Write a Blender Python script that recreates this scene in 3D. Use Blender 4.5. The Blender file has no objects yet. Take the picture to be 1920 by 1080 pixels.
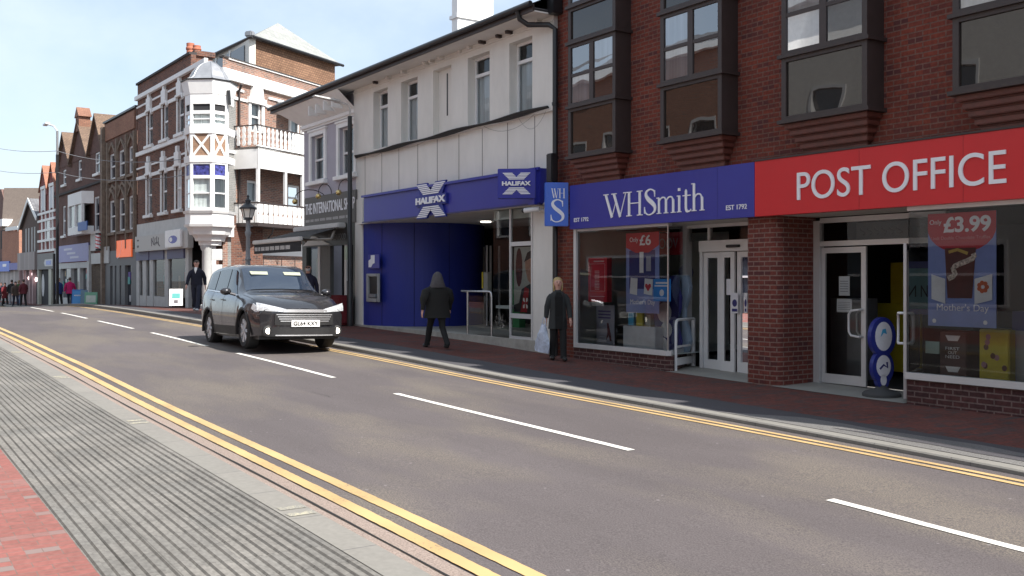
import bpy, bmesh, math, random
from mathutils import Vector, Matrix
R = math.radians
random.seed(7)
scene = bpy.context.scene
COL = scene.collection

# ------------------------------------------------------------------ camera, world, sun, exposure
FOC, HY, CZ = 1850.0, 522.0, 1.68          # focal length and horizon row in photo pixels, eye height
TH = math.atan(1236 / FOC); CT, ST = math.cos(TH), math.sin(TH)
cam = bpy.data.cameras.new('camera'); camo = bpy.data.objects.new('camera', cam); COL.objects.link(camo)
camo.location = (0, 0, CZ)
camo.rotation_euler = (R(90), 0, math.atan2(ST, -CT) - R(90))
cam.sensor_width = 36; cam.lens = 36 * FOC / 1920; cam.shift_y = -18 / 1920; cam.clip_end = 3000
scene.camera = camo
SUN_AZ, SUN_EL = R(18), R(46)               # azimuth from +X towards +Y (behind the shops)
world = bpy.data.worlds.new('World'); scene.world = world; world.use_nodes = True
wn, wl = world.node_tree.nodes, world.node_tree.links
wn.clear()
wo = wn.new('ShaderNodeOutputWorld'); bg = wn.new('ShaderNodeBackground'); bg.inputs[1].default_value = 0.115
sky = wn.new('ShaderNodeTexSky'); sky.sky_type = 'NISHITA'; sky.sun_disc = False
sky.sun_elevation = SUN_EL; sky.sun_rotation = R(90) - SUN_AZ; sky.dust_density = 1.6; sky.air_density = 1.0
tc = wn.new('ShaderNodeTexCoord'); mp = wn.new('ShaderNodeMapping'); mp.inputs['Scale'].default_value = (1.2, 3.0, 4.5)
mp.inputs['Rotation'].default_value = (0.3, 0.5, 0.4)
nz = wn.new('ShaderNodeTexNoise'); nz.inputs['Scale'].default_value = 2.2; nz.inputs['Detail'].default_value = 7
nz.inputs['Roughness'].default_value = 0.55
rp = wn.new('ShaderNodeValToRGB'); rp.color_ramp.elements[0].position = 0.36; rp.color_ramp.elements[1].position = 0.82
rp.color_ramp.elements[0].color = (0.42, 0.42, 0.42, 1); rp.color_ramp.elements[1].color = (0.9, 0.9, 0.9, 1)
mx = wn.new('ShaderNodeMix'); mx.data_type = 'RGBA'
wl.new(tc.outputs['Generated'], mp.inputs[0]); wl.new(mp.outputs[0], nz.inputs[0]); wl.new(nz.outputs[0], rp.inputs[0])
wl.new(rp.outputs[0], mx.inputs[0]); wl.new(sky.outputs[0], mx.inputs[6]); mx.inputs[7].default_value = (4.9, 5.6, 6.3, 1)
wl.new(mx.outputs[2], bg.inputs[0]); wl.new(bg.outputs[0], wo.inputs[0])
sl = bpy.data.lights.new('sun', 'SUN'); sl.energy = 5.0; sl.angle = R(0.5); sl.color = (1, 0.95, 0.88)
so = bpy.data.objects.new('sun', sl); COL.objects.link(so)
SD = Vector((math.cos(SUN_AZ) * math.cos(SUN_EL), math.sin(SUN_AZ) * math.cos(SUN_EL), math.sin(SUN_EL)))
so.rotation_euler = SD.to_track_quat('Z', 'Y').to_euler(); so.location = (0, 0, 30)
scene.view_settings.view_transform = 'Standard'; scene.view_settings.look = 'None'
scene.view_settings.exposure = 0.72; scene.view_settings.gamma = 1

# ------------------------------------------------------------------ frames (planes in the world)
def ray(px):
    u = (px - 960) / FOC
    return (-CT + ST * u, ST + CT * u)
class Fr:
    """a vertical plane: origin O, direction d along it, outward normal n; local coords (s, out, z)"""
    def __init__(f, O, d):
        f.O = O; f.d = d; f.n = (d[1], -d[0])
    def w(f, p):
        s, o, z = p
        return (f.O[0] + f.d[0] * s + f.n[0] * o, f.O[1] + f.d[1] * s + f.n[1] * o, z)
    def st(f, px, out=0):
        r = ray(px); ox = f.O[0] + f.n[0] * out; oy = f.O[1] + f.n[1] * out
        det = -r[0] * f.d[1] + r[1] * f.d[0]
        t = (-ox * f.d[1] + oy * f.d[0]) / det
        return (r[0] * t - ox) * f.d[0] + (r[1] * t - oy) * f.d[1], t
    def s(f, px, out=0): return f.st(px, out)[0]
    def z(f, px, py, out=0): return CZ + (HY - py) / FOC * f.st(px, out)[1]
def frame(deg, O): return Fr(O, (math.cos(R(deg)), math.sin(R(deg))))
class FrW(Fr):
    def __init__(f): pass
    def w(f, p): return p
WF = FrW()
A = frame(0, (0, 12.0))
C1 = frame(1.6, (-39.8, 12.0)); C2 = frame(121.85, (-39.8, 12.0))
def interp(T, x):
    T = sorted(T)
    if x <= T[0][0]: return T[0][1]
    for (a, b), (c, d) in zip(T, T[1:]):
        if x <= c: return b + (d - b) * (x - a) / (c - a)
    return T[-1][1]
def smooth_interp(T, x):
    T = sorted(T)
    if x <= T[0][0]: return T[0][1]
    if x >= T[-1][0]: return T[-1][1]
    n = len(T)
    for i in range(n - 1):
        if x <= T[i + 1][0]:
            h = T[i + 1][0] - T[i][0]; t = (x - T[i][0]) / h
            def m(k):
                if k == 0 or k == n - 1:
                    return 0 if n < 3 else (T[min(k + 1, n - 1)][1] - T[max(k - 1, 0)][1]) / (T[min(k + 1, n - 1)][0] - T[max(k - 1, 0)][0])
                d0 = (T[k][1] - T[k - 1][1]) / (T[k][0] - T[k - 1][0]); d1 = (T[k + 1][1] - T[k][1]) / (T[k + 1][0] - T[k][0])
                return 0 if d0 * d1 <= 0 else 2 * d0 * d1 / (d0 + d1)
            m0, m1 = m(i) * h, m(i + 1) * h
            return (2*t**3-3*t*t+1)*T[i][1] + (t**3-2*t*t+t)*m0 + (-2*t**3+3*t*t)*T[i+1][1] + (t**3-t*t)*m1
ZR = [(30, -.5), (5, -.3), (-3.6, -.16), (-5.2, -.115), (-7.7, -.07), (-12.9, 0), (-18.6, .115), (-22, .165), (-26, .227),
      (-33.8, .305), (-40.6, .366), (-48, .387), (-55, .25), (-67, -.16), (-80, -.3), (-140, -.5)]
ZB = [(30, -.1), (-5, -.03), (-8.2, -.036), (-11.1, -.005), (-15.7, .094), (-17.1, .142), (-20, .232), (-25.5, .326),
      (-30, .43), (-35, .5), (-39, .46), (-43, .42), (-52, .3), (-67, -.1), (-140, -.4)]
def zr(x): return smooth_interp(ZR, x)
def zb(x): return smooth_interp(ZB, x)
def kerb_h(x): return interp([(-34, .12), (-26, .10), (-12, .06), (-5, .05)], x)
def zp(x, y):
    k = zr(x) + kerb_h(x); t = min(1, max(0, (y - 9.05) / 2.95))
    return k + (zb(x) - k) * t

# ------------------------------------------------------------------ materials
MATS = {}
def nodes(m): return m.node_tree.nodes, m.node_tree.links
def mat(name, col, rough=0.7, metal=0, var=0.08, scale=6, bump=0.0, bscale=40, emit=0, spec=0.5, coat=0, sx=(1, 1, 1)):
    """plain material with noise mottling; var = strength of the mottling"""
    if name in MATS: return MATS[name]
    m = bpy.data.materials.new(name); m.use_nodes = True; MATS[name] = m
    n, l = nodes(m); b = n['Principled BSDF']
    b.inputs['Roughness'].default_value = rough; b.inputs['Metallic'].default_value = metal
    b.inputs['Specular IOR Level'].default_value = spec; b.inputs['Coat Weight'].default_value = coat
    c = (*col, 1)
    b.inputs['Base Color'].default_value = c
    if var > 0:
        g = n.new('ShaderNodeNewGeometry'); mpp = n.new('ShaderNodeMapping'); mpp.inputs['Scale'].default_value = sx
        l.new(g.outputs['Position'], mpp.inputs[0])
        t = n.new('ShaderNodeTexNoise'); t.inputs['Scale'].default_value = scale; t.inputs['Detail'].default_value = 6
        t.inputs['Roughness'].default_value = 0.65
        l.new(mpp.outputs[0], t.inputs['Vector'])
        r = n.new('ShaderNodeMapRange'); r.inputs[1].default_value = .3; r.inputs[2].default_value = .7
        r.inputs[3].default_value = 1 - var; r.inputs[4].default_value = 1 + var
        l.new(t.outputs[0], r.inputs[0])
        h = n.new('ShaderNodeVectorMath'); h.operation = 'SCALE'; h.inputs[0].default_value = col
        l.new(r.outputs[0], h.inputs['Scale']); l.new(h.outputs[0], b.inputs['Base Color'])
        r2 = n.new('ShaderNodeMapRange'); r2.inputs[3].default_value = max(0, rough - .1); r2.inputs[4].default_value = min(1, rough + .1)
        l.new(t.outputs[0], r2.inputs[0]); l.new(r2.outputs[0], b.inputs['Roughness'])
    if bump:
        g2 = n.new('ShaderNodeNewGeometry'); t2 = n.new('ShaderNodeTexNoise'); t2.inputs['Scale'].default_value = bscale
        t2.inputs['Detail'].default_value = 4; l.new(g2.outputs['Position'], t2.inputs['Vector'])
        bp = n.new('ShaderNodeBump'); bp.inputs['Strength'].default_value = bump; bp.inputs['Distance'].default_value = .01
        l.new(t2.outputs[0], bp.inputs['Height']); l.new(bp.outputs[0], b.inputs['Normal'])
    if emit:
        b.inputs['Emission Color'].default_value = c; b.inputs['Emission Strength'].default_value = emit
    return m
def brick(name, c1, c2, mortar, bw=.225, rh=.075, ms=.011, dirt=.25, off=.5, tint=None, bumpy=.5, rough=.85):
    if name in MATS: return MATS[name]
    m = bpy.data.materials.new(name); m.use_nodes = True; MATS[name] = m
    n, l = nodes(m); b = n['Principled BSDF']; b.inputs['Roughness'].default_value = rough
    b.inputs['Specular IOR Level'].default_value = .25
    uv = n.new('ShaderNodeUVMap'); uv.uv_map = 'uv'
    t = n.new('ShaderNodeTexBrick'); t.inputs['Scale'].default_value = 1; t.inputs['Brick Width'].default_value = bw
    t.inputs['Row Height'].default_value = rh; t.inputs['Mortar Size'].default_value = ms; t.inputs['Mortar Smooth'].default_value = .3
    t.inputs['Color1'].default_value = (*c1, 1); t.inputs['Color2'].default_value = (*c2, 1); t.inputs['Mortar'].default_value = (*mortar, 1)
    t.offset = off; t.inputs['Bias'].default_value = 0
    l.new(uv.outputs[0], t.inputs['Vector'])
    g = n.new('ShaderNodeNewGeometry')
    ns = n.new('ShaderNodeTexNoise'); ns.inputs['Scale'].default_value = .9; ns.inputs['Detail'].default_value = 8; ns.inputs['Roughness'].default_value = .7
    l.new(g.outputs['Position'], ns.inputs['Vector'])
    n2 = n.new('ShaderNodeTexNoise'); n2.inputs['Scale'].default_value = 22; n2.inputs['Detail'].default_value = 3
    l.new(g.outputs['Position'], n2.inputs['Vector'])
    ad = n.new('ShaderNodeMath'); ad.operation = 'ADD'; l.new(ns.outputs[0], ad.inputs[0]); l.new(n2.outputs[0], ad.inputs[1])
    r = n.new('ShaderNodeMapRange'); r.inputs[1].default_value = .7; r.inputs[2].default_value = 1.3
    r.inputs[3].default_value = 1 - dirt; r.inputs[4].default_value = 1 + dirt; l.new(ad.outputs[0], r.inputs[0])
    h = n.new('ShaderNodeVectorMath'); h.operation = 'SCALE'; l.new(t.outputs['Color'], h.inputs[0]); l.new(r.outputs[0], h.inputs['Scale'])
    l.new(h.outputs[0], b.inputs['Base Color'])
    if tint:   # darker single bricks scattered through the wall
        wnn = n.new('ShaderNodeTexWhiteNoise'); wnn.noise_dimensions = '2D'
        sp = n.new('ShaderNodeSeparateXYZ'); l.new(uv.outputs[0], sp.inputs[0])
        fy = n.new('ShaderNodeMath'); fy.operation = 'DIVIDE'; fy.inputs[1].default_value = rh; l.new(sp.outputs[1], fy.inputs[0])
        fl = n.new('ShaderNodeMath'); fl.operation = 'FLOOR'; l.new(fy.outputs[0], fl.inputs[0])
        md = n.new('ShaderNodeMath'); md.operation = 'MODULO'; md.inputs[1].default_value = 2; l.new(fl.outputs[0], md.inputs[0])
        mm = n.new('ShaderNodeMath'); mm.operation = 'MULTIPLY'; mm.inputs[1].default_value = off; l.new(md.outputs[0], mm.inputs[0])
        fx = n.new('ShaderNodeMath'); fx.operation = 'DIVIDE'; fx.inputs[1].default_value = bw; l.new(sp.outputs[0], fx.inputs[0])
        fa = n.new('ShaderNodeMath'); fa.operation = 'ADD'; l.new(fx.outputs[0], fa.inputs[0]); l.new(mm.outputs[0], fa.inputs[1])
        fl2 = n.new('ShaderNodeMath'); fl2.operation = 'FLOOR'; l.new(fa.outputs[0], fl2.inputs[0])
        cb = n.new('ShaderNodeCombineXYZ'); l.new(fl2.outputs[0], cb.inputs[0]); l.new(fl.outputs[0], cb.inputs[1])
        l.new(cb.outputs[0], wnn.inputs['Vector'])
        rr = n.new('ShaderNodeMapRange'); rr.inputs[1].default_value = .70; rr.inputs[2].default_value = 1.0
        rr.inputs[3].default_value = 0; rr.inputs[4].default_value = .85; l.new(wnn.outputs['Value'], rr.inputs[0])
        inv = n.new('ShaderNodeMath'); inv.operation = 'SUBTRACT'; inv.inputs[0].default_value = 1; l.new(t.outputs['Fac'], inv.inputs[1])
        ml = n.new('ShaderNodeMath'); ml.operation = 'MULTIPLY'; l.new(rr.outputs[0], ml.inputs[0]); l.new(inv.outputs[0], ml.inputs[1])
        mi = n.new('ShaderNodeMix'); mi.data_type = 'RGBA'; l.new(ml.outputs[0], mi.inputs[0]); l.new(h.outputs[0], mi.inputs[6])
        mi.inputs[7].default_value = (*tint, 1); l.new(mi.outputs[2], b.inputs['Base Color'])
    bp = n.new('ShaderNodeBump'); bp.inputs['Strength'].default_value = bumpy; bp.inputs['Distance'].default_value = .006; bp.invert = True
    l.new(t.outputs['Fac'], bp.inputs['Height']); l.new(bp.outputs[0], b.inputs['Normal'])
    return m
def glass(name, tint=(.82, .86, .86), refl=.06, rough=0.0, wav=0.0, ior=1.5):
    if name in MATS: return MATS[name]
    m = bpy.data.materials.new(name); m.use_nodes = True; MATS[name] = m
    n, l = nodes(m); n.remove(n['Principled BSDF']); o = n['Material Output']
    tr = n.new('ShaderNodeBsdfTransparent'); tr.inputs[0].default_value = (*tint, 1)
    gl = n.new('ShaderNodeBsdfGlossy'); gl.inputs['Roughness'].default_value = rough; gl.inputs[0].default_value = (.95, .97, 1, 1)
    fr = n.new('ShaderNodeFresnel'); fr.inputs[0].default_value = ior
    ad = n.new('ShaderNodeMath'); ad.operation = 'ADD'; ad.inputs[1].default_value = refl; ad.use_clamp = True
    mi = n.new('ShaderNodeMixShader')
    l.new(fr.outputs[0], ad.inputs[0]); l.new(ad.outputs[0], mi.inputs[0]); l.new(tr.outputs[0], mi.inputs[1]); l.new(gl.outputs[0], mi.inputs[2])
    l.new(mi.outputs[0], o.inputs[0])
    if wav:
        g = n.new('ShaderNodeNewGeometry'); t = n.new('ShaderNodeTexNoise'); t.inputs['Scale'].default_value = 1.7; t.inputs['Detail'].default_value = 1
        l.new(g.outputs['Position'], t.inputs['Vector'])
        bp = n.new('ShaderNodeBump'); bp.inputs['Strength'].default_value = wav; bp.inputs['Distance'].default_value = .03
        l.new(t.outputs[0], bp.inputs['Height']); l.new(bp.outputs[0], gl.inputs['Normal'])
    return m
def darkglass(name, col, refl=.12, wav=.15):
    """opaque back-painted or dark-backed glass: dark base with a mirror coat"""
    if name in MATS: return MATS[name]
    m = bpy.data.materials.new(name); m.use_nodes = True; MATS[name] = m
    n, l = nodes(m); n.remove(n['Principled BSDF']); o = n['Material Output']
    df = n.new('ShaderNodeBsdfDiffuse'); df.inputs[0].default_value = (*col, 1)
    gl = n.new('ShaderNodeBsdfGlossy'); gl.inputs['Roughness'].default_value = .01
    fr = n.new('ShaderNodeFresnel'); fr.inputs[0].default_value = 1.5
    ad = n.new('ShaderNodeMath'); ad.operation = 'ADD'; ad.inputs[1].default_value = refl
    mi = n.new('ShaderNodeMixShader'); l.new(fr.outputs[0], ad.inputs[0]); l.new(ad.outputs[0], mi.inputs[0])
    l.new(df.outputs[0], mi.inputs[1]); l.new(gl.outputs[0], mi.inputs[2]); l.new(mi.outputs[0], o.inputs[0])
    if wav:
        g = n.new('ShaderNodeNewGeometry'); t = n.new('ShaderNodeTexNoise'); t.inputs['Scale'].default_value = 1.3; t.inputs['Detail'].default_value = 1
        l.new(g.outputs['Position'], t.inputs['Vector'])
        bp = n.new('ShaderNodeBump'); bp.inputs['Strength'].default_value = wav; bp.inputs['Distance'].default_value = .04
        l.new(t.outputs[0], bp.inputs['Height']); l.new(bp.outputs[0], gl.inputs['Normal'])
    return m

M = dict(
    white=mat('white_paint', (.78, .78, .77), .55, var=.05, scale=3),
    upvc=mat('white_upvc', (.72, .72, .72), .35, var=.03),
    stucco=mat('off_white_stucco', (.68, .66, .62), .85, var=.07, scale=1.3, bump=.15, bscale=30, sx=(1.5, 1.5, .6)),
    panel=mat('off_white_panel', (.64, .63, .58), .7, var=.08, scale=1.1, sx=(1.6, 1.6, .5)),
    lilac=mat('lilac_render', (.40, .385, .44), .85, var=.06, scale=2, bump=.1),
    black=mat('black_paint', (.018, .018, .02), .4, var=.1),
    brown=mat('dark_brown_frame', (.042, .030, .028), .5, var=.15, scale=8),
    bluesign=mat('deep_blue_panel', (.030, .036, .30), .32, var=.04, scale=2),
    halblue=mat('royal_blue_panel', (.014, .026, .24), .5, var=.05, scale=1.4),
    bladeblue=mat('bright_blue_panel', (.03, .12, .58), .3, var=.03),
    redsign=mat('post_red_panel', (.60, .012, .018), .35, var=.04, scale=1.5),
    letter=mat('white_lettering', (.82, .82, .85), .5, var=0),
    alu=mat('silver_aluminium', (.62, .62, .62), .4, metal=.3, var=.03),
    steel=mat('brushed_steel', (.6, .6, .6), .3, metal=.9, var=.05),
    curtain=mat('net_curtain', (.62, .65, .68), .9, var=.25, scale=9, sx=(1, 1, .05)),
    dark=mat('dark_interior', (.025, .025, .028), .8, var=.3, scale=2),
    interior=mat('shop_interior', (.10, .105, .10), .8, var=.2, scale=2),
    intwhite=mat('interior_white', (.42, .45, .43), .8, var=.1, scale=2),
    slate=brick('roof_slate', (.13, .13, .14), (.18, .18, .19), (.07, .07, .07), bw=.3, rh=.2, ms=.008),
    tile=brick('brown_roof_tile', (.15, .105, .08), (.20, .14, .10), (.08, .05, .04), bw=.17, rh=.11, ms=.008, dirt=.35),
    slate_l=brick('pale_grey_slate', (.27, .28, .27), (.34, .35, .33), (.17, .17, .17), bw=.3, rh=.2, ms=.008, dirt=.12),
    lead=mat('grey_lead', (.30, .31, .33), .45, metal=.35, var=.15, scale=3),
    moss=mat('mossy_tile', (.17, .16, .09), .95, var=.5, scale=5, bump=.5, bscale=12),
    brickA=brick('red_facing_brick', (.185, .044, .028), (.130, .036, .027), (.15, .082, .066), tint=(.070, .028, .030), dirt=.32),
    brickP=brick('red_pier_brick', (.165, .044, .032), (.12, .034, .028), (.20, .125, .105), tint=(.075, .028, .030), dirt=.3),
    brickD=brick('dark_plinth_brick', (.085, .034, .032), (.06, .028, .028), (.16, .11, .10), dirt=.35),
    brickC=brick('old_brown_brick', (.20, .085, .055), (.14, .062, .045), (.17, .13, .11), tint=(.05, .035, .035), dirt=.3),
    brickC2=brick('sunlit_old_brick', (.32, .165, .12), (.22, .12, .095), (.32, .28, .24), tint=(.11, .09, .09), dirt=.3),  # paler copy of the old brown brick, sunlight put into the colour
    hung=brick('hung_tiles', (.22, .125, .08), (.29, .17, .105), (.10, .06, .045), bw=.17, rh=.11, ms=.012, dirt=.3),
    brickE=brick('orange_brick', (.42, .19, .12), (.34, .15, .10), (.30, .22, .18), dirt=.15),
    skin=mat('skin', (.58, .33, .26), .55, var=.05, scale=20),
    yellowline=None)

# ------------------------------------------------------------------ mesh builder
SPLIT = {'shopfront_posts': 'shopfront_post', 'shop_posts': 'shop_post', 'band': 'stone_band', 'pink_posts': 'pink_post', 'window_posts': 'window_post', 'roller_blind_boxes': 'roller_blind_box', 'oriel_posts': 'oriel_post', 'pole_caps': 'pole_cap', 'white_strips': 'white_strip', 'white_dressings': 'white_dressing', 'wall_bracket_pair': 'bracket', 'bracket': 'sign_bracket', 'white_trim': 'white_coping'}
class MB:
    def __init__(s, fr=WF): s.fr = fr; s.v = []; s.f = []; s.mi = []; s.cur = 0; s.uv = {}
    def add(s, pts, faces, uvs=None):
        b = len(s.v); s.v += [s.fr.w(p) for p in pts]
        for k, f in enumerate(faces):
            s.f.append([b + i for i in f]); s.mi.append(s.cur)
            if uvs: s.uv[len(s.f) - 1] = [uvs[i] for i in f]
        return s
    def box(s, a0, a1, b0, b1, c0, c1):
        a0, a1 = sorted((a0, a1)); b0, b1 = sorted((b0, b1)); c0, c1 = sorted((c0, c1))
        return s.add([(a, b, c) for a in (a0, a1) for b in (b0, b1) for c in (c0, c1)],
                     [(0, 1, 3, 2), (4, 6, 7, 5), (0, 4, 5, 1), (2, 3, 7, 6), (0, 2, 6, 4), (1, 5, 7, 3)])
    def quad(s, *p): return s.add(list(p), [tuple(range(len(p)))])
    def prism(s, poly, o0, o1):
        """polygon in (s, z), extruded between out = o0 and o1"""
        n = len(poly)
        return s.add([(a, o0, z) for a, z in poly] + [(a, o1, z) for a, z in poly],
                     [tuple(range(n)), tuple(range(2 * n - 1, n - 1, -1))] + [(i, (i + 1) % n, n + (i + 1) % n, n + i) for i in range(n)])
    def plan(s, poly, z0, z1):
        """polygon in plan (s, out), extruded in z"""
        n = len(poly)
        return s.add([(a, o, z0) for a, o in poly] + [(a, o, z1) for a, o in poly],
                     [tuple(range(n)), tuple(range(2 * n - 1, n - 1, -1))] + [(i, (i + 1) % n, n + (i + 1) % n, n + i) for i in range(n)])
    def tube(s, pts, r, n=8, closed=False, caps=True):
        P = [Vector(p) for p in pts]; rs = r if isinstance(r, (list, tuple)) else [r] * len(P)
        rings = []; up = None
        for i, p in enumerate(P):
            if closed: t = P[(i + 1) % len(P)] - P[i - 1]
            else: t = P[min(i + 1, len(P) - 1)] - P[max(i - 1, 0)]
            t.normalize()
            if up is None:
                up = Vector((0, 0, 1)) if abs(t.z) < .9 else Vector((1, 0, 0))
            a = t.cross(up); a.normalize(); up = a.cross(t); up.normalize()
            rings.append([tuple(p + (a * math.cos(2 * math.pi * k / n) + up * math.sin(2 * math.pi * k / n)) * rs[i]) for k in range(n)])
        pts2 = [q for rg in rings for q in rg]; F = []
        m = len(rings)
        for i in range(m if closed else m - 1):
            j = (i + 1) % m
            for k in range(n): F.append((i * n + k, i * n + (k + 1) % n, j * n + (k + 1) % n, j * n + k))
        if caps and not closed: F += [tuple(range(n)), tuple((m - 1) * n + k for k in range(n))]
        return s.add(pts2, F)
    def lathe(s, c, prof, n=16, axis='z', a0=0, a1=360, cap=True):
        """profile (r, h) turned about an axis through c"""
        pts = []; full = a1 - a0 >= 360; m = n if full else n + 1
        for r, h in prof:
            for k in range(m):
                a = R(a0 + (a1 - a0) * k / n); x, y = r * math.cos(a), r * math.sin(a)
                q = {'z': (x, y, h), 'x': (h, x, y), 'y': (x, h, y)}[axis]
                pts.append((c[0] + q[0], c[1] + q[1], c[2] + q[2]))
        F = []
        for i in range(len(prof) - 1):
            for k in range(m if full else m - 1):
                F.append((i * m + k, i * m + (k + 1) % m, (i + 1) * m + (k + 1) % m, (i + 1) * m + k))
        if cap and full and prof[0][0] > 1e-4: F.append(tuple(range(m)))
        if cap and full and prof[-1][0] > 1e-4: F.append(tuple((len(prof) - 1) * m + k for k in range(m)))
        return s.add(pts, F)
    def ball(s, c, r, n=12, m=8):
        r = r if isinstance(r, (tuple, list)) else (r, r, r)
        pts = []; F = []
        for i in range(m + 1):
            t = math.pi * i / m
            for k in range(n):
                a = 2 * math.pi * k / n
                pts.append((c[0] + r[0] * math.sin(t) * math.cos(a), c[1] + r[1] * math.sin(t) * math.sin(a), c[2] + r[2] * math.cos(t)))
        for i in range(m):
            for k in range(n): F.append((i * n + k, i * n + (k + 1) % n, (i + 1) * n + (k + 1) % n, (i + 1) * n + k))
        return s.add(pts, F)
    def wall(s, s0, s1, z0, z1, holes, o=0, depth=.12):
        """flat wall with rectangular openings (a, b, c, d) = (s0, s1, z0, z1) and reveals going in"""
        S = sorted({s0, s1} | {min(max(h[i], s0), s1) for h in holes for i in (0, 1)}); Z = sorted({z0, z1} | {min(max(h[i], z0), z1) for h in holes for i in (2, 3)})
        for a, b in zip(S, S[1:]):
            for c, d in zip(Z, Z[1:]):
                m, q = (a + b) / 2, (c + d) / 2
                if any(h[0] < m < h[1] and h[2] < q < h[3] for h in holes): continue
                s.quad((a, o, c), (b, o, c), (b, o, d), (a, o, d))
        for a, b, c, d in holes:
            s.quad((a, o, c), (a, o - depth, c), (a, o - depth, d), (a, o, d)); s.quad((b, o, c), (b, o - depth, c), (b, o - depth, d), (b, o, d))
            s.quad((a, o, c), (b, o, c), (b, o - depth, c), (a, o - depth, c)); s.quad((a, o, d), (b, o, d), (b, o - depth, d), (a, o - depth, d))
        return s
    def build(s, name, m, parent=None, smooth=False, origin=None, bevel=0, solid=0):
        if name in SPLIT and parent is not None:
            rt = list(range(len(s.v)))
            def fd(i):
                while rt[i] != i: rt[i] = rt[rt[i]]; i = rt[i]
                return i
            for f in s.f:
                for i in f[1:]: rt[fd(i)] = fd(f[0])
            g = {}
            for k, f in enumerate(s.f): g.setdefault(fd(f[0]), []).append(f)
            o = None
            for fs in g.values():
                q = MB(); ids = sorted({i for f in fs for i in f}); mp_ = {i: n for n, i in enumerate(ids)}
                q.v = [s.v[i] for i in ids]; q.f = [[mp_[i] for i in f] for f in fs]; q.mi = [0] * len(fs)
                o = q.build(SPLIT[name], m, parent, smooth, origin, bevel, solid)
            return o
        me = bpy.data.meshes.new(name)
        if parent is not None: og = Vector(parent['_w'])
        elif origin is not None: og = Vector(origin)
        else:
            xs = [v[0] for v in s.v]; ys = [v[1] for v in s.v]; zs = [v[2] for v in s.v]
            og = Vector(((min(xs) + max(xs)) / 2, (min(ys) + max(ys)) / 2, min(zs)))
        me.from_pydata([Vector(v) - og for v in s.v], [], s.f)
        for q in (m if isinstance(m, (list, tuple)) else [m]): me.materials.append(q)
        me.polygons.foreach_set('material_index', s.mi)
        uvl = me.uv_layers.new(name='uv')
        for p in me.polygons:
            nrm = p.normal
            ov = s.uv.get(p.index)
            if abs(nrm.z) > .85: T = None
            else:
                T = Vector((-nrm.y, nrm.x, 0)); T.normalize()
                if T.x < 0 or (abs(T.x) < 1e-6 and T.y < 0): T = -T
                up = Vector((0, 0, 1)) - nrm * nrm.z; up.normalize()
            for k, li in enumerate(p.loop_indices):
                c = Vector(s.v[me.loops[li].vertex_index])
                if ov: uvl.data[li].uv = ov[k]
                elif T is None: uvl.data[li].uv = (c.x, c.y)
                else: uvl.data[li].uv = (c.dot(T), c.dot(up))
        bm = bmesh.new(); bm.from_mesh(me)
        bmesh.ops.recalc_face_normals(bm, faces=bm.faces)
        if bevel:
            es = [e for e in bm.edges if len(e.link_faces) == 2 and e.calc_face_angle(0) > .5]
            bmesh.ops.bevel(bm, geom=es, offset=bevel, segments=2, affect='EDGES', clamp_overlap=True)
        if solid: bmesh.ops.solidify(bm, geom=bm.faces, thickness=solid)
        bm.to_mesh(me); bm.free()
        if smooth:
            me.polygons.foreach_set('use_smooth', [True] * len(me.polygons))
            me.set_sharp_from_angle(angle=R(38)) if hasattr(me, 'set_sharp_from_angle') else None
        o = bpy.data.objects.new(name, me); COL.objects.link(o)
        if parent is not None: o.parent = parent; o['_w'] = parent['_w']
        else: o.location = og; o['_w'] = tuple(og)
        return o
def tag(o, label=None, cat=None, group=None, kind=None):
    if label: o['label'] = label
    if cat: o['category'] = cat
    if group: o['group'] = group
    if kind: o['kind'] = kind
    return o
def thing(name, label, cat, loc, group=None):
    o = bpy.data.objects.new(name, None); COL.objects.link(o); o.location = loc; o['_w'] = tuple(loc)
    o.empty_display_size = .2
    return tag(o, label, cat, group)
def copy_tree(o, parent=None):
    c = o.copy(); COL.objects.link(c)
    if parent is not None: c.parent = parent
    for ch in list(o.children): copy_tree(ch, c)
    return c
def text(body, fr, s0, s1, z0, z1, out, m, parent, name='lettering', depth=.02, bold=0, box=None):
    """flat lettering fitted to a rectangle of the plane, standing proud of it"""
    cu = bpy.data.curves.new('t', 'FONT'); cu.body = body; cu.offset = bold; cu.extrude = 0; cu.resolution_u = 8
    ob = bpy.data.objects.new('t', cu); COL.objects.link(ob)
    dg = bpy.context.evaluated_depsgraph_get(); me = bpy.data.meshes.new_from_object(ob.evaluated_get(dg))
    bpy.data.objects.remove(ob); bpy.data.curves.remove(cu)
    V = [v.co.copy() for v in me.vertices]; F = [tuple(p.vertices) for p in me.polygons]
    bpy.data.meshes.remove(me)
    x0, x1 = min(v.x for v in V), max(v.x for v in V); y0, y1 = min(v.y for v in V), max(v.y for v in V)
    mb = MB(fr); n = len(V)
    f = lambda v, o: (s0 + (v.x - x0) / (x1 - x0) * (s1 - s0), o, z0 + (v.y - y0) / (y1 - y0) * (z1 - z0))
    ed = {}
    for q in F:
        for a, b in zip(q, q[1:] + q[:1]): ed[(a, b)] = 1
    side = [(a, b, b + n, a + n) for a, b in ed if (b, a) not in ed]
    mb.add([f(v, out + depth) for v in V] + [f(v, out) for v in V], F + side)
    if parent is None: return mb
    return mb.build(name, m, parent)
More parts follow.
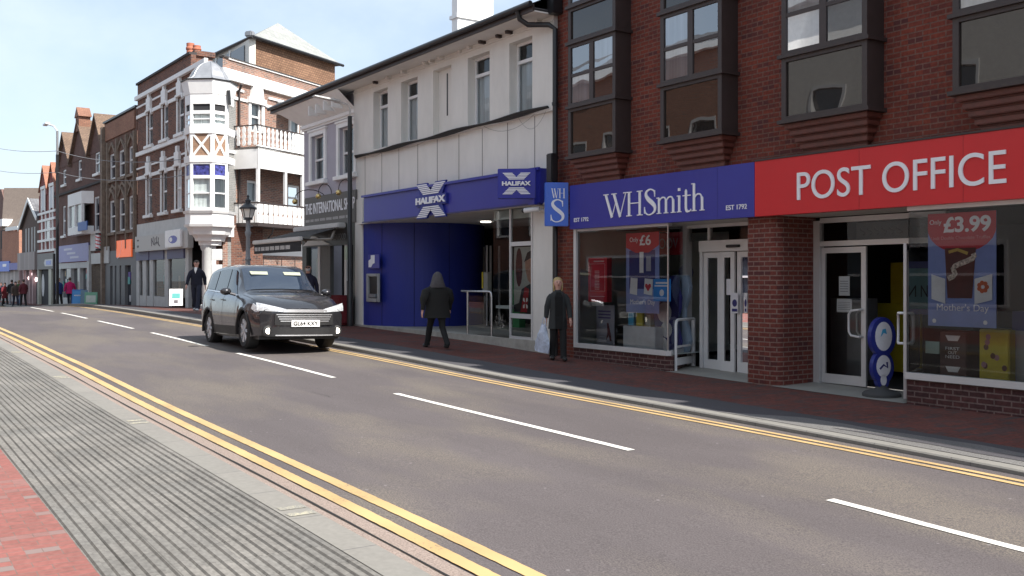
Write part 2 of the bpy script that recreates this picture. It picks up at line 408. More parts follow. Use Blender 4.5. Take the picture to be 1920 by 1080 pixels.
def ribbon(mb, pts, widths, o0, o1):
    """a pen stroke: polyline in (s, z) with a width at each point"""
    L = []; Q = []
    for i, (x, y) in enumerate(pts):
        a = pts[max(i - 1, 0)]; b = pts[min(i + 1, len(pts) - 1)]
        dx, dy = b[0] - a[0], b[1] - a[1]; q = math.hypot(dx, dy) or 1; nx, ny = -dy / q, dx / q
        w = widths[i] / 2 if isinstance(widths, (list, tuple)) else widths / 2
        L.append((x + nx * w, y + ny * w)); Q.append((x - nx * w, y - ny * w))
    for i in range(len(pts) - 1):
        mb.prism([L[i], L[i + 1], Q[i + 1], Q[i]], o0, o1)
def cr(P, n=6):
    """Catmull-Rom through points"""
    out = []
    for i in range(len(P) - 1):
        p0, p1, p2, p3 = P[max(i - 1, 0)], P[i], P[i + 1], P[min(i + 2, len(P) - 1)]
        for k in range(n):
            t = k / n
            out.append(tuple(.5 * (2 * b + (c - a) * t + (2 * a - 5 * b + 4 * c - d) * t * t + (-a + 3 * b - 3 * c + d) * t ** 3) for a, b, c, d in zip(p0, p1, p2, p3)))
    out.append(tuple(P[-1])); return out
SGL = cr([(.50, .80, .05), (.47, .93, .05), (.30, 1.01, .05), (.13, .93, .09), (.10, .78, .13), (.20, .62, .155), (.36, .48, .165), (.50, .32, .14),
          (.50, .14, .10), (.36, .02, .05), (.20, 0, .045), (.08, .08, .045), (.03, .24, .05)], 5)
def serif(ch, mb, s0, z0, sx, sz, out, depth):
    k = [0]
    def st(pts, w):
        k[0] += 1
        P = [(s0 + x * sx, z0 + y * sz) for x, y in pts]
        ribbon(mb, P, [q * (sx + sz) / 2 for q in (w if isinstance(w, (list, tuple)) else [w] * len(pts))], out, out + depth + .0006 * k[0])
    T, t, sf = .115, .035, .035
    if ch == 'W':
        st([(.08, .98), (.40, 0)], T); st([(.40, .03), (.62, .70)], t); st([(.50, .98), (.82, 0)], T); st([(.82, .03), (1.10, .98)], t)
        st([(-.04, .985), (.22, .985)], sf); st([(.38, .985), (.64, .985)], sf); st([(.98, .985), (1.2, .985)], sf); return 1.18
    if ch == 'H':
        st([(.14, 0), (.14, 1)], T); st([(.66, 0), (.66, 1)], T); st([(.14, .52), (.66, .52)], t)
        for x in (.14, .66):
            st([(x - .13, .018), (x + .13, .018)], sf); st([(x - .13, .982), (x + .13, .982)], sf)
        return .84
    if ch == 'S':
        st([(x, y) for x, y, w in SGL], [w for x, y, w in SGL]); st([(.50, .70), (.50, .96)], sf); st([(.03, .05), (.03, .32)], sf); return .60
    if ch == 'm':
        st([(.10, 0), (.10, .62)], .10); st([(-.01, .625), (.10, .635)], sf)
        for x in (.10, .42):
            a = cr([(x + .02, .50), (x + .12, .62), (x + .25, .62), (x + .32, .48)], 4); st(a, [.03] + [.05] * (len(a) - 3) + [.09, .10])
            st([(x + .32, 0), (x + .32, .50)], .10)
        for x in (.10, .42, .74): st([(x - .10, .015), (x + .10, .015)], .03)
        return .88
    if ch == 'i':
        st([(.10, 0), (.10, .64)], .10); st([(0, .63), (.12, .63)], sf); st([(0, .015), (.2, .015)], .03)
        st([(.10, .82), (.10, .93)], .11); return .24
    if ch == 't':
        a = cr([(.14, .86), (.14, .5), (.14, .15), (.18, .03), (.28, .01), (.36, .08)], 4); st(a, [.03] + [.10] * 13 + [.06] * (len(a) - 18) + [.04] * 4 if len(a) > 18 else .09)
        st([(.0, .62), (.34, .62)], sf); return .38
    if ch == 'h':
        st([(.10, 0), (.10, 1.04)], .10); st([(-.01, 1.04), (.12, 1.04)], sf)
        a = cr([(.12, .50), (.22, .62), (.36, .62), (.44, .46)], 4); st(a, [.03] + [.05] * (len(a) - 3) + [.09, .10]); st([(.44, 0), (.44, .48)], .10)
        for x in (.10, .44): st([(x - .10, .015), (x + .10, .015)], .03)
        return .56
def serif_text(word, fr, s0, s1, z0, z1, out, depth, m, parent):
    adv = {'W': 1.12, 'H': .86, 'S': .60, 'm': .90, 'i': .25, 't': .38, 'h': .56}
    tot = sum(adv[c] for c in word); sz = (z1 - z0); sx = (s1 - s0) / tot
    mb = MB(fr); x = s0
    for c in word: serif(c, mb, x, z0, sx, sz, out, depth); x += adv[c] * sx
    return mb.build('lettering', m, parent)

# ------------------------------------------------------------------ ground, road, pavements
def asphalt(name, c, speck=.45, patch=.14, tan=None, bump=.6):
    m = bpy.data.materials.new(name); m.use_nodes = True; n, l = nodes(m); b = n['Principled BSDF']
    b.inputs['Roughness'].default_value = .82; b.inputs['Specular IOR Level'].default_value = .3
    g = n.new('ShaderNodeNewGeometry')
    t1 = n.new('ShaderNodeTexNoise'); t1.inputs['Scale'].default_value = 75; t1.inputs['Detail'].default_value = 4; t1.inputs['Roughness'].default_value = .8
    mp2 = n.new('ShaderNodeMapping'); mp2.inputs['Scale'].default_value = (.35, 1.3, 1)
    t2 = n.new('ShaderNodeTexNoise'); t2.inputs['Scale'].default_value = .55; t2.inputs['Detail'].default_value = 7; t2.inputs['Roughness'].default_value = .6
    l.new(g.outputs['Position'], t1.inputs['Vector']); l.new(g.outputs['Position'], mp2.inputs[0]); l.new(mp2.outputs[0], t2.inputs['Vector'])
    r1 = n.new('ShaderNodeMapRange'); r1.inputs[1].default_value = .3; r1.inputs[2].default_value = .72; r1.inputs[3].default_value = 1 - speck; r1.inputs[4].default_value = 1 + speck * 1.3
    r2 = n.new('ShaderNodeMapRange'); r2.inputs[1].default_value = .3; r2.inputs[2].default_value = .7; r2.inputs[3].default_value = 1 - patch; r2.inputs[4].default_value = 1 + patch
    l.new(t1.outputs[0], r1.inputs[0]); l.new(t2.outputs[0], r2.inputs[0])
    ml = n.new('ShaderNodeMath'); ml.operation = 'MULTIPLY'; l.new(r1.outputs[0], ml.inputs[0]); l.new(r2.outputs[0], ml.inputs[1])
    h = n.new('ShaderNodeVectorMath'); h.operation = 'SCALE'; h.inputs[0].default_value = c; l.new(ml.outputs[0], h.inputs['Scale'])
    src = h.outputs[0]
    if tan:   # patches where the binder has worn off the stones
        mp3 = n.new('ShaderNodeMapping'); mp3.inputs['Scale'].default_value = (.28, .8, 1); mp3.inputs['Location'].default_value = (2.3, .4, 0)
        t3 = n.new('ShaderNodeTexNoise'); t3.inputs['Scale'].default_value = .9; t3.inputs['Detail'].default_value = 5
        l.new(g.outputs['Position'], mp3.inputs[0]); l.new(mp3.outputs[0], t3.inputs['Vector'])
        r3 = n.new('ShaderNodeMapRange'); r3.inputs[1].default_value = .46; r3.inputs[2].default_value = .62; l.new(t3.outputs[0], r3.inputs[0])
        r4 = n.new('ShaderNodeMapRange'); r4.inputs[1].default_value = .45; r4.inputs[2].default_value = .62; l.new(t1.outputs[0], r4.inputs[0])
        m2 = n.new('ShaderNodeMath'); m2.operation = 'MULTIPLY'; l.new(r3.outputs[0], m2.inputs[0]); l.new(r4.outputs[0], m2.inputs[1])
        mi = n.new('ShaderNodeMix'); mi.data_type = 'RGBA'; l.new(m2.outputs[0], mi.inputs[0]); l.new(src, mi.inputs[6]); mi.inputs[7].default_value = (*tan, 1)
        src = mi.outputs[2]
        # sparse pale specks (chewing gum, chipped stones)
        v = n.new('ShaderNodeTexVoronoi'); v.inputs['Scale'].default_value = 3.2; l.new(g.outputs['Position'], v.inputs['Vector'])
        r5 = n.new('ShaderNodeMapRange'); r5.inputs[1].default_value = .035; r5.inputs[2].default_value = .055; r5.inputs[3].default_value = .55; r5.inputs[4].default_value = 0
        l.new(v.outputs['Distance'], r5.inputs[0])
        mi2 = n.new('ShaderNodeMix'); mi2.data_type = 'RGBA'; l.new(r5.outputs[0], mi2.inputs[0]); l.new(src, mi2.inputs[6]); mi2.inputs[7].default_value = (.3, .28, .28, 1)
        src = mi2.outputs[2]
    l.new(src, b.inputs['Base Color'])
    bp = n.new('ShaderNodeBump'); bp.inputs['Strength'].default_value = bump; bp.inputs['Distance'].default_value = .006
    l.new(t1.outputs[0], bp.inputs['Height']); l.new(bp.outputs[0], b.inputs['Normal'])
    return m
def paintline(name, c, under, wear=.5):
    """road paint worn through to the surface below in a ragged pattern"""
    m = bpy.data.materials.new(name); m.use_nodes = True; n, l = nodes(m); b = n['Principled BSDF']; b.inputs['Roughness'].default_value = .7
    g = n.new('ShaderNodeNewGeometry'); t = n.new('ShaderNodeTexNoise'); t.inputs['Scale'].default_value = 38; t.inputs['Detail'].default_value = 6; t.inputs['Roughness'].default_value = .75
    t2 = n.new('ShaderNodeTexNoise'); t2.inputs['Scale'].default_value = 1.3; t2.inputs['Detail'].default_value = 3
    l.new(g.outputs['Position'], t.inputs['Vector']); l.new(g.outputs['Position'], t2.inputs['Vector'])
    a = n.new('ShaderNodeMath'); a.operation = 'MULTIPLY_ADD'; a.inputs[1].default_value = .5; l.new(t2.outputs[0], a.inputs[0]); l.new(t.outputs[0], a.inputs[2])
    r = n.new('ShaderNodeMapRange'); r.inputs[1].default_value = wear - .05; r.inputs[2].default_value = wear + .08; l.new(a.outputs[0], r.inputs[0])
    r2 = n.new('ShaderNodeMapRange'); r2.inputs[1].default_value = .3; r2.inputs[2].default_value = .7; r2.inputs[3].default_value = .85; r2.inputs[4].default_value = 1.12; l.new(t2.outputs[0], r2.inputs[0])
    h = n.new('ShaderNodeVectorMath'); h.operation = 'SCALE'; h.inputs[0].default_value = c; l.new(r2.outputs[0], h.inputs['Scale'])
    mi = n.new('ShaderNodeMix'); mi.data_type = 'RGBA'; l.new(r.outputs[0], mi.inputs[0]); mi.inputs[6].default_value = (*under, 1); l.new(h.outputs[0], mi.inputs[7])
    l.new(mi.outputs[2], b.inputs['Base Color']); return m
ROAD = asphalt('road_asphalt', (.102, .089, .090), tan=(.21, .182, .14))
DARKPAVE = asphalt('dark_pavement_asphalt', (.075, .072, .078), speck=.3, patch=.12)
GUTTER = asphalt('pinkish_gutter_gravel', (.27, .215, .185), speck=.5, patch=.06, bump=1)
M['yellowline'] = paintline('yellow_road_paint', (.50, .345, .16), (.12, .105, .10), wear=.56)
M['whiteline'] = paintline('white_road_paint', (.74, .72, .67), (.16, .14, .13), wear=.42)
def sheet(name, y0, y1, zf, off, x0, x1, m, dx=1.0, ys=None, kind='structure', jag=0):
    mb = MB(); n = max(1, int(round((x1 - x0) / dx))); ys = ys or [y0, y1]
    ff = (lambda y, x: y) if not callable(ys[0]) else None
    pts = []
    for i in range(n + 1):
        x = x0 + (x1 - x0) * i / n
        for y in ys:
            yy = y(x) if callable(y) else y
            pts.append((x, yy + (random.uniform(-jag, jag) if jag else 0), zf(x, yy) + off))
    k = len(ys)
    mb.add(pts, [(i * k + j, i * k + j + 1, (i + 1) * k + j + 1, (i + 1) * k + j) for i in range(n) for j in range(k - 1)])
    o = mb.build(name, m, origin=(x0 if x0 > -60 else -30, y0 if not callable(y0) else 9, 0)); tag(o, kind=kind); return o
zrr = lambda x, y: zr(x) - .0
sheet('ground', -400, 400, lambda x, y: -1.0, 0, -900, 400, mat('ground_earth', (.12, .11, .10), .95), dx=50, ys=[-400, -60, 60, 400])
sheet('road', 2.86, 9.1, zrr, 0, -150, 30, ROAD, dx=1.0, ys=[2.86, 3.3, 5, 7, 8.2, 9.1])
# side street running up between the corner block and the next shop
def zside(x, y): return zp(x, min(y, 12.0)) - .015 if y < 12 else zb(x) - .02
sheet('side_street', 12, 40, lambda x, y: zb(min(x, -30)) - .03 + max(0, y - 12) * .012, 0, -60, -29.5, ROAD, dx=1.5, ys=[12.02, 16, 24, 40])
# right-hand pavement: kerb, asphalt strip, brick paving
KERB = brick('grey_granite_kerb', (.235, .225, .205), (.22, .212, .195), (.15, .145, .14), bw=.9, rh=5, ms=.008, dirt=.10, bumpy=.15)
kt = lambda x, y: zr(x) + kerb_h(x)
mb = MB(); xs = [-150 + i for i in range(181)]; pts = []
for x in xs:
    z = kt(x, 0)
    pts += [(x, 8.87, zr(x) - .02), (x, 8.87, z - .015), (x, 8.885, z), (x, 9.05, z)]
mb.add(pts, [(i * 4 + j, i * 4 + j + 1, i * 4 + 5 + j, i * 4 + 4 + j) for i in range(180) for j in range(3)])
tag(mb.build('far_kerb', KERB, origin=(-20, 9, 0)), kind='structure')
sheet('pavement_asphalt', 9.05, 9.9, zp, 0, -150, 30, DARKPAVE, ys=[9.052, 9.4, 9.9])
PAVER = brick('red_brick_paving', (.155, .05, .038), (.11, .048, .040), (.075, .05, .045), bw=.2, rh=.1, ms=.006, dirt=.35, tint=(.07, .06, .06), bumpy=.3)
def rpm(name, c1, c2, mo, **k):
    m = brick(name, c1, c2, mo, **k); return m
mb = MB(); pts = []; uvs = []
ys = [9.9, 10.6, 11.3, 12.0, 13.2]
for x in xs:
    for y in ys: pts.append((x, y, zp(x, y) if y <= 12 else zb(x))); uvs.append((y, x))
mb.add(pts, [(i * 5 + j, i * 5 + j + 1, i * 5 + 6 + j, i * 5 + 5 + j) for i in range(180) for j in range(4)], uvs)
tag(mb.build('brick_pavement', PAVER, origin=(-20, 11, 0)), kind='structure')
# lighter grey paving with a ragged edge and the dark repair on the strip nearest the camera
GREYP = asphalt('lighter_grey_paving', (.16, .155, .15), speck=.5, patch=.3)
def edgy(base, amp, ph): return lambda x: base + amp * (math.sin(x * 3.1 + ph) * .5 + math.sin(x * 7.7 + ph * 2) * .3 + math.sin(x * 1.3 + ph * 3) * .6)
sheet('grey_paving_strip', 9.06, 9.6, zp, .004, -8.9, 3, GREYP, dx=.12, ys=[lambda x: 9.056, lambda x: 9.056 + min(1, max(0, (x + 8.9) * 1.1)) * (edgy(.58, .05, 1)(x))])
sheet('asphalt_repair', 9.3, 9.5, zp, .008, -7.3, 1, DARKPAVE, dx=.1, ys=[edgy(9.27, .035, 2), lambda x: edgy(9.28, .035, 2)(x) + min(1, max(0, (x + 7.3) * .9)) * .19 * (1 + .25 * math.sin(x * 2.3))])
# left-hand pavement (the camera stands on it): gutter, kerb, grooved paving, red blocks
nz_ = lambda x, y: zr(x) + .042
sheet('gutter', 2.86, 3.08, lambda x, y: zr(x) + .008, 0, -40, 6, GUTTER, ys=[2.855, lambda x: 3.09 + .004 * math.sin(x * 9)], dx=.1) if False else None
sheet('gutter', 2.86, 3.10, lambda x, y: zr(x), .006, -60, 6, GUTTER, dx=.25, ys=[lambda x: 2.862, lambda x: 3.115 + .006 * math.sin(x * 5.1)])
sheet('drain_slot', 2.96, 2.98, lambda x, y: zr(x), .011, -60, 6, mat('black_slot', (.015, .014, .014), .9, var=0), dx=.2, ys=[edgy(2.962, .003, 1), edgy(2.984, .004, 4)])
mb = MB(); pts = []; xk = [-60 + .5 * i for i in range(133)]
for x in xk:
    z = nz_(x, 0)
    pts += [(x, 2.60, z), (x, 2.845, z), (x, 2.865, z - .02), (x, 2.865, z - .06)]
mb.add(pts, [(i * 4 + j, i * 4 + j + 1, i * 4 + 5 + j, i * 4 + 4 + j) for i in range(len(xk) - 1) for j in range(3)])
tag(mb.build('near_kerb', KERB, origin=(-10, 2.7, 0)), kind='structure')
# chips of old cream paint across the kerb
CHIP = paintline('old_cream_paint', (.50, .46, .33), (.225, .218, .20), wear=.74)
for x in (-7.1, -12.0, -17.0, -22.0):
    for k in range(2):
        x0 = x + k * .2
        sheet('paint_chip', 2.62, 2.84, nz_, .004, x0, x0 + .09, CHIP, dx=.03, ys=[lambda q: 2.63, lambda q: 2.83], jag=.012)
RIB = brick('grooved_grey_paving', (.20, .19, .175), (.165, .16, .15), (.12, .115, .105), bw=.4, rh=.4, ms=.006, dirt=.3, off=0, bumpy=.1)
Y0, Y1, NR = 1.20, 2.598, 19; pitch = (Y1 - Y0) / NR; prof = []
for k in range(NR):
    y = Y0 + k * pitch
    prof += [(y, -.008), (y + .013, -.008), (y + .023, .006), (y + pitch - .023, .006), (y + pitch - .012, -.008)]
prof.append((Y1, -.004))
mb = MB(); pts = []; npf = len(prof)
for x in xk: pts += [(x, y, nz_(x, 0) + h) for y, h in prof]
mb.add(pts, [(i * npf + j, i * npf + j + 1, (i + 1) * npf + j + 1, (i + 1) * npf + j) for i in range(len(xk) - 1) for j in range(npf - 1)])
tag(mb.build('grooved_paving', RIB, origin=(-10, 2, 0)), kind='structure')
BLOCK = brick('red_block_paving', (.28, .108, .094), (.235, .10, .087), (.17, .12, .105), bw=.2, rh=.1, ms=.004, dirt=.18, tint=(.22, .19, .18), bumpy=.15)
mb = MB(); pts = []; uvs = []; ysr = [-3.6, -1, 1.2]
for x in xk:
    for y in ysr: pts.append((x, y, nz_(x, 0))); uvs.append((y, x))
mb.add(pts, [(i * 3 + j, i * 3 + j + 1, i * 3 + 4 + j, i * 3 + 3 + j) for i in range(len(xk) - 1) for j in range(2)], uvs)
tag(mb.build('block_paving', BLOCK, origin=(-10, 0, 0)), kind='structure')
# painted lines
for n_, a, b in (('near', 3.13, 3.245), ('near', 3.375, 3.49)):
    sheet('yellow_line', a, b, zrr, .010 if a < 3.2 else .006, -60, 4, M['yellowline'], dx=.06, ys=[a, b], jag=.003)
for a, b in ((8.45, 8.53), (8.60, 8.68)):
    sheet('yellow_line', a, b, zrr, .006, -100, 10, M['yellowline'], dx=.3, ys=[a, b], jag=.002)
def g_at(px, y):
    r = ray(px); t = y / r[1]; return r[0] * t
for p0, p1 in ((1556, 2010), (742, 1184), (445, 626), (284, 388), (184, 250), (115, 163), (58, 100), (-10, 12)):
    x0, x1 = g_at(p0, 6.58), (g_at(p1, 6.58) if p1 < 2000 else -1.5)
    sheet('centre_line_dash', 6.53, 6.63, zrr, .006, x0, x1, M['whiteline'], dx=.12, ys=[6.53, 6.63], jag=.003)

# a surfacing joint, hairline cracks and a couple of iron covers in the carriageway
TAR = mat('tar_line', (.035, .032, .032), .7, var=.3)
random.seed(21)
def crack(x0, y0, n, hd, w=.006):
    mb = MB(); x, y = x0, y0; a = hd; P = [(x, y)]
    for k in range(n): a += random.uniform(-.5, .5); a = hd + (a - hd) * .7; x += .12 * math.cos(a); y += .12 * math.sin(a); P.append((x, y))
    g = []
    for k, (x, y) in enumerate(P): q = w * (1 - k / n) + .002; g += [(x, y - q, zr(x) + .0045), (x, y + q, zr(x) + .0045)]
    mb.add(g, [(2 * k, 2 * k + 1, 2 * k + 3, 2 * k + 2) for k in range(n)]); tag(mb.build('road_crack', TAR, origin=(x0, y0, zr(x0))), kind='structure')
for x0, y0, n, h in ((-13, 5.6, 6, 3.2), (-20, 5.0, 8, 3.1)): crack(x0, y0, n, h, .003)

# ------------------------------------------------------------------ brick shop building (two shopfronts under dark oriel windows)
Z0, Z1 = 2.655, 3.52                       # underside and top of the fascia
bA = thing('brick_shop_building', 'red brick shop building with dark brown oriel windows above the blue and red signs', 'building', (-9, 12, 0))
GL = glass('shop_glass', refl=-.01); GLW = glass('wavy_window_glass', (.7, .72, .74), refl=.22, wav=.06)
mb = MB(A)
OS = [(-15.43, -13.99), (-12.78, -11.33), (-10.10, -8.59), (-7.32, -5.87), (-4.6, -3.15), (-1.9, -.45)]
mb.wall(-16.28, 6, 2.70, 8.65, [], 0)
mb.wall(-16.28, -15.68, -.15, 2.70, [], 0)
mb.quad((-15.68, 0, -.1), (-15.68, -.3, -.1), (-15.68, -.3, 2.7), (-15.68, 0, 2.7))
mb.box(-16.28, 6, -9, -.02, 8.62, 8.65)
mb.box(-16.28, -16.2, -9, -.02, 2.7, 8.6); mb.box(5.9, 6, -9, -.02, 0, 8.6); mb.box(-16.28, 6, -9.1, -9, 0, 8.6)
mb.build('wall', M['brickA'], bA)
SPAN = darkglass('bronze_spandrel_glass', (.022, .018, .015), refl=.05, wav=.10)
random.seed(3)
for a, b in OS:
    w = b - a
    orl = MB(A); orl.box(a, b, .0, .33, 4.02, 8.6); o_ = orl.build('oriel_window', M['brown'], bA)
    f = MB(A)
    for z in (4.0, 4.98, 6.22, 6.93): f.box(a - .05, b + .05, 0, .42, z, z + .055)
    for z0_, z1_ in ((4.055, 4.98), (5.035, 6.22), (6.275, 6.93), (6.985, 8.2)):
        f.box(a, a + .085, .33, .375, z0_, z1_); f.box(b - .085, b, .33, .375, z0_, z1_)
        f.box(a + .085, b - .085, .33, .375, z0_, z0_ + .05); f.box(a + .085, b - .085, .33, .375, z1_ - .06, z1_)
    m_ = a + w * .5
    for z0_, z1_ in ((5.085, 6.16), (7.035, 8.14)):
        f.box(m_ - .06, m_ + .06, .33, .372, z0_, z1_); zm = z0_ + (z1_ - z0_) * .5
        f.box(a + .085, m_ - .06, .33, .368, zm - .03, zm + .03); f.box(m_ + .06, b - .085, .33, .368, zm - .03, zm + .03)
    f.build('frame', M['brown'], o_)
    p = MB(A); p.box(a + .085, b - .085, .331, .343, 4.105, 4.92); p.build('spandrel_panel', SPAN, o_)
    p = MB(A); p.box(a + .085, b - .085, .331, .343, 6.325, 6.87); p.build('spandrel_panel', SPAN, o_)
    for (c0, c1) in ((a + .085, m_ - .06), (m_ + .06, b - .085)):
        for (z0_, z1_) in ((5.085, 5.60), (5.66, 6.16), (7.035, 7.57), (7.6, 8.14)):
            p = MB(A); p.box(c0, c1, .331, .336, z0_, z1_); cur = p.build('curtain', M['curtain'] if random.random() < .45 or a > -10.2 and c0 < a + .2 else M['dark'], o_)  # dark ones are no cloth: a sheet coloured as the unlit room
            p = MB(A); p.quad((c0, .35, z0_), (c1, .35, z0_), (c1, .35, z1_), (c0, .35, z1_)); p.build('pane', GLW, o_)
    cb = MB(A)
    for k in range(5):
        ins = .02 + .045 * k; pr = .34 - .062 * k; z = 4.0 - .1 * (k + 1)
        cb.box(a + ins, b - ins, 0, pr, z + .022, z + .098); cb.box(a + ins + .03, b - ins - .03, 0, pr - .05, z, z + .022)
    cb.build('brick_corbel', mat('glazed_brick_course', (.12, .036, .026), .5, var=.3, scale=9), bA, bevel=.018)
# piers and stall risers
mb = MB(A); arc = []
pier = [(-11.118, -.9), (-11.118, 0)] + [(-10.50 - .16 + .16 * math.sin(R(t)), -.16 + .16 * math.cos(R(t))) for t in range(0, 91, 15)] + [(-10.50, -.9)]
ul = 0; uvp = [0]
for (p, q) in zip(pier, pier[1:]): ul += math.hypot(q[0] - p[0], q[1] - p[1]); uvp.append(ul)
for i in range(len(pier) - 1):
    (a, o1), (b, o2) = pier[i], pier[i + 1]
    mb.add([(a, o1, -.1), (b, o2, -.1), (b, o2, 2.70), (a, o1, 2.70)], [(0, 1, 2, 3)], [(uvp[i] + .1, -.1), (uvp[i + 1] + .1, -.1), (uvp[i + 1] + .1, 2.7), (uvp[i] + .1, 2.7)])
mb.build('brick_pier', M['brickP'], bA)
mb = MB(A); mb.plan([(-15.72, -.3), (-15.72, .02), (-13.02, .02), (-12.93, -.06), (-13.42, -.88), (-13.62, -.88)], -.1, .31); mb.build('stall_riser', M['brickD'], bA, bevel=.01)
mb = MB(A); mb.plan([(-8.6, -.9), (-8.22, .02), (6, .02), (6, -.9)], -.15, .31); mb.build('stall_riser', M['brickD'], bA, bevel=.01)
SL = mat('landing_slab', (.30, .29, .26), .6, var=.12, scale=4)
for a, b in ((-13.55, -11.0), (-10.6, -8.25)):
    mb = MB(A); k = []
    for i in range(6):
        x = a + (b - a) * i / 5; k += [(x, .04, zb(x) + .008), (x, -.95, zb(x) + .03)]
    mb.add(k, [(2 * i, 2 * i + 1, 2 * i + 3, 2 * i + 2) for i in range(5)]); mb.build('entrance_floor', SL, bA)
# soffit behind the fascia, rooms behind the glass
mb = MB(A); mb.box(-15.68, 6, -.95, .1, 2.66, 2.70); mb.build('soffit', M['panel'], bA)
mb = MB(A); mb.quad((-15.68, -.02, .325), (-12.95, -.02, .325), (-13.5, -3, .325), (-15.68, -3, .325)); mb.build('display_platform', M['intwhite'], bA)
mb = MB(A); mb.quad((-15.66, -.05, .3), (-15.66, -3, .3), (-15.66, -3, 2.66), (-15.66, -.05, 2.66)); mb.quad((-15.66, -3, .3), (-14.6, -3.2, .3), (-14.6, -3.2, 2.66), (-15.66, -3, 2.66)); mb.build('pale_side_wall', M['intwhite'], bA)
mb = MB(A)
mb.quad((-15.7, -6, 0), (6, -6, 0), (6, -6, 2.7), (-15.7, -6, 2.7)); mb.quad((-15.7, -.97, 0.02), (6, -.97, 0.02), (6, -6, 0.02), (-15.7, -6, 0.02))
mb.quad((-15.7, -.95, 2.69), (6, -.95, 2.69), (6, -6, 2.69), (-15.7, -6, 2.69))
mb.quad((-10.9, -.95, 0), (-10.9, -6, 0), (-10.9, -6, 2.69), (-10.9, -.95, 2.69)); mb.quad((-15.7, -3.3, 0), (-15.7, -6, 0), (-15.7, -6, 2.69), (-15.7, -3.3, 2.69))
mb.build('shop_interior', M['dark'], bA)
mb = MB(A); mb.quad((-8.2, -.02, .325), (6, -.02, .325), (6, -1.6, .325), (-8.2, -1.6, .325)); mb.build('display_platform', M['interior'], bA)
# left shop window: frame and panes (front pane, angled pane)
mb = MB(A)
mb.box(-15.68, -15.60, -.06, .05, .31, 2.66); mb.box(-15.60, -13.0, -.06, .05, .31, .40); mb.box(-15.60, -12.95, -.04, .03, 2.61, 2.66)
mb.plan([(-13.0, .05), (-12.93, -.02), (-13.42, -.85), (-13.50, -.85), (-13.06, -.06)], .31, .40)
mb.box(-13.50, -13.40, -.98, -.84, 0, 2.66)
w1 = mb.build('shop_window_frame', M['alu'], bA)
mb = MB(A); mb.quad((-15.6, 0, .4), (-12.99, 0, .4), (-12.99, 0, 2.61), (-15.6, 0, 2.61)); mb.build('window_pane', GL, bA)
mb = MB(A); mb.quad((-12.985, 0, .4), (-13.46, -.84, .4), (-13.46, -.84, 2.66), (-12.985, 0, 2.66)); mb.build('window_pane', GL, bA)
mb = MB(A); mb.box(-12.995, -12.975, -.012, .012, .4, 2.61); mb.build('glazing_joint', M['steel'], bA)
# automatic doors
D = frame(0, (0, 12.9))
da = [D.s(p) for p in (1322, 1356, 1384, 1425)]
mb = MB(D); mb.box(da[0] - .06, -10.95, -.02, .10, 2.16, 2.36); mb.box(da[0] - .06, da[0], -.02, .08, .02, 2.16); mb.box(-13.4, -10.95, -.04, .04, 2.60, 2.66); mb.box(da[0] + .10, da[0] + .15, -.04, .04, 2.36, 2.60); mb.build('door_header', M['upvc'], bA)
mb = MB(D); mb.quad((-13.4, 0, 2.36), (-10.95, 0, 2.36), (-10.95, 0, 2.6), (-13.4, 0, 2.6)); mb.build('transom_pane', GL, bA)
mb = MB(D); mb.box(D.s(1372), D.s(1396), .10, .16, 2.22, 2.27); mb.build('door_sensor', M['black'], bA, bevel=.01)
for k in range(3):
    a, b = da[k] + .012, da[k + 1] - .012; oo = .045 if k == 1 else .0
    f = MB(D)
    f.box(a, a + .09, oo, oo + .04, .03, 2.15); f.box(b - .09, b, oo, oo + .04, .03, 2.15); f.box(a + .09, b - .09, oo, oo + .04, .03, .22); f.box(a + .09, b - .09, oo, oo + .04, 2.05, 2.15)
    d_ = f.build('sliding_door', M['upvc'], bA)
    p = MB(D); p.quad((a + .09, oo + .02, .22), (b - .09, oo + .02, .22), (b - .09, oo + .02, 2.05), (a + .09, oo + .02, 2.05)); p.build('pane', GL, d_)
# double doors of the second shop: closed leaf, open leaf, transom
pa = [D.s(p) for p in (1534, 1541, 1625, 1690, 1706)]
mb = MB(D); mb.box(-10.50, pa[1], -.05, .06, 0, 2.60); mb.box(pa[1], -8.42, -.05, .05, 2.19, 2.27); mb.box(pa[1], -8.2, -.05, .05, 2.56, 2.64); mb.box(-8.84, -8.78, -.05, .05, 0, 2.19)
mb.build('door_frame', M['alu'], bA)
mb = MB(D); mb.quad((pa[1], 0, 2.27), (-8.4, 0, 2.27), (-8.4, 0, 2.56), (pa[1], 0, 2.56)); mb.build('transom_pane', GL, bA)
def leaf(fr, a, b, nm='door_leaf'):
    f = MB(fr); f.box(a, a + .07, -.02, .02, .02, 2.17); f.box(b - .085, b, -.02, .02, .02, 2.17); f.box(a + .07, b - .085, -.02, .02, .02, .17); f.box(a + .07, b - .085, -.02, .02, 2.08, 2.17)
    d_ = f.build(nm, M['alu'], bA)
    p = MB(fr); p.quad((a + .07, 0, .17), (b - .085, 0, .17), (b - .085, 0, 2.08), (a + .07, 0, 2.08)); p.build('pane', GL, d_)
    for sgn in (1, -1):
        h = MB(fr); c = b - .05
        h.tube([(c, sgn * .02, .78), (c - .02, sgn * .09, .78), (c - .16, sgn * .10, .80), (c - .2, sgn * .10, .86), (c - .2, sgn * .10, 1.12), (c - .16, sgn * .10, 1.18), (c - .02, sgn * .09, 1.20), (c, sgn * .02, 1.20)], .018, 8)
        h.build('handle', mat('white_handle', (.7, .7, .7), .35), d_, smooth=True)
leaf(D, pa[1] + .01, pa[2])
hx, hy = -8.80, 12.88; fx, fy = -8.30, 12.06
L_ = math.hypot(fx - hx, fy - hy); leaf(Fr((hx, hy), ((fx - hx) / L_, (fy - hy) / L_)), 0, L_)
